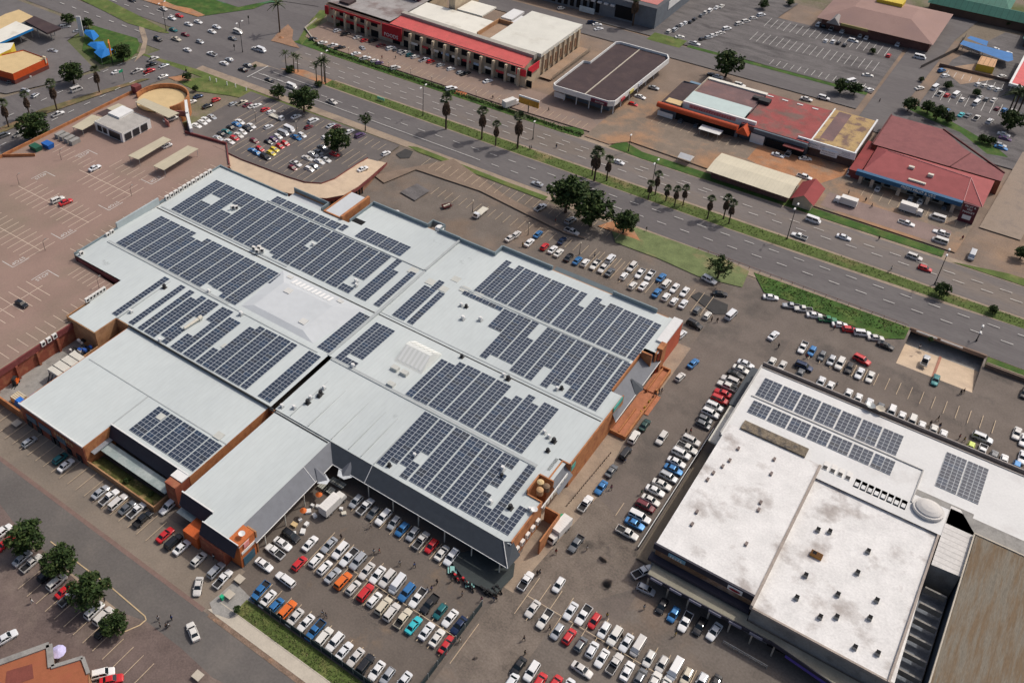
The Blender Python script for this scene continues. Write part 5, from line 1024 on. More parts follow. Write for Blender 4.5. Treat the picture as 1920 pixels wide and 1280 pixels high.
# ------------------------------------------------ buildings on the deck
g = empty('white_deck_office', (-240, 171, ZD), label='small white two-level office building on the rooftop car park', cat='office')
MB().wall(R(-247.4, -233.8, 164.5, 176.5), ZD, ZD+3.4).build('wall', white_t, g); MB().poly(R(-247.4, -233.8, 164.5, 176.5), ZD+3.2).build('roof', mat('grey_office_roof', (.40, .38, .35), .85, .12), g)
b = MB(); b.box(-247.6, -242, 170.5, 176.7, ZD+3.2, ZD+3.9); b.build('upper_roof', white_t, g); b = MB(); [b.box(-246+2.6*i, -244.1+2.6*i, 164.35, 164.48, ZD+.6, ZD+2.6) for i in range(2)]; [b.box(-233.78, -233.6, 165.4+3.4*i, 168.0+3.4*i, ZD+.3, ZD+2.7) for i in range(3)]; b.box(-240.4, -235, 164.35, 164.48, ZD+.3, ZD+2.7); b.build('window', glassd, g)
def carport(pts, z, label):
    gg = empty('carport', (sum(P(*q_).x for q_ in pts)/4, sum(P(*q_).y for q_ in pts)/4, ZD), label=label, cat='carport', group='carports on the rooftop car park')
    rr_ = rect_from(pts, z); xs = [p_[0] for p_ in rr_]; ys = [p_[1] for p_ in rr_]; x0, x1, y0, y1 = min(xs), max(xs), min(ys), max(ys)
    b = MB(); b.add([(rr_[i][0], rr_[i][1], z) for i in range(4)]+[(rr_[i][0], rr_[i][1], z-.15) for i in range(4)], [(0, 1, 2, 3)]+[(i, 4+i, 4+(i+1) % 4, (i+1) % 4) for i in range(4)]); b.build('roof', beige_c, gg)
    b = MB(); [b.tube((rr_[i][0]*.94+mx_*.06, rr_[i][1]*.94+my_*.06, ZD), (rr_[i][0]*.94+mx_*.06, rr_[i][1]*.94+my_*.06, z-.1), .08, n=6) for mx_, my_ in ((sum(xs)/4, sum(ys)/4),) for i in range(4)]; b.build('post', steel, gg)
carport(((135, 238), (172, 215), (195, 221), (154, 244)), ZD+2.6, 'cream carport roof at the left end beside the boundary wall')
carport(((200, 203), (222, 194), (236, 199), (212, 211)), ZD+2.6, 'short cream carport roof next to the brown one')
carport(((253, 191), (270, 184), (336, 212), (316, 221)), ZD+2.6, 'long cream carport roof beside the round pavilion')
carport(((240, 292), (306, 256), (321, 262), (259, 299)), ZD+2.6, 'cream carport roof just in front of the white office')
carport(((287, 311), (352, 273), (372, 279), (307, 319)), ZD+2.6, 'cream carport roof nearest the mall')
gg = empty('brown_carport', P(196, 214, ZD), label='dark brown carport roof between two cream ones', cat='carport'); o_ = rect_from(((180, 213), (201, 204), (213, 209), (194, 219)), ZD+2.65); MB().poly(o_, ZD+2.65).build('roof', choc, gg); b = MB(); [b.tube((x, y, ZD), (x, y, ZD+2.6), .08, n=6) for x, y in o_]; b.build('post', steel, gg)
for i, (x, y, c_, lb) in enumerate(((91, 276, (.02, .12, .42), 'blue waste container in the deck corner enclosure'), (68, 281, (.02, .10, .06), 'dark green waste container in the deck corner enclosure'))):
    o = MB(); o.frus((-1.6, 1.6, -1, 1, 0), (-1.8, 1.8, -1.2, 1.2, 1.6)); o.world = False; q_ = o.build('waste_container', mat('bin_%d' % i, c_, .6)); q_.location = P(x, y, ZD); tag(q_, lb, 'skip')
g = empty('corner_plant_enclosure', P(122, 258, ZD), label='open grey block-walled plant enclosure beside the boundary wall', cat='enclosure'); b = MB(); p = P(125, 262, ZD)
for k in range(4): b.box(p.x-4+2.4*k, p.x-2.3+2.4*k, p.y-1.5, p.y+1.8, ZD, ZD+1.5, 0)
b.build('block_wall', conc_g, g)
# ================================================================ vehicles
CAR = {}
COLS = {'w': ('white', (.78, .78, .77)), 's': ('silver', (.46, .48, .50)), 'g': ('grey', (.16, .17, .18)), 'k': ('black', (.012, .013, .016)), 'b': ('blue', (.040, .190, .440)),
        'd': ('dark blue', (.012, .030, .085)), 'r': ('red', (.560, .018, .022)), 'm': ('maroon', (.150, .012, .022)), 'o': ('orange', (.720, .150, .015)), 'y': ('yellow', (.72, .56, .03)),
        't': ('teal', (.015, .150, .160)), 'q': ('turquoise', (.030, .480, .540)), 'n': ('green', (.015, .200, .085)), 'c': ('cream', (.62, .56, .44)), 'p': ('purple', (.100, .050, .140)), 'l': ('lime', (.60, .72, .12)), 'v': ('dark green', (.020, .065, .055)), 'a': ('amber', (.78, .36, .02))}
def carpaint(k):
    n, c = COLS[k]
    m = mat('paint_'+n.replace(' ', '_'), c, .32 if k not in 'kdgvm' else .25, 0, coat=.5, spec=.5, metal=.35 if k in 'sgbdtv' else 0.)
    return m
glass = mat('car_glass', (.012, .018, .022), .06, 0, spec=.6)
rim = mat('wheel_rim', (.35, .36, .37), .35, 0, metal=.6); lampm = mat('headlight_glass', (.75, .77, .78), .15, 0); tailm = mat('tail_light', (.35, .01, .01), .3, 0); plast = mat('black_plastic', (.022, .022, .024), .7, 0)
def loft(st, seg=None):
    """st: list of (x, halfwidth, zbottom, zshoulder, ztop, topinset) -> body shell"""
    b = MB(); rows = []
    for (x, w_, zb, zs, zt, ti) in st:
        rows.append([(x, -w_*.92, zb), (x, -w_, (zb+zs)/2), (x, -w_*.985, zs), (x, -w_*ti, zt), (x, -w_*ti*.5, zt+.015), (x, 0, zt+.025), (x, w_*ti*.5, zt+.015), (x, w_*ti, zt), (x, w_*.985, zs), (x, w_, (zb+zs)/2), (x, w_*.92, zb)])
    m = len(rows[0]); v = [p for r in rows for p in r]; f = []
    for i in range(len(rows)-1):
        for j in range(m-1): a = i*m+j; f.append((a, a+m, a+m+1, a+1))
        f.append((i*m+m-1, i*m+2*m-1, (i+1)*m, i*m))
    f.append(tuple(range(m))[::-1]); f.append(tuple((len(rows)-1)*m+j for j in range(m)))
    b.add(v, f); b.world = False
    return b
def cabin(b, base, roof, zb, zr_, wb_, wr_):
    """greenhouse: base/roof = (x rear, x front)"""
    m0 = zr_-.09
    v = [(base[0], -wb_, zb), (base[1], -wb_, zb), (base[1], wb_, zb), (base[0], wb_, zb), (roof[0], -wr_, zr_-.03), (roof[1], -wr_, zr_-.03), (roof[1], wr_, zr_-.03), (roof[0], wr_, zr_-.03),
         (roof[0]+.12, -wr_+.14, zr_), (roof[1]-.12, -wr_+.14, zr_), (roof[1]-.12, wr_-.14, zr_), (roof[0]+.12, wr_-.14, zr_)]
    b.add(v, [(0, 1, 5, 4), (1, 2, 6, 5), (2, 3, 7, 6), (3, 0, 4, 7), (4, 5, 9, 8), (5, 6, 10, 9), (6, 7, 11, 10), (7, 4, 8, 11), (8, 9, 10, 11)])
def pane(p, q_, r_, s_, ins=.06, off=.012, two=False):
    """glass pane inset in the quad p,q,r,s (counter-clockwise from outside), slightly proud"""
    p, q_, r_, s_ = map(Vector, (p, q_, r_, s_)); n = (q_-p).cross(s_-p).normalized()*off; c = (p+q_+r_+s_)/4
    b = MB(); b.world = False
    def sh(v):
        d = c-v; return v+d.normalized()*min(ins*1.4, d.length*.3)+n
    if not two: b.quad(*[sh(v) for v in (p, q_, r_, s_)])
    else:
        A, B, Cc, D = [sh(v) for v in (p, q_, r_, s_)]; m1, m2 = A.lerp(B, .47), D.lerp(Cc, .47); k1, k2 = A.lerp(B, .53), D.lerp(Cc, .53)
        b.quad(A, m1, m2, D); b.quad(k1, B, Cc, k2)
    return b
def add_part(root, name, b, m, smooth=False):
    b.world = False; o = b.build(name, m); o.parent = root
    if smooth: o.data.polygons.foreach_set('use_smooth', [True]*len(o.data.polygons))
    return o
WH = MB(); WH.tube((0, -.11, 0), (0, .11, 0), .315, n=14); WH.world = False
def wheels(root, xs, y, r=.315):
    for x in xs:
        for s in (-1, 1):
            w_ = wheel_me.copy(); C.objects.link(w_); w_.parent = root; w_.location = (x, s*y, r); w_.scale = (r/.315,)*3
            q_ = rim_me.copy(); C.objects.link(q_); q_.parent = w_; q_.location = (0, s*.012, 0)
wheel_me = WH.build('wheel', rubber); wr = MB(); wr.tube((0, -.112, 0), (0, .112, 0), .20, n=10); wr.world = False; rim_me = wr.build('rim', rim)
C.objects.unlink(wheel_me); C.objects.unlink(rim_me)
def make_vehicle(t):
    root = bpy.data.objects.new('vehicle', None)
    W = carpaint('w')
    def lights(xf, xr, wf, zf, zr2, wr2):
        for s in (-1, 1):
            b = MB(); b.box(xf-.16, xf+.012, s*wf-.17, s*wf+.13, zf, zf+.13); add_part(root, 'headlight', b, lampm)
        for s in (-1, 1):
            b = MB(); b.box(xr-.012, xr+.10, s*wr2-.13, s*wr2+.10, zr2, zr2+.16); add_part(root, 'tail_light', b, tailm)
    def glaze(base, roof, zb, zt, wb_, wr_, two=True):
        add_part(root, 'windscreen', pane((base[1], -wb_, zb), (base[1], wb_, zb), (roof[1], wr_, zt-.03), (roof[1], -wr_, zt-.03), .05), glass)
        add_part(root, 'rear_window', pane((base[0], wb_, zb), (base[0], -wb_, zb), (roof[0], -wr_, zt-.03), (roof[0], wr_, zt-.03), .07), glass)
        add_part(root, 'side_window', pane((base[0], -wb_, zb), (base[1], -wb_, zb), (roof[1], -wr_, zt-.03), (roof[0], -wr_, zt-.03), .08, two=two), glass)
        add_part(root, 'side_window', pane((base[1], wb_, zb), (base[0], wb_, zb), (roof[0], wr_, zt-.03), (roof[1], wr_, zt-.03), .08, two=two), glass)
    def mirrors(x, y, z):
        for s in (-1, 1):
            b = MB(); b.box(x-.06, x+.08, s*y-.02 if s > 0 else -y-.16, y+.16 if s > 0 else -y+.02, z, z+.12); add_part(root, 'mirror', b, W)
    if t == 'S':
        b = loft([(-2.25, .70, .35, .72, .86, .80), (-2.18, .82, .25, .80, .95, .84), (-1.75, .87, .2, .84, .97, .85), (-1.0, .88, .2, .86, .97, .86), (.7, .88, .2, .86, .95, .86), (1.3, .87, .2, .80, .90, .84), (1.95, .83, .22, .72, .80, .82), (2.2, .72, .3, .62, .70, .80), (2.27, .60, .38, .55, .60, .8)])
        cabin(b, (-1.62, 1.02), (-.95, .30), .93, 1.44, .76, .60); add_part(root, 'body', b, W); glaze((-1.62, 1.02), (-.95, .30), .93, 1.44, .76, .60); lights(2.2, -2.25, .58, .52, .62, .60); wheels(root, (-1.38, 1.38), .80); mirrors(.78, .80, .93)
    if t == 'H':
        b = loft([(-1.95, .72, .35, .80, .96, .82), (-1.88, .82, .25, .86, 1.0, .86), (-1.2, .85, .2, .88, .99, .86), (.7, .85, .2, .86, .96, .86), (1.2, .84, .2, .80, .90, .84), (1.7, .80, .24, .70, .80, .82), (1.92, .66, .34, .60, .66, .8)])
        cabin(b, (-1.90, 1.02), (-1.50, .25), .95, 1.48, .74, .60); add_part(root, 'body', b, W); glaze((-1.90, 1.02), (-1.50, .25), .95, 1.48, .74, .60); lights(1.86, -1.92, .56, .54, .72, .62); wheels(root, (-1.25, 1.22), .77, .30); mirrors(.72, .77, .94)
    if t == 'U':
        b = loft([(-2.30, .78, .45, .95, 1.08, .86), (-2.22, .90, .32, 1.0, 1.12, .88), (-1.2, .93, .3, 1.0, 1.12, .88), (.8, .93, .3, 1.0, 1.10, .88), (1.5, .91, .3, .95, 1.04, .86), (2.1, .86, .32, .86, .95, .84), (2.32, .72, .42, .74, .80, .82)])
        cabin(b, (-2.24, 1.12), (-2.02, .52), 1.08, 1.74, .82, .68); b.box(-1.8, .3, -.62, -.57, 1.74, 1.80); b.box(-1.8, .3, .57, .62, 1.74, 1.80); add_part(root, 'body', b, W); glaze((-2.24, 1.12), (-2.02, .52), 1.08, 1.74, .82, .68); lights(2.26, -2.27, .64, .68, .80, .70); wheels(root, (-1.4, 1.42), .84, .36); mirrors(.85, .86, 1.08)
    if t in 'PD':
        r_ = (-.42 if t == 'D' else .10)
        b = loft([(-.68 if t == 'P' else -1.1, .88, .35, .96, 1.02, .92), (.9, .88, .35, .96, 1.02, .90), (1.5, .87, .35, .90, .98, .86), (2.2, .84, .36, .84, .92, .84), (2.52, .72, .44, .72, .80, .82)])
        cabin(b, (-.60 if t == 'P' else -1.08, 1.18), (-.50 if t == 'P' else -.98, .58), 1.0, 1.66, .78, .66)
        xb = -.68 if t == 'P' else -1.1
        b.box(-2.6, xb, -.88, -.80, .48, 1.0); b.box(-2.6, xb, .80, .88, .48, 1.0); b.box(-2.6, -2.54, -.80, .80, .48, .98)
        add_part(root, 'body', b, W); glaze((-.60 if t == 'P' else -1.08, 1.18), (-.50 if t == 'P' else -.98, .58), 1.0, 1.66, .78, .66, t == 'D')
        b = MB(); b.box(-2.54, xb, -.80, .80, .50, .70); b.box(xb-.06, xb, -.8, .8, .7, .98); add_part(root, 'load_bed', b, plast); lights(2.46, -2.58, .62, .64, .66, .74); wheels(root, (-1.62, 1.55), .82, .35); mirrors(.95, .84, 1.02)
    if t == 'C':                                    # pickup with a closed canopy
        b = loft([(-2.55, .86, .4, .98, 1.04, .9), (.9, .88, .35, .98, 1.04, .90), (1.5, .87, .35, .92, .98, .86), (2.2, .84, .36, .84, .92, .84), (2.52, .72, .44, .72, .80, .82)])
        cabin(b, (-2.5, 1.18), (-2.4, .58), 1.0, 1.74, .80, .70); add_part(root, 'body', b, W); glaze((-2.5, 1.18), (-2.4, .58), 1.0, 1.74, .80, .70)
        lights(2.46, -2.55, .62, .64, .66, .74); wheels(root, (-1.62, 1.55), .82, .35); mirrors(.95, .84, 1.02)
    if t == 'V':
        b = loft([(-2.42, .80, .4, 1.2, 1.25, .95), (-2.36, .88, .3, 1.25, 1.3, .96), (1.8, .88, .3, 1.2, 1.28, .95), (2.2, .84, .34, 1.0, 1.1, .88), (2.42, .72, .42, .80, .92, .85)])
        cabin(b, (-2.36, 2.02), (-2.30, 1.42), 1.2, 2.12, .84, .76); add_part(root, 'body', b, W); glaze((-2.36, 2.02), (-2.30, 1.42), 1.2, 1.95, .845, .80); lights(2.34, -2.38, .62, .66, .8, .72); wheels(root, (-1.5, 1.55), .80, .33); mirrors(1.75, .88, 1.3)
    if t == 'T':                                    # box truck
        b = loft([(1.7, 1.08, .5, 1.5, 2.2, .95), (2.4, 1.08, .5, 1.5, 2.25, .95), (3.2, 1.05, .5, 1.3, 2.2, .9), (3.6, 1.0, .5, 1.2, 1.35, .95)]); b.box(-3.8, 1.7, -.45, .45, .6, .9); add_part(root, 'cab', b, W)
        add_part(root, 'windscreen', pane((3.58, -.9, 1.4), (3.58, .9, 1.4), (3.22, .85, 2.15), (3.22, -.85, 2.15), .05, .05), glass)
        b = MB(); b.box(-3.9, 1.5, -1.2, 1.2, .95, 3.35); [b.box(-3.8+.66*i, -3.7+.66*i, -1.21, 1.21, .96, 3.37) for i in range(8)]; add_part(root, 'cargo_box', b, mat('truck_box', (.72, .70, .66), .6, .04, .5, 4.))
        wheels(root, (-2.9, -1.9, 2.6), 1.0, .48)
        for s in (-1, 1):
            b = MB(); b.box(3.5, 3.62, s*.75-.18, s*.75+.18, .75, .95); add_part(root, 'headlight', b, lampm)
    if t == 'F':                                    # flatbed truck
        b = loft([(1.9, .95, .5, 1.4, 1.95, .95), (2.6, .95, .5, 1.4, 2.0, .95), (3.1, .92, .5, 1.2, 1.9, .9), (3.4, .88, .5, 1.1, 1.2, .95)]); add_part(root, 'cab', b, W); add_part(root, 'windscreen', pane((3.38, -.8, 1.22), (3.38, .8, 1.22), (3.12, .78, 1.85), (3.12, -.78, 1.85), .05, .05), glass)
        b = MB(); b.box(-3.2, 1.8, -1.05, 1.05, .85, 1.0); b.box(1.65, 1.8, -1.05, 1.05, 1.0, 1.5); b.box(-3.2, 1.8, -1.1, -1.04, .8, 1.12); b.box(-3.2, 1.8, 1.04, 1.1, .8, 1.12); add_part(root, 'flatbed', b, steel_w); wheels(root, (-2.0, 2.5), .85, .42)
    if t == 'K':                                    # small open trailer with load
        b = MB(); b.box(-1.5, 1.5, -.9, .9, .5, .6); b.box(-1.5, 1.5, -.95, -.88, .6, 1.1); b.box(-1.5, 1.5, .88, .95, .6, 1.1); b.box(-1.5, -1.43, -.9, .9, .6, 1.1); b.box(1.43, 1.5, -.9, .9, .6, 1.1); b.box(1.5, 2.6, -.06, .06, .5, .6); add_part(root, 'body', b, maroon)
        b = MB(); [b.box(-1.3+.9*i, -.6+.9*i, -.7+.2*i, .1+.2*i, .6, 1.2) for i in range(3)]; add_part(root, 'load', b, conc_l); wheels(root, (-.3,), .95, .33)
    return root
PROTO = {}
KIND = {'S': ('sedan', 'car', 'car'), 'H': ('hatchback', 'car', 'hatchback'), 'U': ('SUV', 'suv', 'suv'), 'P': ('open-bed pickup', 'pickup_truck', 'pickup truck'), 'D': ('double-cab pickup', 'pickup_truck', 'pickup truck'), 'C': ('pickup with canopy', 'pickup_truck', 'pickup truck'), 'V': ('minibus', 'minibus', 'minibus'), 'T': ('box truck', 'box_truck', 'truck'), 'F': ('flatbed truck', 'flatbed_truck', 'truck'), 'K': ('loaded trailer', 'trailer', 'trailer')}
NAMES = {'S': 'sedan_car', 'H': 'hatchback_car', 'U': 'suv', 'P': 'pickup_truck', 'D': 'pickup_truck', 'C': 'pickup_truck', 'V': 'minibus', 'T': 'box_truck', 'F': 'flatbed_truck', 'K': 'trailer'}
for t in KIND: PROTO[t] = make_vehicle(t)
def proto_children(o, acc):
    pass
KIDS = {t: [o for o in C.objects if o.parent == PROTO[t]] for t in KIND}
GRAND = {}
for o in C.objects:
    if o.parent and o.parent.parent in PROTO.values(): GRAND.setdefault(o.parent.name, []).append(o)
USED = set()
def vehicle(t, col, loc, rz, label, group, small=False):
    r = PROTO[t].copy(); r.name = NAMES[t]; C.objects.link(r); r.location = loc; r.rotation_euler = (0, 0, rz); sc_ = .905*(1+random.uniform(-.03, .03)); r.scale = (sc_, sc_*random.uniform(.98, 1.02), sc_*random.uniform(.97, 1.03))
    m = carpaint(col); wv = random.random() if col == 'w' else 1.
    if wv < .55: m = mat(*((('paint_ivory', (.70, .685, .64)), ('paint_pearl', (.70, .715, .73)), ('paint_dusty_white', (.62, .60, .57)))[int(wv/.55*3) % 3]), .35, 0, coat=.35, spec=.5)
    for k in KIDS[t]:
        kn = k.name.split('.')[0]
        if small and kn in ('headlight', 'tail_light', 'mirror'): continue
        c_ = k.copy(); c_.name = kn; C.objects.link(c_); c_.parent = r
        if kn in ('body', 'cab', 'mirror') and t != 'K' and (col != 'w' or wv < .55):
            c_.material_slots[0].link = 'OBJECT'; c_.material_slots[0].material = m
        if not small:
            for g_ in GRAND.get(k.name, ()):
                d = g_.copy(); d.name = 'rim'; C.objects.link(d); d.parent = c_
    tag(r, label, KIND[t][2], group)
HD = {'n': 90, 's': -90, 'e': 0, 'w': 180}
def row(c_, r_, where, data, hd='n', z=0., small=False, jit=2.0):
    """data: 'x y colour type [heading]' separated by ';', tile coordinates of a survey sheet"""
    L_ = []
    for e in data.split(';'):
        q_ = e.split()
        if not q_: continue
        L_.append((float(q_[0]), float(q_[1]), q_[2][0], q_[2][1], q_[3] if len(q_) > 3 else hd))
    L_.sort(key=lambda v: v[0])
    def nm(v): return f'{COLS[v[2]][0]} {KIND[v[3]][0]}'
    for i, v in enumerate(L_):
        base = nm(v)
        if len(L_) == 1: lab = f'{base} {where}'
        elif i == 0: lab = f'{base}, leftmost vehicle {where}'
        elif i == len(L_)-1: lab = f'{base}, rightmost vehicle {where}'
        else:
            lab = f'{base} between {nm(L_[i-1])} and {nm(L_[i+1])} {where}'
            if lab in USED or len(lab.split()) > 16: lab = f'{base}, {ORD[i]} from the left {where}'
        if lab in USED: lab = f'{base}, {ORD[i]} from the left {where}'
        USED.add(lab)
        h = HD[v[4]] if v[4] in HD else float(v[4])
        p = T(c_, r_, v[0], v[1], z+.75); p.z = z+.004
        vehicle(v[3], v[2], p, rad(h+random.uniform(-jit, jit)), lab, 'vehicles '+where, small)
row(1, 3, 'parked under the front awning edge', '750 -85 sH;822 -48 wP n;880 0 gH;955 35 wU;1035 75 sH;1095 125 bH;1175 160 sH;1240 205 wP n;1315 250 rH;1395 300 wS n;1465 335 wU', 's')
row(1, 3, 'in the upper half of the front double row', '548 240 sS;632 285 wU;695 335 wP;765 365 sU;830 435 wS;910 465 wS;985 495 wU;1060 540 wV;1130 600 bU;1212 640 wP;1300 685 kP;1380 740 tH;1455 790 wS;1522 845 dS', 's')
row(1, 3, 'in the lower half of the front double row', '405 228 wS n;450 355 wH;515 410 wH;575 468 sS;652 512 oU;730 560 wH;820 600 rU;888 650 wH;957 698 cU;1018 745 wU;1103 790 cD;1182 842 qS;1280 885 wS;1358 935 wS;1430 990 rS', 'n')
row(1, 3, 'backed against the dark mesh fence', '30 588 bD;85 645 wS;152 692 bH n;235 728 oU n;290 785 wS;373 825 wS;443 882 bP;510 932 wU n;592 970 wU;660 1035 wS n;745 1085 wS;820 1135 kU n;905 1182 wS;985 1222 sH;1105 1262 wS', 's')
row(1, 3, 'beside the market stalls', '262 172 kU;200 232 wS 0;140 290 wP 180;60 388 wS 0', '0')
row(1, 3, 'standing loose in the front car park', '325 378 rH;220 502 wC 178', 'n')
row(2, 3, 'in the upper row of the right front lot', '155 720 wS;245 797 wP;440 735 wS;535 768 wP;618 810 rH;690 880 wH;770 925 wU;858 975 wS;945 1005 wV;1028 1095 wH;1125 1135 wH;1222 1178 wV;1310 1228 cH;1420 1268 wH;1525 1285 kS', 's')
row(2, 3, 'in the lower row of the right front lot', '340 890 sH s;430 925 rH;515 985 gH;602 1025 wH;675 1090 wS s;772 1130 wP;866 1185 wS;965 1225 gH;1070 1262 wS;1150 1292 wS', 'n')
row(2, 3, 'at the bottom edge of the picture', '48 1150 kS s;148 1190 wU s;210 1262 rH n;0 1262 wH n;325 1278 rH n;420 1300 wH n', 'n')
row(2, 3, 'driving across the worn front yard', '350 540 wH s;105 510 wP n;480 232 gD s;526 1175 wS -2', 'n')
row(2, 3, 'parked beside the dark canopy of the white building', '982 442 wP 60;1008 575 sH 5;1125 700 kH s;1212 762 bH s;1300 818 wP s;1410 850 kS s;1518 890 wS 262', 's')
row(2, 2, 'facing the far end of the white building', '1755 165 wS;1720 205 wS;1680 243 kS;1635 288 wU 180;1612 330 wD 180;1582 382 rS 180;1560 432 rU;1520 485 wU;1490 535 wU;1450 580 gH;1437 620 gH', '0')
row(2, 2, 'facing the blank side of the white building', '1345 740 wU;1315 795 wP;1270 838 wU;1235 900 wS;1212 955 bS;1175 1012 sU;1125 1068 wS;1075 1115 wS;1042 1185 wS;1000 1232 mU;960 1310 wC;922 1362 bS;865 1432 wP', '0')
row(2, 2, 'queued along the mall side kerb', '995 622 vS n;915 715 wU n;850 835 kU n;745 965 gS n;668 1090 bS s;552 1210 wP n', 'n')
row(2, 2, 'driving between the mall and the white building', '1360 160 bS 82;1262 262 wH 82;1123 722 wU s', 'n')
row(3, 2, 'in the double row on the east lot', '262 42 wP;330 70 bH;405 105 gH;475 140 sH;540 165 wU;610 195 kS;688 235 wS;768 262 wS', 's')
row(3, 2, 'standing apart on the east lot', '705 135 rU -8;270 185 dU 0;885 27 kS 0;1183 138 sP n;1258 285 tS s;1610 720 sU 0;1868 685 wS s;1920 735 wS s;1910 865 wS s;1925 385 kH s', 'n')
row(3, 2, 'half hidden behind the white building parapet', '25 158 wS;105 182 wS;238 243 gS;395 305 wS;462 340 wS;600 395 wS;675 430 wS;755 467 wS;837 502 gS;925 528 wU;1000 567 wS;1080 598 wU;1150 640 wS;1240 668 wS;1312 706 wS;1520 790 lH;1605 820 wP;1692 862 gS;1770 892 wS;1862 938 bH', 's')
row(3, 1, 'parked nose-out along the dark green bank', '-360 918 kS;22 945 wS;175 1010 sP 205;265 1035 wP 205;350 1080 wS;450 1112 nP;540 1150 wS;612 1186 rH;710 1215 wU;810 1250 wS', '27')
row(3, 1, 'on the lot below the green bank', '42 1232 wS 80', 's')
row(3, 1, 'on the dual carriageway', '340 370 wV;235 487 wP 180;570 495 wS;1100 645 wU;1180 730 rH', '0')
row(3, 1, 'in the truck yard by the verge', '575 240 wT 180;1075 305 wT 0;1040 392 wP 0;1270 355 wV 180;1300 465 wD 178;1290 525 wV 180;1530 635 sV s', '0', jit=1)
row(3, 1, 'before the market hall', '825 130 wS;1070 210 sH;1145 225 wS;612 20 wH;1325 270 gH', 'n')
row(3, 1, 'near the long cream shed', '275 45 wD 0', '0')
row(2, 1, 'in the long row along the mall north side', '35 472 wH;130 535 wS;195 472 bS;245 565 rH;305 587 wS;350 612 wS;425 645 kS;490 670 bS;550 686 wH;625 702 wP s;685 727 wD s;740 655 wU;735 757 gS', 'n')
row(2, 1, 'in the upper rows near the lawn', '900 720 wU s;840 785 wH;960 768 wD s;1035 782 wP s;1120 797 bS;1157 845 wU;1220 875 wS s;1295 905 wS s', 'n')
row(2, 1, 'in the lower rows near the lawn', '905 857 wH;985 860 wS;1085 912 bS;1155 942 wH;1215 975 wH;1285 995 wS;1390 1040 gH;1465 1080 wH', 'n')
row(2, 1, 'standing apart north of the mall', '215 272 wP 80;440 372 sU 80;450 452 wP -5;375 520 dS n;1370 1150 kU -5;1645 1080 wV 82;1480 815 wU -8;1272 1222 wH 82', 'n')
row(2, 1, 'driving down the highway near the big trees', '190 95 sS 180', 'n')
row(2, 0, 'in the far row beside the grey showroom', '1180 235 wU;1222 222 sU;1243 197 kS;1272 185 wH;1302 170 wH;1340 163 kH;1370 142 kH;1420 115 gH;1452 92 wH;1485 78 wU;1535 55 wS;1572 45 wS', 'n', small=True)
row(2, 0, 'in the second far row beside the empty lot', '1370 325 wP 0;1430 292 kH;1475 280 sH;1510 265 wH;1545 253 wH;1570 245 wH;1612 215 wU;1705 178 wU;1755 160 wU;1812 135 wH;1870 112 wU', '60', small=True)
row(2, 0, 'around the brown-roofed shop', '1065 655 sS 0;962 725 wS 0;910 780 rH 0;1258 275 wS 50;600 170 dU 40;640 182 wS 40;650 215 wS 60;370 60 wH 60;135 120 sH 20', 'n', small=True)
row(2, 0, 'in front of the orange-fronted store', '1270 905 gH;1385 938 gH;1515 972 wH;1580 985 gH', 'n', small=True)
row(2, 0, 'on and behind the northern shops', '1708 637 wU 0;1545 572 wS 0;1505 560 kS 0', 'n', small=True)
row(2, 0, 'leaving the highway beside the palms', '800 1212 wS', '0')
row(3, 0, 'along the pink-roofed building', '380 182 wU;425 192 kU;480 210 sP;560 232 wU;695 265 wH;740 280 wH;975 330 wU', 'n', small=True)
row(3, 0, 'inside the big empty far lot', '435 305 wH;490 310 wH;530 320 kH;575 337 kH;640 305 wU 0;905 415 rH;750 562 wS 20', 'n', small=True)
row(3, 0, 'on the side street by the far lot', '1140 430 wV 0;625 612 wV 60;710 655 wH 60;765 672 wH 60;290 740 wS 0;420 732 wU 0', 'n', small=True)
row(3, 0, 'in the upper rows of the far right lot', '1330 567 wH;1305 525 bH;1755 572 wS;1582 632 wH;1630 642 wH;1680 657 wH;1730 672 wH;1795 402 wP;1700 372 wP', '60', small=True)
row(3, 0, 'in the middle rows of the far right lot', '1138 657 wS 60;1255 657 wV;1290 700 wP;1345 712 rH;1410 712 wV;1460 745 wH;1590 725 wH;1565 772 wV;1640 742 gH;1695 747 wS;1085 752 wS 60', '80', small=True)
row(3, 0, 'in the lower rows of the far right lot', '1340 825 bH;1450 857 qS;1500 862 gS;1565 882 wP;1665 907 wU;1720 812 mH;1775 822 bH;1835 837 wU;1895 857 kH;1770 1005 wS 0;1780 1037 pS 0;1740 1083 sS 0;1748 1105 bS 0', '80', small=True)
row(3, 0, 'before the wide white sign board', '75 1162 wS 0;155 1147 wD n;280 1187 wS 30;622 1265 sH n', 'n', small=True)
row(1, 0, 'on the outer row of the red strip lot', '430 290 kH;500 320 wS;575 340 wP;630 357 kP;750 400 wS;820 435 wD;892 455 wH;925 470 pH;1045 508 wU;1465 662 wC', '60')
row(1, 0, 'along the red strip colonnade', '610 228 wH;672 255 kU;762 278 wS;815 302 rH;880 305 kU;938 340 mS;1012 362 wU;1055 372 gH;1090 385 wH;1122 395 wP;1155 412 tH;1195 425 wH;1265 447 wP;1310 460 rH;1385 487 sH;1462 515 wH;1535 542 sH;1572 550 kP;1738 607 wS', '70')
row(1, 0, 'alone in the aisle of the red strip lot', '797 357 sS 150', 'n')
row(1, 0, 'by the hedge near the palms', '1915 785 wT', '70', jit=.5)
row(1, 0, 'on the highway beside the upper palms', '40 375 wV;100 600 kS;268 648 wV;570 762 wP', '-3')
row(1, 0, 'in the top rows of the north lot', '5 790 wS;70 820 rH;112 838 wH;300 872 wS;430 905 wU;95 950 wH;395 952 mH;562 940 sS;605 947 mH;525 1025 wH;700 985 wS;780 1015 pU', '80')
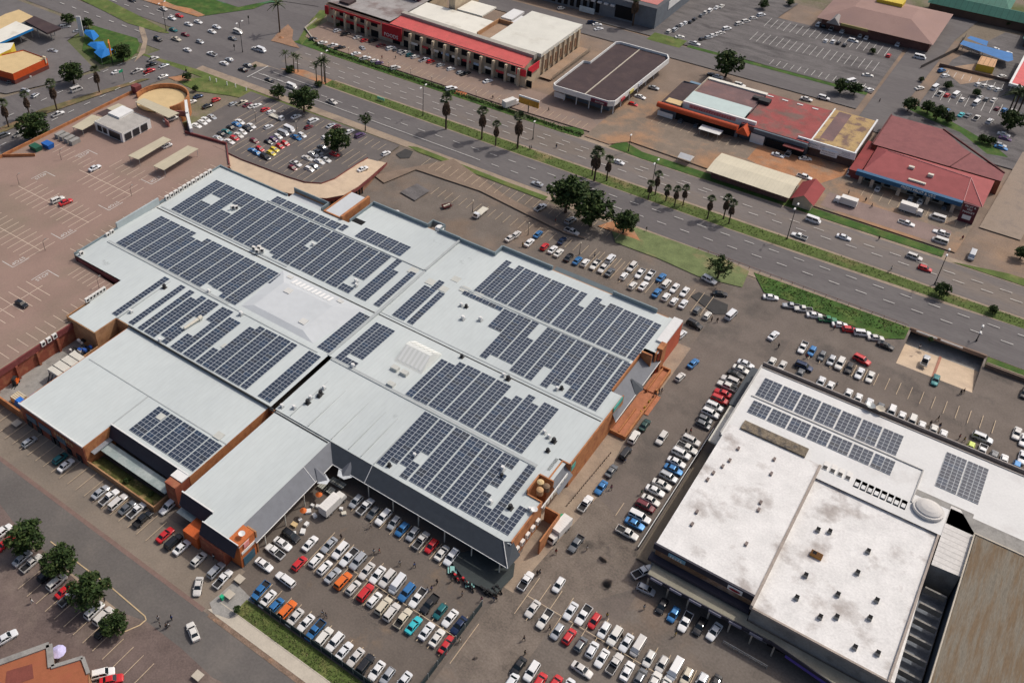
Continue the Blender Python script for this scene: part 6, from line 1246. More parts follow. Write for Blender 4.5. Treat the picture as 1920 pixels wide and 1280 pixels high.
row(1, 0, 'in the dense left block of the north lot', '250 970 wV;205 1000 sV;165 1022 wH;300 1030 bD;345 1012 wH;130 1045 pH;95 1065 kH;30 1115 rH;10 1150 bH;70 1177 kU;180 1095 rH;220 1075 rH;140 1120 yH;115 1147 yH', '-4', jit=5)
row(1, 0, 'in the lower block of the north lot', '430 1155 wS;385 1185 wS;470 1140 gS;500 1105 gS;590 1155 rH;300 1225 wP;275 1257 mH;400 1265 wH;440 1247 gS;475 1210 wS;520 1195 wP', '-4', jit=5)
row(1, 0, 'at the north lot entrance', '975 1147 wH 80;155 878 wF 0;', 'n')
row(1, 0, 'on the curved access ramp', '800 1262 wS 80', 'n', z=2.2)
row(1, 1, 'on the patched asphalt north of the mall', '1685 312 wF s;1430 262 kK 60;1035 312 wH 60;1910 500 wS 80', 'n')
row(0, 0, 'on the far arm of the junction', '990 0 kS;1225 65 wP;1290 135 wS;1345 115 rS;1415 180 wS;1487 162 wS;1625 200 wS;1590 235 wS;1785 240 wV;1745 287 gS;1920 365 wS', '-2')
row(0, 0, 'crossing the junction', '1300 222 tS;1390 257 mS;1185 293 kU;1322 292 cP;1500 312 sH;1405 372 wS 175;1588 402 wP 178', '-2')
row(0, 0, 'waiting at the stop line', '1720 445 sS;1680 472 wS;1857 487 gS;1820 520 kS', '178')
row(0, 0, 'on the palm-lined avenue', '1150 440 wD;1138 482 kP;1230 490 sS;1030 530 wP;1122 530 rD;1225 570 wS;875 537 wS;575 672 wV;435 852 wP;145 1002 wP;30 1012 gU', '80')
row(0, 0, 'at the fuel station', '395 380 sS 20;490 200 sU 50;585 232 sS 50;190 577 wV 60;85 612 gH 60;190 677 sH 20;265 712 sH 100', 'n', small=True)
row(0, 0, 'in the top left part of the north lot', '1485 720 dS;1620 745 rH;1435 762 wS;1555 792 kS;1750 778 sH;1815 770 cP;1858 785 mS;1895 795 wS', '80')
row(0, 0, 'in the slanting row by the white screen wall', '1590 875 sS;1545 895 wS;1520 915 wS;1475 940 wS', '-4', jit=5)
row(0, 0, 'in the middle left block of the north lot', '1800 912 wS;1775 932 bS;1735 957 kS;1700 985 tS;1665 1005 kS;1635 1035 sS;1885 942 wS;1855 967 kU;1820 990 wH;1790 1012 wS;1760 1035 rH;1720 1060 wS;1908 1055 mH;1900 1130 bS', '-4', jit=5)
row(0, 0, 'parked alone on the rooftop car park', '710 1255 wS 85', 'n', z=ZD)
row(0, 0, 'sheltering under the deck carports', '1262 893 wH;1298 882 wH;1252 1087 wH', '80', z=ZD)
row(0, 1, 'side by side on the rooftop car park', '432 215 wU;492 232 rS', '82', z=ZD)
row(0, 1, 'low on the rooftop car park', '160 992 kS', '2', z=ZD)
row(0, 2, 'on the tan apron before the brick hall', '220 747 sH;450 872 tH;493 922 wS', 'n')
row(0, 2, 'in the tight row by the garden wall', '752 1125 sS;820 1162 wP;885 1200 wC;952 1240 gS;1028 1258 wP;1072 1325 kD', 'n')
row(0, 2, 'squeezed beside the garden wall end', '1265 1232 wC', 's')
row(0, 3, 'on the street-side lot by the orange corner shop', '1238 165 rS;1300 217 kU;1363 257 wS;1490 347 wH;1620 432 sU;1672 495 wP', 'n')
row(0, 3, 'turning out near the drain covers', '1485 552 wS -52', 'n')
row(0, 3, 'driving on the street at the bottom', '1446 890 wS 155', 'n', jit=0)
row(0, 3, 'between the plaza trees', '20 142 wU;42 227 rS;165 342 sS;235 377 wP;357 460 kU;425 522 wU;487 582 rS;520 630 sP;707 735 wU;775 777 wU;772 885 kH', 'n')
row(0, 3, 'on the brick plaza', '45 935 wS 75;772 1205 wU 50;835 1252 rS 50', 'n')
for t in KIND:
    for k in KIDS[t]:
        for g_ in GRAND.get(k.name, ()): C.objects.unlink(g_)
        C.objects.unlink(k)
# ================================================================ trees
def crown_mesh(seed, n, squash=.8, sparse=False, ls=.22):
    """leaf-sized faces clumped round branch tips inside a unit crown"""
    r = random.Random(seed); b = MB(); b.world = False
    tips = []
    for _ in range(70 if not sparse else 40):
        d = Vector((r.gauss(0, 1), r.gauss(0, 1), r.gauss(0, 1))).normalized()*(r.random()**.42)
        lump = 1+.16*math.sin(3*math.atan2(d.y, d.x)+seed)+.1*math.sin(5*math.atan2(d.y, d.x)+2*seed)
        tips.append(Vector((d.x*lump, d.y*lump, d.z*squash)))
    for i in range(n):
        c = r.choice(tips); rad_ = .23*(.6+r.random()*.6)
        p = c+Vector((r.gauss(0, 1), r.gauss(0, 1), r.gauss(0, .8)))*rad_*.55
        if p.length > 1.12: p *= 1.12/p.length
        s = ls*(.5+r.random()*.8)*.5
        u_ = Vector((r.gauss(0, 1), r.gauss(0, 1), r.gauss(0, .5))).normalized(); v_ = u_.cross(Vector((r.gauss(0, 1), r.gauss(0, 1), r.gauss(0, 1)))).normalized()
        h = (p.z/squash+1)/2
        mi = 2 if r.random() < .12 else (1 if r.random() < .45 else 0)
        b.add([p-u_*s, p+v_*s*.55, p+u_*s, p-v_*s*.55], [(0, 1, 2, 3)], mi)
    me = b.build('crown', leaf); return me
def trunk_mesh(seed, sparse=False):
    r = random.Random(seed); b = MB(); b.world = False
    b.tube((0, 0, -1.6), (.03, .02, -.55), .085, .055, 7)
    for i in range(7 if not sparse else 16):
        a = 2*PI*i/(7 if not sparse else 16)+r.random(); e = Vector((math.cos(a)*.6, math.sin(a)*.6, r.uniform(-.1, .5)))
        m_ = Vector((.03, .02, -.55)).lerp(e, .5)+Vector((0, 0, -.06)); b.tube((.03, .02, -.56), m_, .035, .024, 5, cap=False); b.tube(m_, e, .024, .008, 5, cap=False)
        if sparse:
            for k in range(3): b.tube(m_.lerp(e, .4+.2*k), e+Vector((r.gauss(0, .3), r.gauss(0, .3), r.uniform(0, .4))), .010, .003, 4, cap=False)
    return b.build('trunk', bark)
CR = [crown_mesh(s, 2600) for s in (1, 2, 3)]; CRS = [crown_mesh(s, 1500, .75, ls=.3) for s in (4, 5)]; TR = [trunk_mesh(1), trunk_mesh(2)]; SP = crown_mesh(9, 900, .7, True); TSP = trunk_mesh(5, True)
for o in CR+CRS+TR+[SP, TSP]: C.objects.unlink(o)
def copy_to(src, root, name, loc=(0, 0, 0), scale=(1, 1, 1), rz=0):
    c_ = src.copy(); c_.name = name; C.objects.link(c_); c_.parent = root; c_.location = loc; c_.scale = scale; c_.rotation_euler = (0, 0, rz); return c_
def tree(cx, cy, rp, by, label, kind='leafy', tall=1.0, nm='broadleaf_tree', cat='tree'):
    """cx, cy, rp: crown centre and radius on the survey sheet; by: row of the trunk foot"""
    b0 = P(cx, by); R_ = rp*mpp(cx, by)*1.0
    h = max(R_*1.25*tall, 1.2)
    r = empty(nm, b0, 0, label, cat, 'trees and shrubs')
    i = int(cx*7+cy) % 3
    if kind == 'bare':
        copy_to(TSP, r, 'trunk', (0, 0, h), (R_, R_, h/1.6)); copy_to(SP, r, 'crown', (0, 0, h+R_*.2), (R_*.9,)*3, i)
    else:
        src = CR[i] if rp > 13 else CRS[i % 2]
        copy_to(TR[i % 2], r, 'trunk', (0, 0, h), (R_, R_, h/1.6)); copy_to(src, r, 'crown', (0, 0, h), (R_, R_, R_*.95), i*1.3)
for a_ in ((139, 136, 21, 158, 'round dark green tree beside the palm-lined avenue and fuel forecourt'), (232, 100, 17, 116, 'dark tree on the grassy traffic island by the orange sign'), (70, 238, 29, 266, 'wide dark tree left of the deck carports by the avenue'),
           (130, 40, 11, 48, 'small tree behind the fuel forecourt left of the pylon'), (166, 48, 11, 56, 'small dark tree right of the white price pylon'), (570, 184, 26, 212, 'round tree on the grass above the dense north lot'),
           (522, 174, 14, 186, 'small bright tree left of the round tree by the highway'), (633, 263, 24, 286, 'dark tree among the parked cars of the north lot'), (1360, 124, 26, 145, 'round green tree behind the orange-fronted store'),
           (1060, 363, 37, 398, 'biggest of the dark trees on the highway edge, the upper one'), (1107, 398, 36, 424, 'middle one of the three dark trees on the highway edge'), (1168, 414, 24, 438, 'lowest of the three dark trees, above the pale lawn'),
           (1760, 538, 15, 556, 'dark bush-like tree at the end of the median strip'), (1860, 578, 9, 588, 'small dark conical tree farther along the median strip'), (1912, 475, 13, 486, 'dark tree cut by the right edge beside the dusty yard'),
           (1574, 162, 15, 176, 'left one of two dark trees at the far lot corner'), (1600, 168, 13, 180, 'right one of two dark trees at the far lot corner'), (1701, 198, 14, 210, 'leftmost tree on the grass below the far right lot'),
           (1737, 200, 13, 214, 'second tree on the grass below the far right lot'), (1754, 212, 15, 226, 'third and fullest tree below the far right lot'), (1776, 222, 11, 232, 'yellowish shrub at the end of the tree group'),
           (1775, 160, 8, 168, 'small tree between minibuses on the far right lot'), (1829, 174, 8, 182, 'small tree among the cars of the far right lot'), (1888, 238, 21, 246, 'wide low shrub under the palms at the right'),
           (1840, 262, 9, 269, 'low dark shrub on the narrow grass triangle'), (1855, 267, 9, 273, 'right low shrub on the narrow grass triangle'), (1635, 95, 6, 102, 'small young tree in the far lot'), (1726, 149, 5, 154, 'tiny tree beside the side street corner'),
           (57, 998, 34, 1032, 'large leafy tree, topmost of the row on the brick plaza'), (119, 1042, 31, 1072, 'second leafy tree of the plaza row, beside the pickup'), (173, 1094, 37, 1132, 'largest leafy tree in the middle of the plaza row'), (219, 1161, 24, 1184, 'lowest and smallest tree of the plaza row'),
           (352, 148, 8, 152, 'low bush on the junction corner soil'), (367, 168, 6, 172, 'tiny bush beside the top of the north lot'), (1430, 10, 9, 18, 'hedge tree beside the far lot drive'), (1890, 40, 10, 52, 'tree beside the green hipped roof'), (1480, 5, 7, 12, 'dark shrub at the top edge beside the drive')):
    tree(*a_)
tree(685, 224, 14, 246, 'bare leafless tree on the verge above the north lot', 'bare', 1.3)
tree(1345, 506, 26, 522, 'spreading sparse grey tree on the lawn by the white jeep', 'bare', .7)
# ------------------------------------------------ palms
def palm_meshes():
    b = MB(); b.world = False; b.tube((0, 0, 0), (0, 0, 1), .030, .022, 8); t_ = b.build('trunk', bark)
    b = MB(); b.world = False; r = random.Random(3)
    for i in range(130):                               # skirt of dead fronds
        a = r.random()*2*PI; z = r.uniform(.50, .84); rr_ = .045+.085*math.sin((z-.46)/.40*PI)**.6*r.uniform(.7, 1.05)
        b.add([(math.cos(a)*.02, math.sin(a)*.02, z+.06), (math.cos(a-.25)*rr_, math.sin(a-.25)*rr_, z-.02), (math.cos(a)*rr_*1.05, math.sin(a)*rr_*1.05, z-.08), (math.cos(a+.25)*rr_, math.sin(a+.25)*rr_, z-.02)], [(0, 1, 2, 3)])
    b.frus((-.05, .05, -.05, .05, .5), (-.07, .07, -.07, .07, .85)); sk = b.build('dead_frond_skirt', palm_d)
    def fronds(n, ln_, fan, seed):
        b = MB(); b.world = False; r = random.Random(seed)
        for i in range(n):
            a = 2*PI*i/n*2.4+r.random()*.5; el = r.uniform(-.35, 1.25); L2 = ln_*r.uniform(.8, 1.1)
            p = Vector((0, 0, .9)); d = Vector((math.cos(a)*math.cos(el), math.sin(a)*math.cos(el), math.sin(el))); side = Vector((-math.sin(a), math.cos(a), 0))
            if fan:
                m_ = p+d*L2*.5
                for k in range(9):
                    t = (k-4)/4*1.15; dd = (d*math.cos(t)+side*math.sin(t)).normalized(); e = m_+dd*L2*.55+Vector((0, 0, -.02)); w_ = side.cross(dd)*.0+(side*math.cos(t)-d*math.sin(t))*.010
                    b.add([m_-w_*.4, m_+dd*L2*.3-w_, e, m_+dd*L2*.3+w_], [(0, 1, 2, 3)])
                b.add([p-side*.004, m_-side*.004, m_+side*.004, p+side*.004], [(0, 1, 2, 3)])
            else:
                prev = p
                for k in range(6):
                    t = (k+1)/6; cur = p+Vector((d.x, d.y, 0))*L2*t+Vector((0, 0, 1))*(d.z*L2*t-.75*L2*t*t*.6); w_ = .035*(1-abs(t-.45)*1.2)
                    b.add([prev-side*w_+Vector((0, 0, -.02)), prev, cur, cur-side*w_+Vector((0, 0, -.02))], [(0, 1, 2, 3)]); b.add([prev, prev+side*w_+Vector((0, 0, -.02)), cur+side*w_+Vector((0, 0, -.02)), cur], [(0, 1, 2, 3)]); prev = cur
        return b.build('fronds', palm_g)
    return t_, sk, fronds(34, .22, True, 1), fronds(22, .42, False, 2)
PT, PS, PF, PG = palm_meshes()
for o in (PT, PS, PF, PG): C.objects.unlink(o)
def hgt(bx, by, ty):
    b0 = P(bx, by); lo, hi = 0., 40.
    for _ in range(30):
        m_ = (lo+hi)/2; p = b0+Vector((0, 0, m_-CH)); y_ = PY-FP*p.dot(cU)/p.dot(cF)
        if y_ > ty: lo = m_
        else: hi = m_
    return lo
def palm(bx, by, ty, label, feather=False):
    h = hgt(bx, by, ty)*.97; r = empty('palm_tree', P(bx, by), random.random()*6, label, 'palm tree', 'palms along the roads'); w_ = max(h, 7)*(.95 if not feather else .85)
    copy_to(PT, r, 'trunk', (0, 0, 0), (w_, w_, h*.93))
    if not feather: copy_to(PS, r, 'dead_frond_skirt', (0, 0, 0), (w_*.95, w_*.95, h*.98))
    copy_to(PG if feather else PF, r, 'fronds', (0, 0, h*.96-w_*.9), (w_,)*3)
for a_ in ((17, 240, 190, 'shaggy fan palm at the left edge of the avenue'), (57, 222, 176, 'second fan palm from the left edge on the avenue'), (107, 207, 154, 'third fan palm along the avenue median beside the white pickup'), (187, 175, 128, 'fan palm on the avenue median opposite the orange restaurant'),
           (836, 243, 181, 'fan palm first on the highway median after the tall lamp'), (903, 262, 206, 'second and tallest fan palm of the upper median group'), (929, 274, 231, 'third, shorter fan palm of the upper median group'), (970, 279, 217, 'fan palm on the median below the small billboard truck'),
           (1114, 340, 281, 'left fan palm of the trio by the shed track'), (1110, 330, 288, 'hidden back palm of the trio by the shed track'), (1137, 340, 296, 'right fan palm of the trio by the shed track'), (1215, 375, 342, 'short palm just left of the lamp on the median'), (1228, 366, 325, 'taller palm just right of the lamp on the median'),
           (1248, 378, 352, 'first of three short palms in the middle of the median'), (1264, 388, 353, 'second of three short palms in the middle of the median'), (1280, 386, 351, 'third of three short palms in the middle of the median'), (1326, 411, 371, 'fan palm before the last pair on the median'),
           (1356, 411, 369, 'left palm of the last pair on the median'), (1366, 420, 379, 'right palm of the last pair on the median'), (1186, 50, -8, 'tall palm in front of the grey showroom')): palm(*a_)
for a_ in ((537, 130, 97, 'slender feather palm, left of the three at the median nose'), (552, 137, 102, 'slender feather palm, middle of the three at the median nose'), (559, 136, 105, 'slender feather palm, right of the three at the median nose'), (594, 157, 120, 'feather palm, left of the second trio on the median'),
           (604, 155, 112, 'feather palm, middle of the second trio on the median'), (609, 155, 110, 'feather palm, right of the second trio on the median'), (525, 62, 3, 'tall feather palm on the red soil by the slip road'),
           (1882, 232, 172, 'left palm of the cluster above the wide shrub'), (1890, 231, 168, 'middle palm of the cluster above the wide shrub'), (1901, 229, 170, 'right palm of the cluster above the wide shrub')): palm(*a_, True)
# shrubs on the median ends, low hedge line
def shrub(x, y, rp, label): tree(x, y, rp, y+rp*.4, label, tall=.35, nm='shrub', cat='shrub')
for a_ in ((543, 132, 9, 'low shrubs under the three feather palms'), (598, 160, 7, 'low shrub under the second palm trio'), (478, 128, 4, 'tiny shrub at the junction corner'), (1742, 640, 5, 'small shrub left of the underpass'), (634, 50, 4, 'small shrub beside the red strip kerb'), (115, 1030, 8, 'shrub below the top plaza tree'), (445, 1145, 7, 'dry shrub at the pavement corner'), (240, 905, 6, 'straw-coloured shrub in the walled garden'), (285, 930, 5, 'green shrub in the walled garden')): shrub(*a_)
garden = ground('garden_soil', [(-139.3, 72.7), (-118.6, 72.9), (-118.6, 75.6), (-138.3, 75.6)], mat('overgrown_garden', (.075, .080, .022), .95, .3, .8, 4., (.30, .21, .10), .35, .52, .64))
g = empty('garden_wall', (-128, 72.6, 0), label='low tan brick wall round the overgrown garden strip', cat='wall'); b = MB(); b.box(-139.6, -118.3, 72.2, 72.5, 0, 1.8); b.box(-118.5, -118.2, 72.5, 76.2, 0, 1.8); b.build('brickwork', brick_t, g)
# ------------------------------------------------ street lamps
def lamp(bx, by, ty, label, double=True, small=False):
    h = hgt(bx, by, ty); r = empty('street_lamp', P(bx, by), 0, label, 'street lamp', 'street lamps'); k = .5 if small else 1
    b = MB(); b.world = False; b.tube((0, 0, 0), (0, 0, h), .12*k+.02, .06*k+.02, 7); b.tube((0, 0, 0), (0, 0, .8), .2*k+.02, n=8)
    if double: b.tube((0, -1.3, h), (0, 1.3, h), .05, n=5)
    add_part(r, 'pole', b, darkm)
    for s in ((-1, 1) if double else (0,)):
        b = MB(); b.world = False; b.frus((-.22*k-.05, .22*k+.05, s*1.5-.55*k, s*1.5+.55*k, h-.05), (-.12*k, .12*k, s*1.5-.4*k, s*1.5+.4*k, h+.18)); add_part(r, 'lamp_head', b, white_t if not small else conc_l)
for a_ in ((312, 60, 5, 'tall double street lamp at the end of the far slip median'), (455, 99, 42, 'tall double street lamp on the junction island'), (611, 158, 98, 'double street lamp beside the second palm trio'), (793, 218, 162, 'double street lamp standing before the first median fan palm'),
           (1222, 350, 303, 'double street lamp on the median above the palm pair'), (1475, 449, 387, 'double street lamp on the median beside the white pickup'), (1752, 534, 473, 'double street lamp on the median behind the pink hatchback'), (1830, 640, 617, 'lamp beside the right lane near the underpass')): lamp(*a_)
lamp(999, 262, 228, 'single lamp at the verge below the billboard', False); lamp(1178, 285, 253, 'reddish single mast on the grass corner', False)
for i, (x, y, t_) in enumerate(((654, 104, 90), (691, 118, 101), (729, 129, 117), (770, 148, 129), (809, 160, 144), (892, 191, 171), (935, 203, 186))): lamp(x, y, t_, f'small car park lamp, {ORD[i]} from the left along the hedge', False, True)
for i, (x, y, t_) in enumerate(((990, 441, 418), (1086, 478, 455), (886, 398, 376), (901, 225, 200), (556, 245, 228), (480, 230, 208))): lamp(x, y, t_, ('car park lamp by the blue sedan north of the mall', 'ochre lamp post beside the black sedan north of the mall', 'thin pole beside the flatbed truck', 'lamp post near the white truck by the hedge', 'lamp among the top rows of the north lot', 'lamp in the top left of the north lot')[i], False, True)
for i, (x, y, t_) in enumerate(((36, 346, 331), (247, 368, 353), (85, 470, 450), (146, 491, 484), (115, 300, 289), (186, 540, 524))):
    p = P(x, y, ZD); r = empty('deck_lamp', p, 0, f'thin dark lamp post on the rooftop car park, {ORD[i]} listed by bay row end', 'lamp post', 'lamp posts on the rooftop car park'); b = MB(); b.world = False; b.tube((0, 0, 0), (0, 0, 3.2), .07, .05, 6); b.tube((0, 0, 3.2), (0, .8, 3.5), .05, .04, 5); add_part(r, 'pole', b, darkm); b = MB(); b.world = False; b.box(-.12, .12, .6, 1.2, 3.48, 3.6); add_part(r, 'lamp_head', b, conc_g)
DL = ('by the upper stop marking at the left', 'beside the middle bay row near the mall', 'at the lower bay row end beside a stop marking', 'lying near the mall corner parapet', 'near the corner plant enclosure', 'by the short bays under the mall wall')
for o in [o for o in C.objects if o.name.startswith('deck_lamp')]:
    pass
for i, o in enumerate([o for o in C.objects if o.name.startswith('deck_lamp')]): o['label'] = 'thin dark lamp post '+DL[i]
# traffic lights
for i, (x, y, t_, lb) in enumerate(((440, 96, 84, 'traffic light on the junction island'), (350, 140, 130, 'traffic light at the corner below the junction'), (467, 46, 30, 'traffic light on the far kerb of the junction'), (233, 152, 130, 'green-topped road sign on the avenue median'))):
    h = hgt(x, y, t_); r = empty('traffic_light' if i < 3 else 'road_sign', P(x, y), 0, lb, 'traffic light' if i < 3 else 'road sign'); b = MB(); b.world = False; b.tube((0, 0, 0), (0, 0, h), .08, n=6); add_part(r, 'pole', b, darkm)
    b = MB(); b.world = False
    if i < 3: b.box(-.2, .2, -.2, .2, h-1.0, h); add_part(r, 'signal_head', b, black)
    else: b.box(-.1, .1, -1.6, .2, h-1.0, h); add_part(r, 'sign_board', b, mat('road_sign_green', (.03, .30, .16), .5))
r = empty('median_sign', P(714, 190), 0, 'small green and white road sign lying low on the median grass', 'road sign'); b = MB(); b.world = False; b.box(-1.6, 1.6, -.1, .1, .6, 1.6); add_part(r, 'sign_board', b, mat('road_sign_pale', (.25, .6, .4), .5)); b = MB(); b.world = False; b.box(-1.3, -1.2, -.05, .05, 0, .6); b.box(1.2, 1.3, -.05, .05, 0, .6); add_part(r, 'post', b, steel)
g = empty('low_white_fence', P(440, 165), label='line of pale posts on the corner lawn beside the highway', cat='fence'); b = MB()
for i, (x, y) in enumerate(((406, 155), (426, 161), (442, 165), (462, 171), (394, 152))): p = P(x, y); b.box(p.x-.15, p.x+.15, p.y-.15, p.y+.15, 0, 1.6)
b.build('post', white_t, g)
g = empty('highway_fence', (-20, 226.4, 0), label='thin rust-coloured rail fence along the highway shoulder', cat='fence'); b = MB()
[b.box(-62+3*i, -61.9+3*i, 226.2, 226.3, 0, 1.0) for i in range(19)]; b.box(-62, -5, 226.22, 226.28, .85, .93); b.build('rail', mat('rust_rail', (.25, .11, .06), .8), g)
g = empty('retaining_wall', (40, 223, 0), label='long brown retaining wall right of the underpass', cat='wall'); b = MB(); b.box(14, 60, 221.6, 222.2, 0, 1.3); b.build('brickwork', mat('wall_brown', (.15, .11, .085), .9, .2), g); b = MB(); b.box(14, 60, 222.2, 222.5, 1.1, 1.4); b.build('coping', sand, g)
g = empty('hedge', (-180, 264.5, 0), label='long clipped hedge strip between highway and red strip car park', cat='hedge'); r_ = random.Random(4); b = MB()
for i in range(5200):
    x = r_.uniform(-240, -119); y = 264.4+(.0 if x > -230 else (x+230)*-.25)+r_.gauss(0, .55); z = abs(r_.gauss(.35, .25)); s = r_.uniform(.12, .3); u_ = Vector((r_.gauss(0, 1), r_.gauss(0, 1), r_.gauss(0, 1))).normalized()*s; v_ = u_.cross(Vector((r_.gauss(0, 1), r_.gauss(0, 1), 1))).normalized()*s; p = Vector((x, y, z)); b.add([p-u_, p-v_, p+u_, p+v_], [(0, 1, 2, 3)], r_.choice((0, 1, 1, 2)))
b.build('foliage', leaf, g)
# grass tufts: real blades so that verges are not flat paint
b = MB(); r_ = random.Random(8)
def tufts(poly, n, s0):
    xs = [p[0] for p in poly]; ys = [p[1] for p in poly]
    c = 0
    while c < n:
        x, y = r_.uniform(min(xs), max(xs)), r_.uniform(min(ys), max(ys)); ins = False; j = len(poly)-1
        for i in range(len(poly)):
            if (poly[i][1] > y) != (poly[j][1] > y) and x < (poly[j][0]-poly[i][0])*(y-poly[i][1])/(poly[j][1]-poly[i][1])+poly[i][0]: ins = not ins
            j = i
        if not ins: c += .2; continue
        c += 1; s = s0*r_.uniform(.6, 1.5); a = r_.random()*PI; b.add([(x-math.cos(a)*s, y-math.sin(a)*s, .25), (x+math.cos(a)*s, y+math.sin(a)*s, .25), (x+r_.gauss(0, .1), y+r_.gauss(0, .1), .25+s)], [(0, 1, 2)], r_.choice((0, 0, 1, 2)))
for pl, n, s in (([(-88, 65.4), (-55, 65.4), (-55, 68.5), (-88, 68.5)], 1600, .14), ([(-213, 242), (-60, 241.6), (-5, 243), (40, 244), (40, 247.5), (-60, 246.5), (-213, 246)], 2600, .2), ([(-44, 225), (-5, 226), (-5, 221.5), (-28, 219.5), (-40, 219)], 900, .2), ([(-139, 72.8), (-119, 73), (-119, 75.4), (-138, 75.4)], 1100, .25)): tufts(pl, n, s)
tag(b.build('grass_tufts', [mat('tuft_a', (.085, .115, .03), .9, .2), mat('tuft_b', (.12, .14, .05), .9, .2), mat('tuft_c', (.17, .16, .07), .9, .2)]), kind='stuff')
# ================================================================ people
def body_mesh(pose):
    verts = {'pel': (0, 0, .95), 'sp': (0, 0, 1.15), 'ch': (0, 0, 1.36), 'nk': (.01, 0, 1.50), 'hd': (.03, 0, 1.60), 'ht': (.03, 0, 1.70)}
    w_ = .25 if pose == 'walk' else .03
    for s, n in ((1, 'l'), (-1, 'r')):
        verts.update({'sh'+n: (0, .17*s, 1.40), 'el'+n: (-.10*s*(w_*3), .24*s, 1.13), 'wr'+n: (.14-.25*s*w_*2, .25*s, .90), 'ha'+n: (.18-.25*s*w_*2, .25*s, .82),
                      'hp'+n: (0, .09*s, .90), 'kn'+n: (w_*s*.75+.02, .10*s, .50), 'an'+n: (w_*s-.03, .10*s, .08), 'to'+n: (w_*s+.14, .11*s, .04)})
    E_ = [('pel', 'sp'), ('sp', 'ch'), ('ch', 'nk'), ('nk', 'hd'), ('hd', 'ht')]
    for n in 'lr': E_ += [('ch', 'sh'+n), ('sh'+n, 'el'+n), ('el'+n, 'wr'+n), ('wr'+n, 'ha'+n), ('pel', 'hp'+n), ('hp'+n, 'kn'+n), ('kn'+n, 'an'+n), ('an'+n, 'to'+n)]
    rad_ = {'pel': .14, 'sp': .12, 'ch': .14, 'nk': .055, 'hd': .09, 'ht': .085, 'sh': .06, 'el': .043, 'wr': .032, 'ha': .036, 'hp': .095, 'kn': .06, 'an': .042, 'to': .038}
    def skin(keys, name, m, grow=1.0, root='pel'):
        ks = [k for k in verts if k in keys]; me = bpy.data.meshes.new(name); me.from_pydata([verts[k] for k in ks], [(ks.index(a), ks.index(c)) for a, c in E_ if a in ks and c in ks], [])
        o = bpy.data.objects.new(name, me); C.objects.link(o); md = o.modifiers.new('s', 'SKIN'); sk = me.skin_vertices[0].data
        for i, k in enumerate(ks):
            r_ = rad_[k if k in rad_ else k[:2]]*grow; sk[i].radius = (r_, r_); sk[i].use_root = (k == root)
        sb = o.modifiers.new('b', 'SUBSURF'); sb.levels = 1; sb.render_levels = 1
        dg = bpy.context.evaluated_depsgraph_get(); nm = bpy.data.meshes.new_from_object(o.evaluated_get(dg)); bpy.data.objects.remove(o)
        nm.materials.clear(); nm.materials.append(m); nm.polygons.foreach_set('use_smooth', [True]*len(nm.polygons)); return nm
    skn = mat('brown_skin', (.13, .07, .045), .6, 0)
    body = skin(list(verts), 'body', skn)
    shirt = skin(['pel', 'sp', 'ch', 'shl', 'ell', 'shr', 'elr'], 'shirt', skn, 1.16, 'sp'); trou = skin(['pel', 'hpl', 'knl', 'anl', 'hpr', 'knr', 'anr'], 'trousers', skn, 1.14)
    return body, shirt, trou
PM = {p: body_mesh(p) for p in ('walk', 'stand')}
b = MB(); b.world = False; ring = [(z, r_) for z, r_ in ((1.60, .10), (1.66, .108), (1.72, .10), (1.77, .07), (1.80, .02))]
vv = [(.02+r_*math.cos(a), r_*.92*math.sin(a), z) for z, r_ in ring for a in [2*PI*i/10 for i in range(10)]]
b.add(vv, [(j*10+i, j*10+(i+1) % 10, (j+1)*10+(i+1) % 10, (j+1)*10+i) for j in range(4) for i in range(10)]); hair_o = b.build('hair', mat('black_hair', (.012, .010, .009), .8, 0), smooth=True); C.objects.unlink(hair_o)
SH = {'white': (.72, .72, .70), 'black': (.02, .02, .022), 'red': (.42, .03, .04), 'lilac': (.42, .34, .55), 'yellow': (.62, .46, .10), 'grey': (.25, .25, .26), 'blue': (.05, .14, .40), 'pink': (.55, .22, .28), 'green': (.05, .2, .1)}
TRO = {'dark': (.02, .022, .03), 'blue jeans': (.05, .08, .16), 'khaki': (.25, .20, .13), 'white': (.6, .6, .58)}
def person(c_, r_, x, y, sh, tr, where, pose='walk', rz=None):
    p = T(c_, r_, x, y); r = empty('person', p, random.uniform(0, 6.28) if rz is None else rad(rz), ' '.join(f'person in {sh} top, {tr} trousers, {where}'.split()[:16]), 'person', 'people on foot')
    for me, n, col in zip(PM[pose], ('body', 'shirt', 'trousers'), (None, SH[sh], TRO[tr])):
        o = bpy.data.objects.new(n, me); C.objects.link(o); o.parent = r
        if col: o.material_slots[0].link = 'OBJECT'; o.material_slots[0].material = mat(('shirt_'+sh) if n == 'shirt' else 'trousers_'+tr.replace(' ', '_'), col, .85, 0)
    h = hair_o.copy(); h.name = 'hair'; C.objects.link(h); h.parent = r
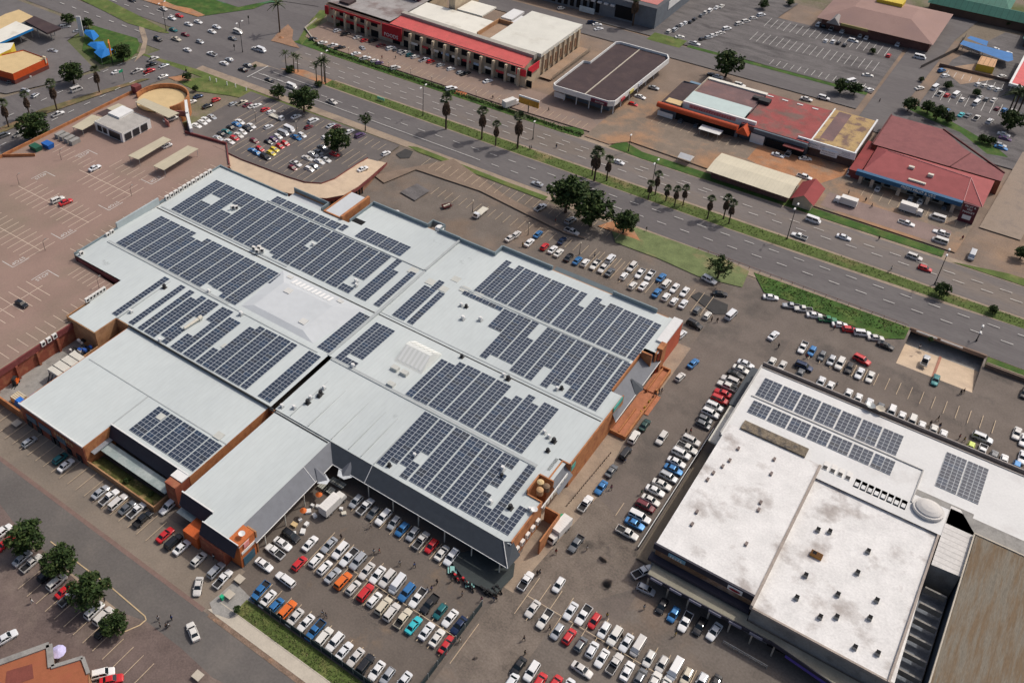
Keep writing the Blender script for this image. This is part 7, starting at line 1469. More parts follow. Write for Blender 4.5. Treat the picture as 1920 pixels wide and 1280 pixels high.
for a_ in ((1, 3, 860, 118, 'grey', 'dark', 'behind the silver SUV at the awning'), (1, 3, 640, 200, 'black', 'dark', 'beside the silver sedan at the front row end'), (1, 3, 885, 312, 'white', 'dark', 'walking in the aisle, left of the pair'), (1, 3, 925, 305, 'red', 'khaki', 'walking in the aisle, right of the pair'),
           (1, 3, 1080, 398, 'white', 'khaki', 'alone in the middle of the front aisle'), (1, 3, 1188, 412, 'blue', 'dark', 'in the front aisle near the pale suv'), (1, 3, 1358, 538, 'black', 'dark', 'crossing behind the white pickup'), (1, 3, 1285, 598, 'white', 'blue jeans', 'at the tail of the white pickup'), (1, 3, 1316, 588, 'lilac', 'dark', 'next to the white pickup tail'),
           (1, 3, 1470, 520, 'grey', 'khaki', 'near the patio motorcycles'), (1, 3, 1545, 628, 'grey', 'dark', 'on the open yard below the patio'), (1, 3, 1690, 668, 'pink', 'dark', 'at the patio corner'), (1, 3, 1800, 665, 'black', 'dark', 'right of the patio corner'), (1, 3, 1782, 660, 'black', 'blue jeans', 'beside the one at the right of the patio'),
           (1, 3, 500, 770, 'white', 'dark', 'behind the dark blue pickup'), (1, 3, 525, 790, 'grey', 'dark', 'beside the dark blue pickup bed'), (1, 3, 1530, 975, 'white', 'khaki', 'leaning by the dark fence'),
           (2, 2, 742, 1112, 'pink', 'dark', 'right of the blue-grey sedan'), (2, 2, 968, 1148, 'green', 'dark', 'beside the white sedan row'), (2, 2, 1300, 690, 'black', 'dark', 'left of a pair at the row gap'), (2, 2, 1336, 688, 'red', 'dark', 'right of a pair at the row gap'), (2, 2, 1052, 442, 'black', 'khaki', 'lowest at the brick steps'),
           (2, 2, 1076, 420, 'grey', 'dark', 'in the group at the brick steps, middle'), (2, 2, 1100, 392, 'black', 'dark', 'in the group at the brick steps, upper'), (2, 2, 1120, 386, 'white', 'khaki', 'right of the group at the brick steps'), (2, 2, 845, 905, 'black', 'blue jeans', 'below the black SUV by the kerb'),
           (2, 3, 328, 312, 'red', 'khaki', 'beside the big white truck cab'), (2, 3, 188, 472, 'black', 'dark', 'by the parked pickup, left one'), (2, 3, 207, 466, 'grey', 'dark', 'by the parked pickup, right one'), (2, 3, 560, 286, 'white', 'khaki', 'walking right of the grey pickup'), (2, 3, 988, 728, 'white', 'khaki', 'alone in the open yard before the canopy'),
           (2, 3, 710, 790, 'yellow', 'dark', 'above the red hatchback row end'), (2, 3, 1222, 930, 'yellow', 'khaki', 'below the canopy cars'), (2, 3, 88, 962, 'black', 'dark', 'left of the right front lot, upper'), (2, 3, 95, 1072, 'black', 'khaki', 'left of the right front lot, lower'), (2, 3, 280, 880, 'black', 'dark', 'beside the white pickup front'), (2, 3, 818, 950, 'black', 'dark', 'between white cars'),
           (3, 2, 75, 52, 'black', 'dark', 'at the left of the east lot'), (3, 2, 285, 128, 'red', 'dark', 'above the blue SUV on the east lot'), (3, 2, 1130, 60, 'white', 'dark', 'on the concrete ramp beside the underpass'), (3, 2, 1440, 396, 'black', 'dark', 'below the ramp, left of the pair'), (3, 2, 1462, 390, 'black', 'khaki', 'below the ramp, right of the pair'),
           (3, 2, 510, 340, 'white', 'dark', 'behind the white building parapet'), (3, 2, 1212, 630, 'black', 'dark', 'behind the parapet cars, left of three'), (3, 2, 1268, 596, 'black', 'khaki', 'behind the parapet cars, topmost of three'), (3, 2, 1282, 648, 'black', 'blue jeans', 'behind the parapet cars, rightmost'), (3, 2, 1430, 732, 'red', 'dark', 'left of the silver SUV, upper'), (3, 2, 1466, 752, 'yellow', 'dark', 'left of the silver SUV, lower'),
           (0, 3, 245, 682, 'white', 'white', 'alone on the brick plaza'), (0, 3, 1190, 812, 'white', 'dark', 'in the street group, left'), (0, 3, 1205, 862, 'grey', 'dark', 'in the street group, lower left'), (0, 3, 1290, 808, 'blue', 'dark', 'in the street group, right'), (0, 3, 1268, 862, 'white', 'dark', 'in the street group, lower right'), (0, 3, 1250, 872, 'black', 'dark', 'in the street group, lowest'), (0, 3, 1580, 300, 'grey', 'dark', 'at the corner shop wall'), (0, 3, 1605, 352, 'white', 'dark', 'behind the silver SUV by the shop'), (0, 3, 788, 668, 'black', 'dark', 'under the plaza tree'),
           (1, 0, 945, 446, 'red', 'dark', 'in the red strip car park, left'), (1, 0, 1047, 448, 'grey', 'khaki', 'in the red strip car park, middle'), (1, 0, 1775, 746, 'black', 'dark', 'at the right end of the red strip car park'), (2, 0, 273, 838, 'black', 'dark', 'beside the billboard trailer'), (2, 0, 130, 1124, 'black', 'dark', 'crossing the highway, left of the pair'), (2, 0, 144, 1122, 'grey', 'dark', 'crossing the highway, right of the pair'), (2, 0, 332, 1112, 'black', 'blue jeans', 'alone in the highway lane'),
           (3, 1, 600, 182, 'black', 'dark', 'behind the white box truck'), (3, 1, 728, 236, 'black', 'dark', 'between the two box trucks, upper'), (3, 1, 772, 282, 'grey', 'dark', 'between the two box trucks, lower'), (3, 1, 828, 522, 'black', 'dark', 'at the kerb of the dual carriageway'), (3, 1, 918, 752, 'white', 'khaki', 'on the median grass'), (3, 1, 1452, 520, 'red', 'dark', 'on the dusty yard'), (3, 1, 492, 1192, 'red', 'dark', 'beside the white sedan below the bank'),
           (2, 1, 325, 392, 'red', 'khaki', 'in the shade near the big trees'), (2, 1, 1006, 456, 'black', 'white', 'sitting at the lawn edge by the highway'), (2, 1, 1494, 1132, 'black', 'dark', 'below the tar patch, left'), (2, 1, 1536, 1138, 'black', 'dark', 'below the tar patch, right'), (2, 1, 78, 572, 'yellow', 'dark', 'left of the white sedan row'), (2, 1, 617, 650, 'white', 'dark', 'behind the white pickup row'),
           (0, 0, 1396, 540, 'black', 'dark', 'at the junction corner'), (0, 0, 1470, 668, 'black', 'dark', 'on the corner lawn'), (0, 0, 345, 505, 'black', 'dark', 'beside the orange restaurant'), (3, 0, 832, 772, 'black', 'dark', 'crossing the side street')): person(*a_, pose='walk' if random.random() < .7 else 'stand')
# ================================================================ smaller things
def thing(name, mb, mats, loc, rz, label, cat, group=None): mb.world = False; o = mb.build(name, mats); o.location = loc; o.rotation_euler = (0, 0, rz); tag(o, label, cat, group); return o
# air conditioners on mall edges: casing with a child fan grille
def acu(loc, rz, label, group, s=1.0):
    b = MB(); b.world = False; b.box(-.55*s, .55*s, -.30*s, .30*s, .12, 1.25*s); o = b.build('air_conditioner', acw); b = MB(); b.world = False; b.tube((0, -.30*s-.02, .7*s), (0, -.30*s-.035, .7*s), .36*s, n=12); f_ = b.build('fan_grille', darkm); f_.parent = o
    o.location = loc; o.rotation_euler = (0, 0, rz); tag(o, label, 'air conditioner', group)
for i in range(11): acu((-195.5, 148.4+1.75*i, 7.0), PI/2, f'white air conditioner, {ORD[i]} along the long parapet row by the deck', 'air conditioners along the deck parapet', 1.15)
for i, (x, y) in enumerate(((-195.1, 126.0), (-195.2, 127.6), (-194.2, 116.2))): acu((x, y, 7.0), PI/2, ('white air conditioner of the small pair on the deck edge, lower', 'white air conditioner of the small pair on the deck edge, upper', 'white air conditioner alone on the roof corner')[i], 'air conditioners at the roof corner')
for i in range(6): acu((-177.0, 104.2+1.05*i, 7.0), PI/2, f'white air conditioner, {ORD[i]} of six on the wall beside the deck bays', 'six air conditioners beside the deck bays')
for i in range(3): acu((-175.0, 88.5+1.7*i, 4.6), PI/2, f'white air conditioner, {ORD[i]} of three on the maroon wall', 'three air conditioners on the maroon wall', 1.1)
for i in range(5): acu((-50.9, 106.6+2.05*i, 3.0), PI/2, f'pale air conditioner, {ORD[i]} of five hung on the orange end wall', 'five air conditioners on the end wall', 1.0)
for i, (x, y) in enumerate(((-157.6, 145.2), (-156.6, 146.2), (-156.0, 144.7), (-155.2, 145.8))): acu((x, y, 7.1), .2*i, f'roof air conditioner, {ORD[i]} of the cluster by the long gutter', 'air conditioner cluster by the gutter')
for i, (x, y) in enumerate(((-176.3, 156), (-175.4, 156.6))): acu((x, y, 7.1), 1.2, ('small dark duct unit in the panel gap, left', 'small dark duct unit in the panel gap, right')[i], 'duct units in the panel gap')
# roof cowls and vents on the mall
def cowl(x, y, z, label, k=1.0, dark=False, group='roof cowls on the mall'):
    b = MB(); b.world = False; b.tube((0, 0, 0), (0, 0, .7*k), .28*k, n=10); b.tube((0, 0, .7*k), (0, 0, 1.05*k), .48*k, .34*k, n=10); o = b.build('roof_cowl', darkm if dark else white_t); o.location = (x, y, z); tag(o, label, 'roof cowl', group)
    b = MB(); b.world = False; b.box(-.55*k, .55*k, -.55*k, .55*k, 0, .1); c_ = b.build('flashing', steel if not dark else gutter); c_.parent = o
for i, (x, y, d, lb) in enumerate(((-95.6, 154.7, 0, 'grey box cowl alone in the wide bare roof part'), (-98.7, 158.7, 0, 'left of the two cowls below the thin panel row'), (-97.4, 159.0, 1, 'right dark cowl below the thin panel row'), (-91.8, 156.9, 0, 'white round cowl near the eastern panels'), (-88.3, 143.2, 1, 'black round vent beside the long gutter above the skylight'),
          (-76.9, 143.6, 0, 'white cowl at the gutter end pair'), (-75.5, 143.3, 1, 'black cowl at the gutter end pair'), (-64.7, 147.0, 0, 'white dish cowl in the eastern field gap'), (-63.9, 147.8, 1, 'dark cowl in the eastern field gap'), (-126.4, 150.6, 0, 'grey twin cowl in the gap of the big field'), (-125.4, 149.4, 0, 'small white cowl in the gap of the big field'),
          (-154.5, 124.9, 0, 'white cowl on the ridge west of the hipped roof'), (-165.2, 119.5, 1, 'dark cowl between the two narrow strips'), (-164.9, 107.9, 0, 'white cowl between the lower ends of the narrow strips'), (-151.0, 104.9, 0, 'grey cowl at the gutter above the plain hall'), (-141.5, 123.3, 0, 'white cowl beside the hipped roof corner'), (-146.0, 156.3, 0, 'small white cowl in the single panel gap'),
          (-108.1, 115.7, 0, 'grey flue on the plain southern roof, topmost'), (-107.6, 114.0, 1, 'dark vent box on the plain southern roof, second'), (-107.4, 113.2, 1, 'dark hatch vent on the plain southern roof'), (-108.6, 111.6, 0, 'beige vent on the plain southern roof, middle'), (-108.2, 110.2, 1, 'dark square vent on the plain southern roof'), (-109.7, 107.2, 0, 'cream box vent on the plain southern roof, lowest'), (-112.2, 105.9, 0, 'white dome vent at the gutter corner'),
          (-107.0, 125.0, 0, 'white vent between two small panel blocks'), (-79.6, 111.7, 0, 'white cowl inside the southern panel field'), (-82.4, 106.5, 1, 'small dark stub near the awning edge'), (-62.4, 119.4, 0, 'white cowl at the broken panel column'), (-61.6, 117.8, 1, 'dark bent flue by the broken panel column'), (-60.0, 110.8, 0, 'small vent near the last panel strips'), (-56.0, 112.0, 1, 'dark stub between the last panel strips'),
          (-60.4, 133.6, 0, 'left of the pale vents near the east edge'), (-59.0, 133.0, 0, 'second pale vent near the east edge'), (-57.5, 132.6, 1, 'dark vent near the east edge'), (-57.2, 129.4, 1, 'lone dark vent lower near the east edge'), (-52.6, 113.8, 0, 'white satellite-like cowl at the court wall'))):
    cowl(x, y, zr(y), lb, .9 if i % 3 else 1.1, bool(d))
thing('roof_duct', (lambda b: (b.tube((-2.6, 0, .5), (2.0, 0, .5), .32, .45, 10), b.tube((2.0, 0, .5), (3.0, 0, .6), .6, n=10), b)[2])(MB()), steel_w, (-148.7, 113.6, 7.2), rad(86), 'long pale cylindrical duct lying between solar panel strips', 'duct')
thing('water_tank', (lambda b: (b.tube((0, 0, 0), (0, 0, .4), 1.3, n=16), b.tube((0, 0, .4), (0, 0, .9), .5, .9, n=16), b)[2])(MB()), white_t, (-122.2, 183.2, 7.0), 0, 'white dish tank on the small parapet box', 'tank')
for i, (x, y, lb) in enumerate(((-51.6, 113.9, 'white satellite dish near the brick court'), (-95.0, 75.3, 'white satellite dish on the corner shop roof'))):
    b = MB(); n = 14; b.add([(.7*math.cos(2*PI*k/n), .7*math.sin(2*PI*k/n), .9+.2) for k in range(n)]+[(0, 0, .9)], [(k, (k+1) % n, n) for k in range(n)]); b.tube((0, 0, 0), (0, 0, .9), .06, n=6); thing('satellite_dish', b, white_t, (x, y, 7), .5, lb, 'satellite dish')
for i, (x, y) in enumerate(((1630, 767), (1648, 773))):
    b = MB(); n = 16; b.add([(1.0*math.cos(2*PI*k/n), 1.0*math.sin(2*PI*k/n), 1.3) for k in range(n)]+[(0, 0, 1.0)], [(k, (k+1) % n, n) for k in range(n)]); b.tube((0, 0, 0), (0, 0, 1.0), .07, n=6); thing('satellite_dish', b, conc_l if i else steel, P(x, y, 8.0), 0, ('round satellite dish on the white building parapet, left', 'round satellite dish on the white building parapet, right')[i], 'satellite dish')
# brick court with tanks at the south-east corner
g = empty('brick_court', (-49.8, 120, 0), label='small orange brick service court on the mall corner', cat='enclosure'); b = MB(); b.box(-55.0, -51.7, 121.8, 122.1, 7, 8.6); b.box(-55.2, -54.9, 117, 122, 7, 8.4); b.box(-51.3, -47.9, 118.4, 118.7, 0, 4.2); b.box(-48.2, -47.9, 110.5, 118.4, 0, 4.2); b.build('brickwork', brick_o, g)
for i, (x, y, lb) in enumerate(((-53.9, 120.4, 'tan round tank in the brick court, upper'), (-53.0, 118.6, 'beige round tank in the brick court, lower'), (-52.4, 120.2, 'brown tank in the brick court, right'))):
    b = MB(); b.tube((0, 0, 0), (0, 0, 1.3), .75, n=14); b.tube((0, 0, 1.3), (0, 0, 1.5), .75, .35, n=14); thing('water_tank', b, (petrol_y, mat('beige_tank', (.5, .3, .15), .7), mat('umber_tank', (.2, .13, .08), .7))[i], (x, y, 7.1), 0, lb, 'tank')
b = MB(); b.tube((0, 0, 0), (0, 0, 1.5), 1.0, n=16); thing('water_tank', b, mat('green_tank', (.02, .28, .12), .5), (-48.0, 120.2, 0), 0, 'bright green round tank beside the brick court', 'tank')
# patio in front of the mall corner
ground('patio_floor', PP('838,1046 905,1030 965,1060 962,1085 930,1118 870,1090'), mat('slate_paving', (.045, .055, .055), .8, .15, .6, 5.))
for i, (x, y, tk) in enumerate(((866, 1066, 'red'), (889, 1080, 'red'), (916, 1095, 'red'), (933, 1081, 'red'), (877, 1049, 'red'), (848, 1071, 'teal'), (881, 1097, 'teal'))):
    r = empty('patio_table', P(x, y), .6, f'{tk} table with bench seats on the slate patio, {("upper left", "middle", "lower right", "far right", "half shaded upper", "left edge", "lower edge")[i]}', 'table', 'tables on the patio')
    b = MB(); b.world = False; b.box(-.45, .45, -.75, .75, .70, .76); add_part(r, 'tabletop', b, mat('table_'+tk, (.50, .10, .13) if tk == 'red' else (.25, .50, .46), .6))
    for s in (-1, 1):
        b = MB(); b.world = False; b.box(s*.75-.15, s*.75+.15, -.7, .7, .42, .46); add_part(r, 'bench', b, mat('table_'+tk, (1, 1, 1)))
    b = MB(); b.world = False; b.box(-.05, .05, -.5, -.4, 0, .7); b.box(-.05, .05, .4, .5, 0, .7); add_part(r, 'leg', b, darkm)
def moto(x, y, rz, label):
    r = empty('motorcycle', P(x, y), rad(rz), label, 'motorcycle', 'motorcycles by the patio')
    for s in (-1, 1): b = MB(); b.world = False; b.tube((s*.68, -.06, .31), (s*.68, .06, .31), .31, n=12); add_part(r, 'wheel', b, rubber)
    b = MB(); b.world = False; b.frus((-.55, .5, -.13, .13, .35), (-.45, .4, -.16, .16, .85)); b.tube((.62, 0, .4), (.42, 0, 1.05), .04, n=6); b.box(-.95, -.5, -.22, .22, .75, 1.15); add_part(r, 'body', b, (plast, carpaint('r'))[int(x) % 2])
    b = MB(); b.world = False; b.box(.38, .44, -.35, .35, 1.0, 1.05); add_part(r, 'handlebar', b, darkm); b = MB(); b.world = False; b.box(-.5, .05, -.14, .14, .85, .93); add_part(r, 'seat', b, rubber)
for i, (x, y) in enumerate(((852, 1083), (857, 1087), (873, 1093), (878, 1100), (884, 1104), (906, 1110), (912, 1113), (920, 1115), (928, 1112), (936, 1108))): moto(x, y, -30+9*(i % 4), f'parked motorcycle, {ORD[i]} from the left along the patio edge')
g = empty('mesh_fence', (-70, 69, 0), label='dark green mesh fence enclosing the front car park', cat='fence')
b = MB(); b.box(-87.5, -51, 68.95, 69.05, .05, 1.55); b.box(-51.05, -50.95, 69.1, 94, .05, 1.7); b.build('mesh_panel', mat('fence_green', (.03, .045, .05), .8, .1), g); b = MB(); [b.box(-87.5+2.5*i, -87.4+2.5*i, 68.9, 69.1, 0, 1.7) for i in range(15)]; [b.box(-51.1, -50.9, 70+3*i, 70.1+3*i, 0, 1.85) for i in range(9)]; b.build('post', steel, g)
g = empty('trolley_rail', (-30, 140, 0), label='long dark railing with pale handrail between cars and white building', cat='railing'); p0, p1 = P(1337, 808), P(1195, 1030); b = MB(); b.bar((p0.x, p0.y, .9), (p1.x, p1.y, .9), .14, .12); b.build('handrail', white_t, g); b = MB(); b.bar((p0.x+.1, p0.y, 0), (p1.x+.1, p1.y, 0), .08, .85); b.build('rail_panel', darkm, g)
g = empty('steel_barrier', P(1400, 1220), label='steel crowd barrier beside the purple-signed canopy', cat='barrier'); p0, p1 = P(1355, 1205), P(1437, 1252); b = MB(); b.bar((p0.x, p0.y, .8), (p1.x, p1.y, .8), .1, .1); b.bar((p0.x, p0.y, .35), (p1.x, p1.y, .35), .08, .08)
for i in range(9): p = p0.lerp(p1, i/8); b.box(p.x-.05, p.x+.05, p.y-.05, p.y+.05, 0, .9)
b.build('rail', steel, g)
# bollards along the mall path
for i in range(22):
    t = i/21; p = P(1145-82*t, 850+98*t); b = MB(); b.tube((0, 0, 0), (0, 0, .5), .12, n=7); thing('bollard', b, mat('weathered_concrete', (.14, .11, .09), .9), p, 0, 'short dark bollard of the row along the mall path', 'bollard', 'row of short bollards along the mall path')
for i, (x, y) in enumerate(((1201, 773), (1208, 765), (1216, 755))): b = MB(); b.frus((-.3, .3, -.3, .3, 0), (-.08, .08, -.08, .08, .7)); thing('traffic_cone', b, yellow_p, P(x, y), 0, f'yellow cone at the entrance paving, {ORD[i]} from the bottom', 'traffic cone', 'yellow cones at the entrance')
# market stalls and the truck being unloaded
p = P(624, 952); vehicle('T', 'w', P(626, 950), rad(88), 'white box truck unloading beside the market tables', 'trucks', False)
vehicle('T', 'w', P(1046, 1002), rad(-96), 'big white box truck parked by the mall side wall', 'trucks', False)
def parasol(x, y, z, c, label, r_=1.1):
    r = empty('parasol', P(x, y, z), 0, label, 'parasol'); b = MB(); b.world = False; n = 10; b.add([(r_*math.cos(2*PI*k/n), r_*math.sin(2*PI*k/n), 2.0) for k in range(n)]+[(0, 0, 2.55)], [(k, (k+1) % n, n) for k in range(n)]); add_part(r, 'cloth', b, c); b = MB(); b.world = False; b.tube((0, 0, 0), (0, 0, 2.5), .03, n=6); add_part(r, 'pole', b, steel)
parasol(599, 938, 0, mat('parasol_orange', (.60, .14, .03), .7), 'orange parasol beside the unloading truck', .75); parasol(570, 968, 0, mat('parasol_orange', (.7, .17, .03)), 'orange parasol among the white market boxes', .75); parasol(114, 1232, 0, mat('parasol_lilac', (.55, .52, .78), .7), 'lilac parasol behind the orange-roofed shop', 1.4)
for i, (x, y) in enumerate(((586, 949), (597, 951), (578, 960), (563, 976), (575, 984), (568, 998), (553, 1001), (590, 968), (552, 985), (640, 955), (645, 964))):
    b = MB(); s = .35+.12*(i % 3); b.box(-s, s, -s*.8, s*.8, 0, .55); b.box(-s-.03, s+.03, -s*.83, s*.83, .55, .6); thing('market_box', b, (white_t, steel_w, petrol_y)[i % 3 if i > 7 else 0], P(x, y), .4*i, f'{"white" if i < 8 or i % 3 == 0 else "pale" if i % 3 == 1 else "tan"} goods box of the market, {ORD[i]} listed by the truck side', 'box', 'goods boxes at the market')
MBX = ('left of the upper parasol', 'right of the upper parasol', 'one step below the upper parasol', 'left of the lower parasol', 'right of the lower parasol', 'lowest of the group', 'at the lower left', 'in the middle gap', 'at the far left', 'at the truck side door, upper', 'at the truck side door, lower')
for i, o in enumerate([o for o in C.objects if o.name.startswith('market_box')]): o['label'] = ('white' if i < 8 or i % 3 == 0 else 'pale' if i % 3 == 1 else 'tan')+' goods box at the market, '+MBX[i]
for i, (x, y) in enumerate(((607, 915), (617, 921), (628, 906), (637, 911))):
    r = empty('market_table', P(x, y), 0, f'pale slatted market table under the awning corner, {ORD[i]} from the left', 'table', 'market tables in the awning corner'); b = MB(); b.world = False; [b.box(-1.1+.5*k, -.7+.5*k, -.8, .8, .72, .78) for k in range(5)]; add_part(r, 'tabletop', b, mat('pale_board', (.42, .43, .38), .8)); b = MB(); b.world = False; [b.box(sx-.04, sx+.04, sy-.04, sy+.04, 0, .72) for sx in (-1, 1) for sy in (-.6, .6)]; add_part(r, 'leg', b, darkm)
# service yard behind the plain hall
g = empty('plant_container', P(130, 665), label='big white plant container with dark pipes in the service yard', cat='container'); c0 = P(118, 668); b = MB(); b.box(-168.8, -163.2, 84.5, 92.5, 0, 3.4); b.build('casing', mat('container_white', (.62, .60, .53), .6, .08, .5, 3.), g); b = MB(); [b.box(-168.9, -163.1, 86+2.3*i, 86.2+2.3*i, 0, 3.45) for i in range(3)]; [b.tube((-168+1.1*i, 84.4, 2.6), (-168+1.1*i, 83.2, .3), .12, n=6) for i in range(5)]; b.build('pipe', darkm, g)
g = empty('scrap_heap', P(140, 640), label='heap of black boxes and pipes behind the plant container', cat='heap'); r_ = random.Random(2); b = MB()
for i in range(40): x, y, z = r_.uniform(-172, -167.5), r_.uniform(92.6, 97), r_.uniform(0, 2.6); s = r_.uniform(.25, .7); b.box(x, x+s*1.6, y, y+s, z, z+s, r_.choice((0, 0, 0, 1, 2)))
b.build('clutter', [plast, mat('clutter_blue', (.03, .10, .38), .6), acw], g)
g = empty('yard_brick_walls', (-163, 96, 0), label='low tan brick compartments in the service yard', cat='wall'); b = MB(); b.box(-166.4, -166.1, 90, 97.5, 0, 2.5); b.box(-166.1, -161.9, 90, 90.3, 0, 1.4); b.box(-161.9, -166, 94, 94.2, 0, 1.6); b.build('brickwork', brick_t, g)
for i, (x, y, z_, c_) in enumerate(((-163.8, 101.2, 3.5, petrol_y), (-162.6, 102.0, 3.5, steel_w), (-163.0, 99.6, 3.2, petrol_y))): b = MB(); b.tube((0, 0, 0), (0, 0, 2), .7, n=12); thing('yard_tank', b, c_, (x, y, z_-2), 0, ('tan tank inside the brick well, left', 'pale tank inside the brick well, right', 'tan tank inside the brick well, lower')[i], 'tank')
r = empty('forklift', P(31, 719), rad(-60), 'orange forklift standing in the service yard', 'forklift'); b = MB(); b.world = False; b.frus((-.9, .7, -.5, .5, .25), (-.85, .5, -.48, .48, 1.1)); add_part(r, 'body', b, mat('forklift_orange', (.65, .12, .015), .5)); b = MB(); b.world = False; [b.box(x-.04, x+.04, y-.04, y+.04, 1.0, 2.1) for x in (-.4, .6) for y in (-.45, .45)]; b.box(-.5, .7, -.5, .5, 2.1, 2.16); add_part(r, 'guard', b, darkm); b = MB(); b.world = False; b.box(.8, .95, -.45, .45, .1, 2.2); b.box(.95, 1.9, -.4, -.25, .1, .16); b.box(.95, 1.9, .25, .4, .1, .16); add_part(r, 'fork', b, darkm)
for x in (-.6, .5):
    for s in (-1, 1): b = MB(); b.world = False; b.tube((x, s*.5-.1, .27), (x, s*.5+.1, .27), .27, n=10); add_part(r, 'wheel', b, rubber)
g = empty('blue_tarpaulin_stack', P(42, 748), label='blue tarpaulins draped over goods at the end of the brown wall', cat='tarpaulin'); b = MB(); b.frus((-167.6, -165.0, 73.6, 76, 1.2), (-167.2, -165.6, 74.0, 75.4, 2.6)); b.frus((-166.4, -163.4, 76.4, 79, .8), (-166, -164, 76.9, 78.4, 2.2)); b.build('cloth', mat('tarp_blue', (.02, .17, .62), .6, .15, 1.5, 4.), g)
b = MB(); b.box(-1.5, 1.5, -1.2, 1.2, 0, 1.6); [b.box(-1.4, 1.4, -1.1+.5*k, -.9+.5*k, 1.6, 1.7, 1) for k in range(5)]; thing('pallet_stack', b, [petrol_y, steel_w], (-168.6, 75.6, 0), 0, 'stack of pale pallets beside the blue tarpaulins', 'pallet stack')
g = empty('yard_wall', (-168, 72.6, 0), label='brown boundary wall closing the service yard on the street side', cat='wall'); MB().box(-173.5, -161.9, 72.3, 72.7, 0, 2.6).build('brickwork', brick_o, g)
# small street things
b = MB(); b.box(-.3, .3, -.3, .3, .05, 1.0); b.box(-.34, .34, -.36, .36, 1.0, 1.1); thing('wheelie_bin', b, mat('bin_green', (.02, .40, .20), .5), P(417, 1123), 0, 'bright green wheelie bin beside the drain covers', 'bin')
for i, (x, y, s) in enumerate(((450, 1089, 1.0), (431, 1118, 1.0), (33, 797, 1.1), (372, 1270, 1.0))): ground('drain_cover', [(P(x, y).x+dx*s, P(x, y).y+dy*s) for dx, dy in ((-.9, -.8), (.9, -.8), (.9, .8), (-.9, .8))], conc_l)
g = empty('plaza_kerb', P(250, 1180), label='cream painted kerb rounding the plaza corner', cat='kerb'); b = MB(); pts = [P(x, y) for x, y in ((95, 1015), (150, 1058), (210, 1102), (272, 1155), (274, 1162), (262, 1172), (220, 1190))]
for a, c in zip(pts, pts[1:]): b.bar(a, c, .22, .14)
b.build('kerbstone', mat('cream_kerb', (.55, .42, .25), .85), g)
g = empty('road_kerb', (-70, 65, 0), label='pale kerb along the grass verge pavement', cat='kerb'); b = MB(); b.box(-91, -40, 62.6, 62.8, 0, .14); b.box(-92, -40, 65.1, 65.3, 0, .14); b.build('kerbstone', conc_l, g)
for nm_, seg, lb in (('median_kerb', ((-214, 241.5, 20, 243.1), (-214, 246.5, 20, 248.2)), 'pale kerbs along both sides of the highway median'), ('verge_kerb', ((-165, 225.9, -5, 226.4), (-232, 262.2, -120, 262.2), (-96, 262.3, 20, 262.3)), 'kerb lines along the outer edges of the highway')):
    g = empty(nm_, (0, 240, 0), label=lb, cat='kerb'); b = MB()
    for s_ in seg: b.bar((s_[0], s_[1], 0), (s_[2], s_[3], 0), .18, .13)
    b.build('kerbstone', sand, g)
# orange-roofed corner building, bottom left
g = empty('orange_roofed_corner_building', P(60, 1240), label='low building with orange-brown roof and pale parapet at the bottom left', cat='building')
zz = 4.5; o_ = rect_from(((-30, 1252), (92, 1208), (96, 1250), (155, 1232), (166, 1262), (168, 1400), (-60, 1400)), zz); b = MB(); b.wall(o_, 0, zz); b.build('wall', brick_t, g); MB().poly(o_, zz-.15).build('roof', mat('burnt_orange_roof', (.34, .115, .055), .85, .10, .8, 6., (.30, .09, .05), .4, .5, .7), g)
b = MB()
for a, c in zip(o_[:4], o_[1:5]): b.bar((*a, zz-.3), (*c, zz-.3), 1.1 if a is o_[0] or a is o_[1] else .7, .45)
b.build('parapet', conc_g, g); MB().poly(rect_from(((12, 1257), (60, 1243), (63, 1270), (8, 1290)), zz), zz-.12).build('roof_patch', mat('rust_red_patch', (.20, .06, .045), .85), g)
# billboard trailer and tents near the brown shop
g = empty('billboard', P(990, 212), label='orange and white billboard on a post beside the hedge', cat='billboard'); p = P(990, 212); b = MB(); b.box(p.x-4, p.x+4, p.y-.15, p.y+.15, 3.0, 5.4); b.build('panel', mat('board_orange', (.60, .30, .05), .6, .2, .5, 1.), g); MB().tube((p.x, p.y, 0), (p.x, p.y, 3), .18, n=8).build('post', darkm, g); MB().box(p.x-4.05, p.x+4.05, p.y-.2, p.y+.2, 5.4, 6.0).build('upper_panel', white_t, g)
g = empty('white_gazebo', P(1284, 305), label='small white tent beside the verge lawn', cat='tent'); p = P(1284, 305); b = MB(); z = 2.2; b.add([(p.x-2.2, p.y-1.8, z), (p.x+2.2, p.y-1.8, z), (p.x+2.2, p.y+1.8, z), (p.x-2.2, p.y+1.8, z), (p.x-2.0, p.y, z+1.1), (p.x+2.0, p.y, z+1.1)], [(0, 1, 5, 4), (2, 3, 4, 5), (1, 2, 5), (3, 0, 4)]); b.build('cloth', white_t, g); b = MB(); [b.tube((p.x+sx*2.1, p.y+sy*1.7, 0), (p.x+sx*2.1, p.y+sy*1.7, z), .05, n=5) for sx in (-1, 1) for sy in (-1, 1)]; b.build('pole', steel, g)
b = MB(); b.box(-2.2, 2.2, -1.5, 1.5, 0, .12); [b.box(-2+.9*k, -1.6+.9*k, -1.3, 1.3, .12, .3) for k in range(5)]; thing('brick_pile', b, mat('pile_orange', (.46, .15, .07), .9), P(864, 176), .3, 'low pile of orange bricks beside the hedge', 'pile')
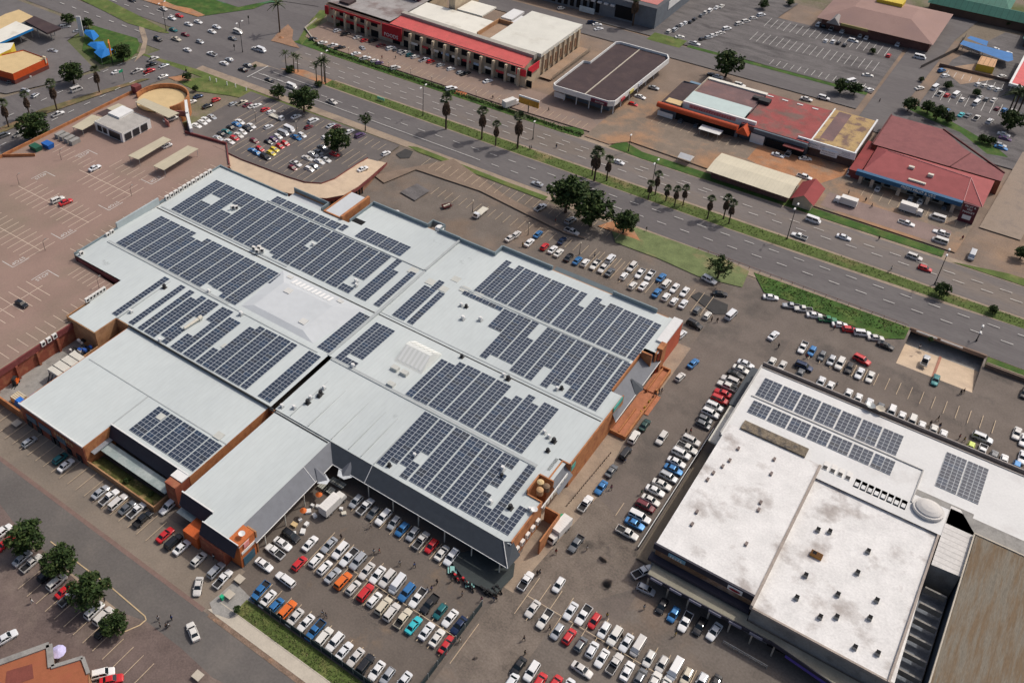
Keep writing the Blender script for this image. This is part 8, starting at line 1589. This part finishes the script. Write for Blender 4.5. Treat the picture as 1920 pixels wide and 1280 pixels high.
g = empty('paving_mound', P(525, 70), label='rough mound of red soil on the traffic island', cat='mound'); b = MB(); r_ = random.Random(6); p = P(527, 72)
b.add([(p.x+1.8*math.cos(k*.7)*r_.uniform(.8, 1.2), p.y+1.3*math.sin(k*.7), 0) for k in range(9)]+[(p.x, p.y, .9)], [(k, (k+1) % 9, 9) for k in range(9)]); b.build('soil', redsoil, g)
def walls_of(name, seg, z, h, m, label, w_=.3):
    g = empty(name, (seg[0][0], seg[0][1], z), label=label, cat='wall'); b = MB()
    for a, c in zip(seg, seg[1:]): b.bar((*a, z), (*c, z), w_, h)
    b.build('wall_run', m, g)
pp = lambda *q_: [tuple(P(x, y))[:2] for x, y in q_]
walls_of('low_wall', pp((590, 80), (572, 55), (594, 38)), 0, .9, conc_l, 'pale curved low wall at the west end of the red strip car park')
walls_of('palisade_fence', pp((1725, 130), (1795, 95), (1810, 70)), 0, 1.6, mat('thin_dark_fence', (.08, .07, .065), .9), 'dark palisade fence left of the blue-roofed carport', .12)
walls_of('boundary_fence', pp((1760, 125), (1900, 158)), 0, 1.4, mat('thin_brown_fence', (.15, .10, .08), .9), 'brown boundary fence above the far right lot', .12)

grime = decal('roof_dust', (.40, .42, .41), .35, .5)
r_ = random.Random(12)
for i, (x, y, rx, ry) in enumerate(((-150, 97, 9, 5), (-128, 95, 8, 4), (-150, 78, 7, 3), (-104, 95, 5, 8), (-103, 112, 6, 5), (-80, 155, 8, 5), (-120, 176, 6, 3), (-108, 172, 4, 6), (-185, 119, 5, 3), (-90, 120, 3, 3), (-96, 128, 4, 2.4), (-110, 150, 4, 5), (-64, 133, 5, 6), (-58, 120, 3, 5))):
    z = (6.215 if y < 104 and x < -113 else 6.615 if y < 104 else zr(y)+.0)+.012
    n = 24; b = MB(); b.add([(x+rx*math.cos(2*PI*k/n), y+ry*math.sin(2*PI*k/n), (z if y < 104 else zr(y+ry*math.sin(2*PI*k/n))+.02)) for k in range(n)], [tuple(range(n))]); b.build('roof_grime', grime, mall)
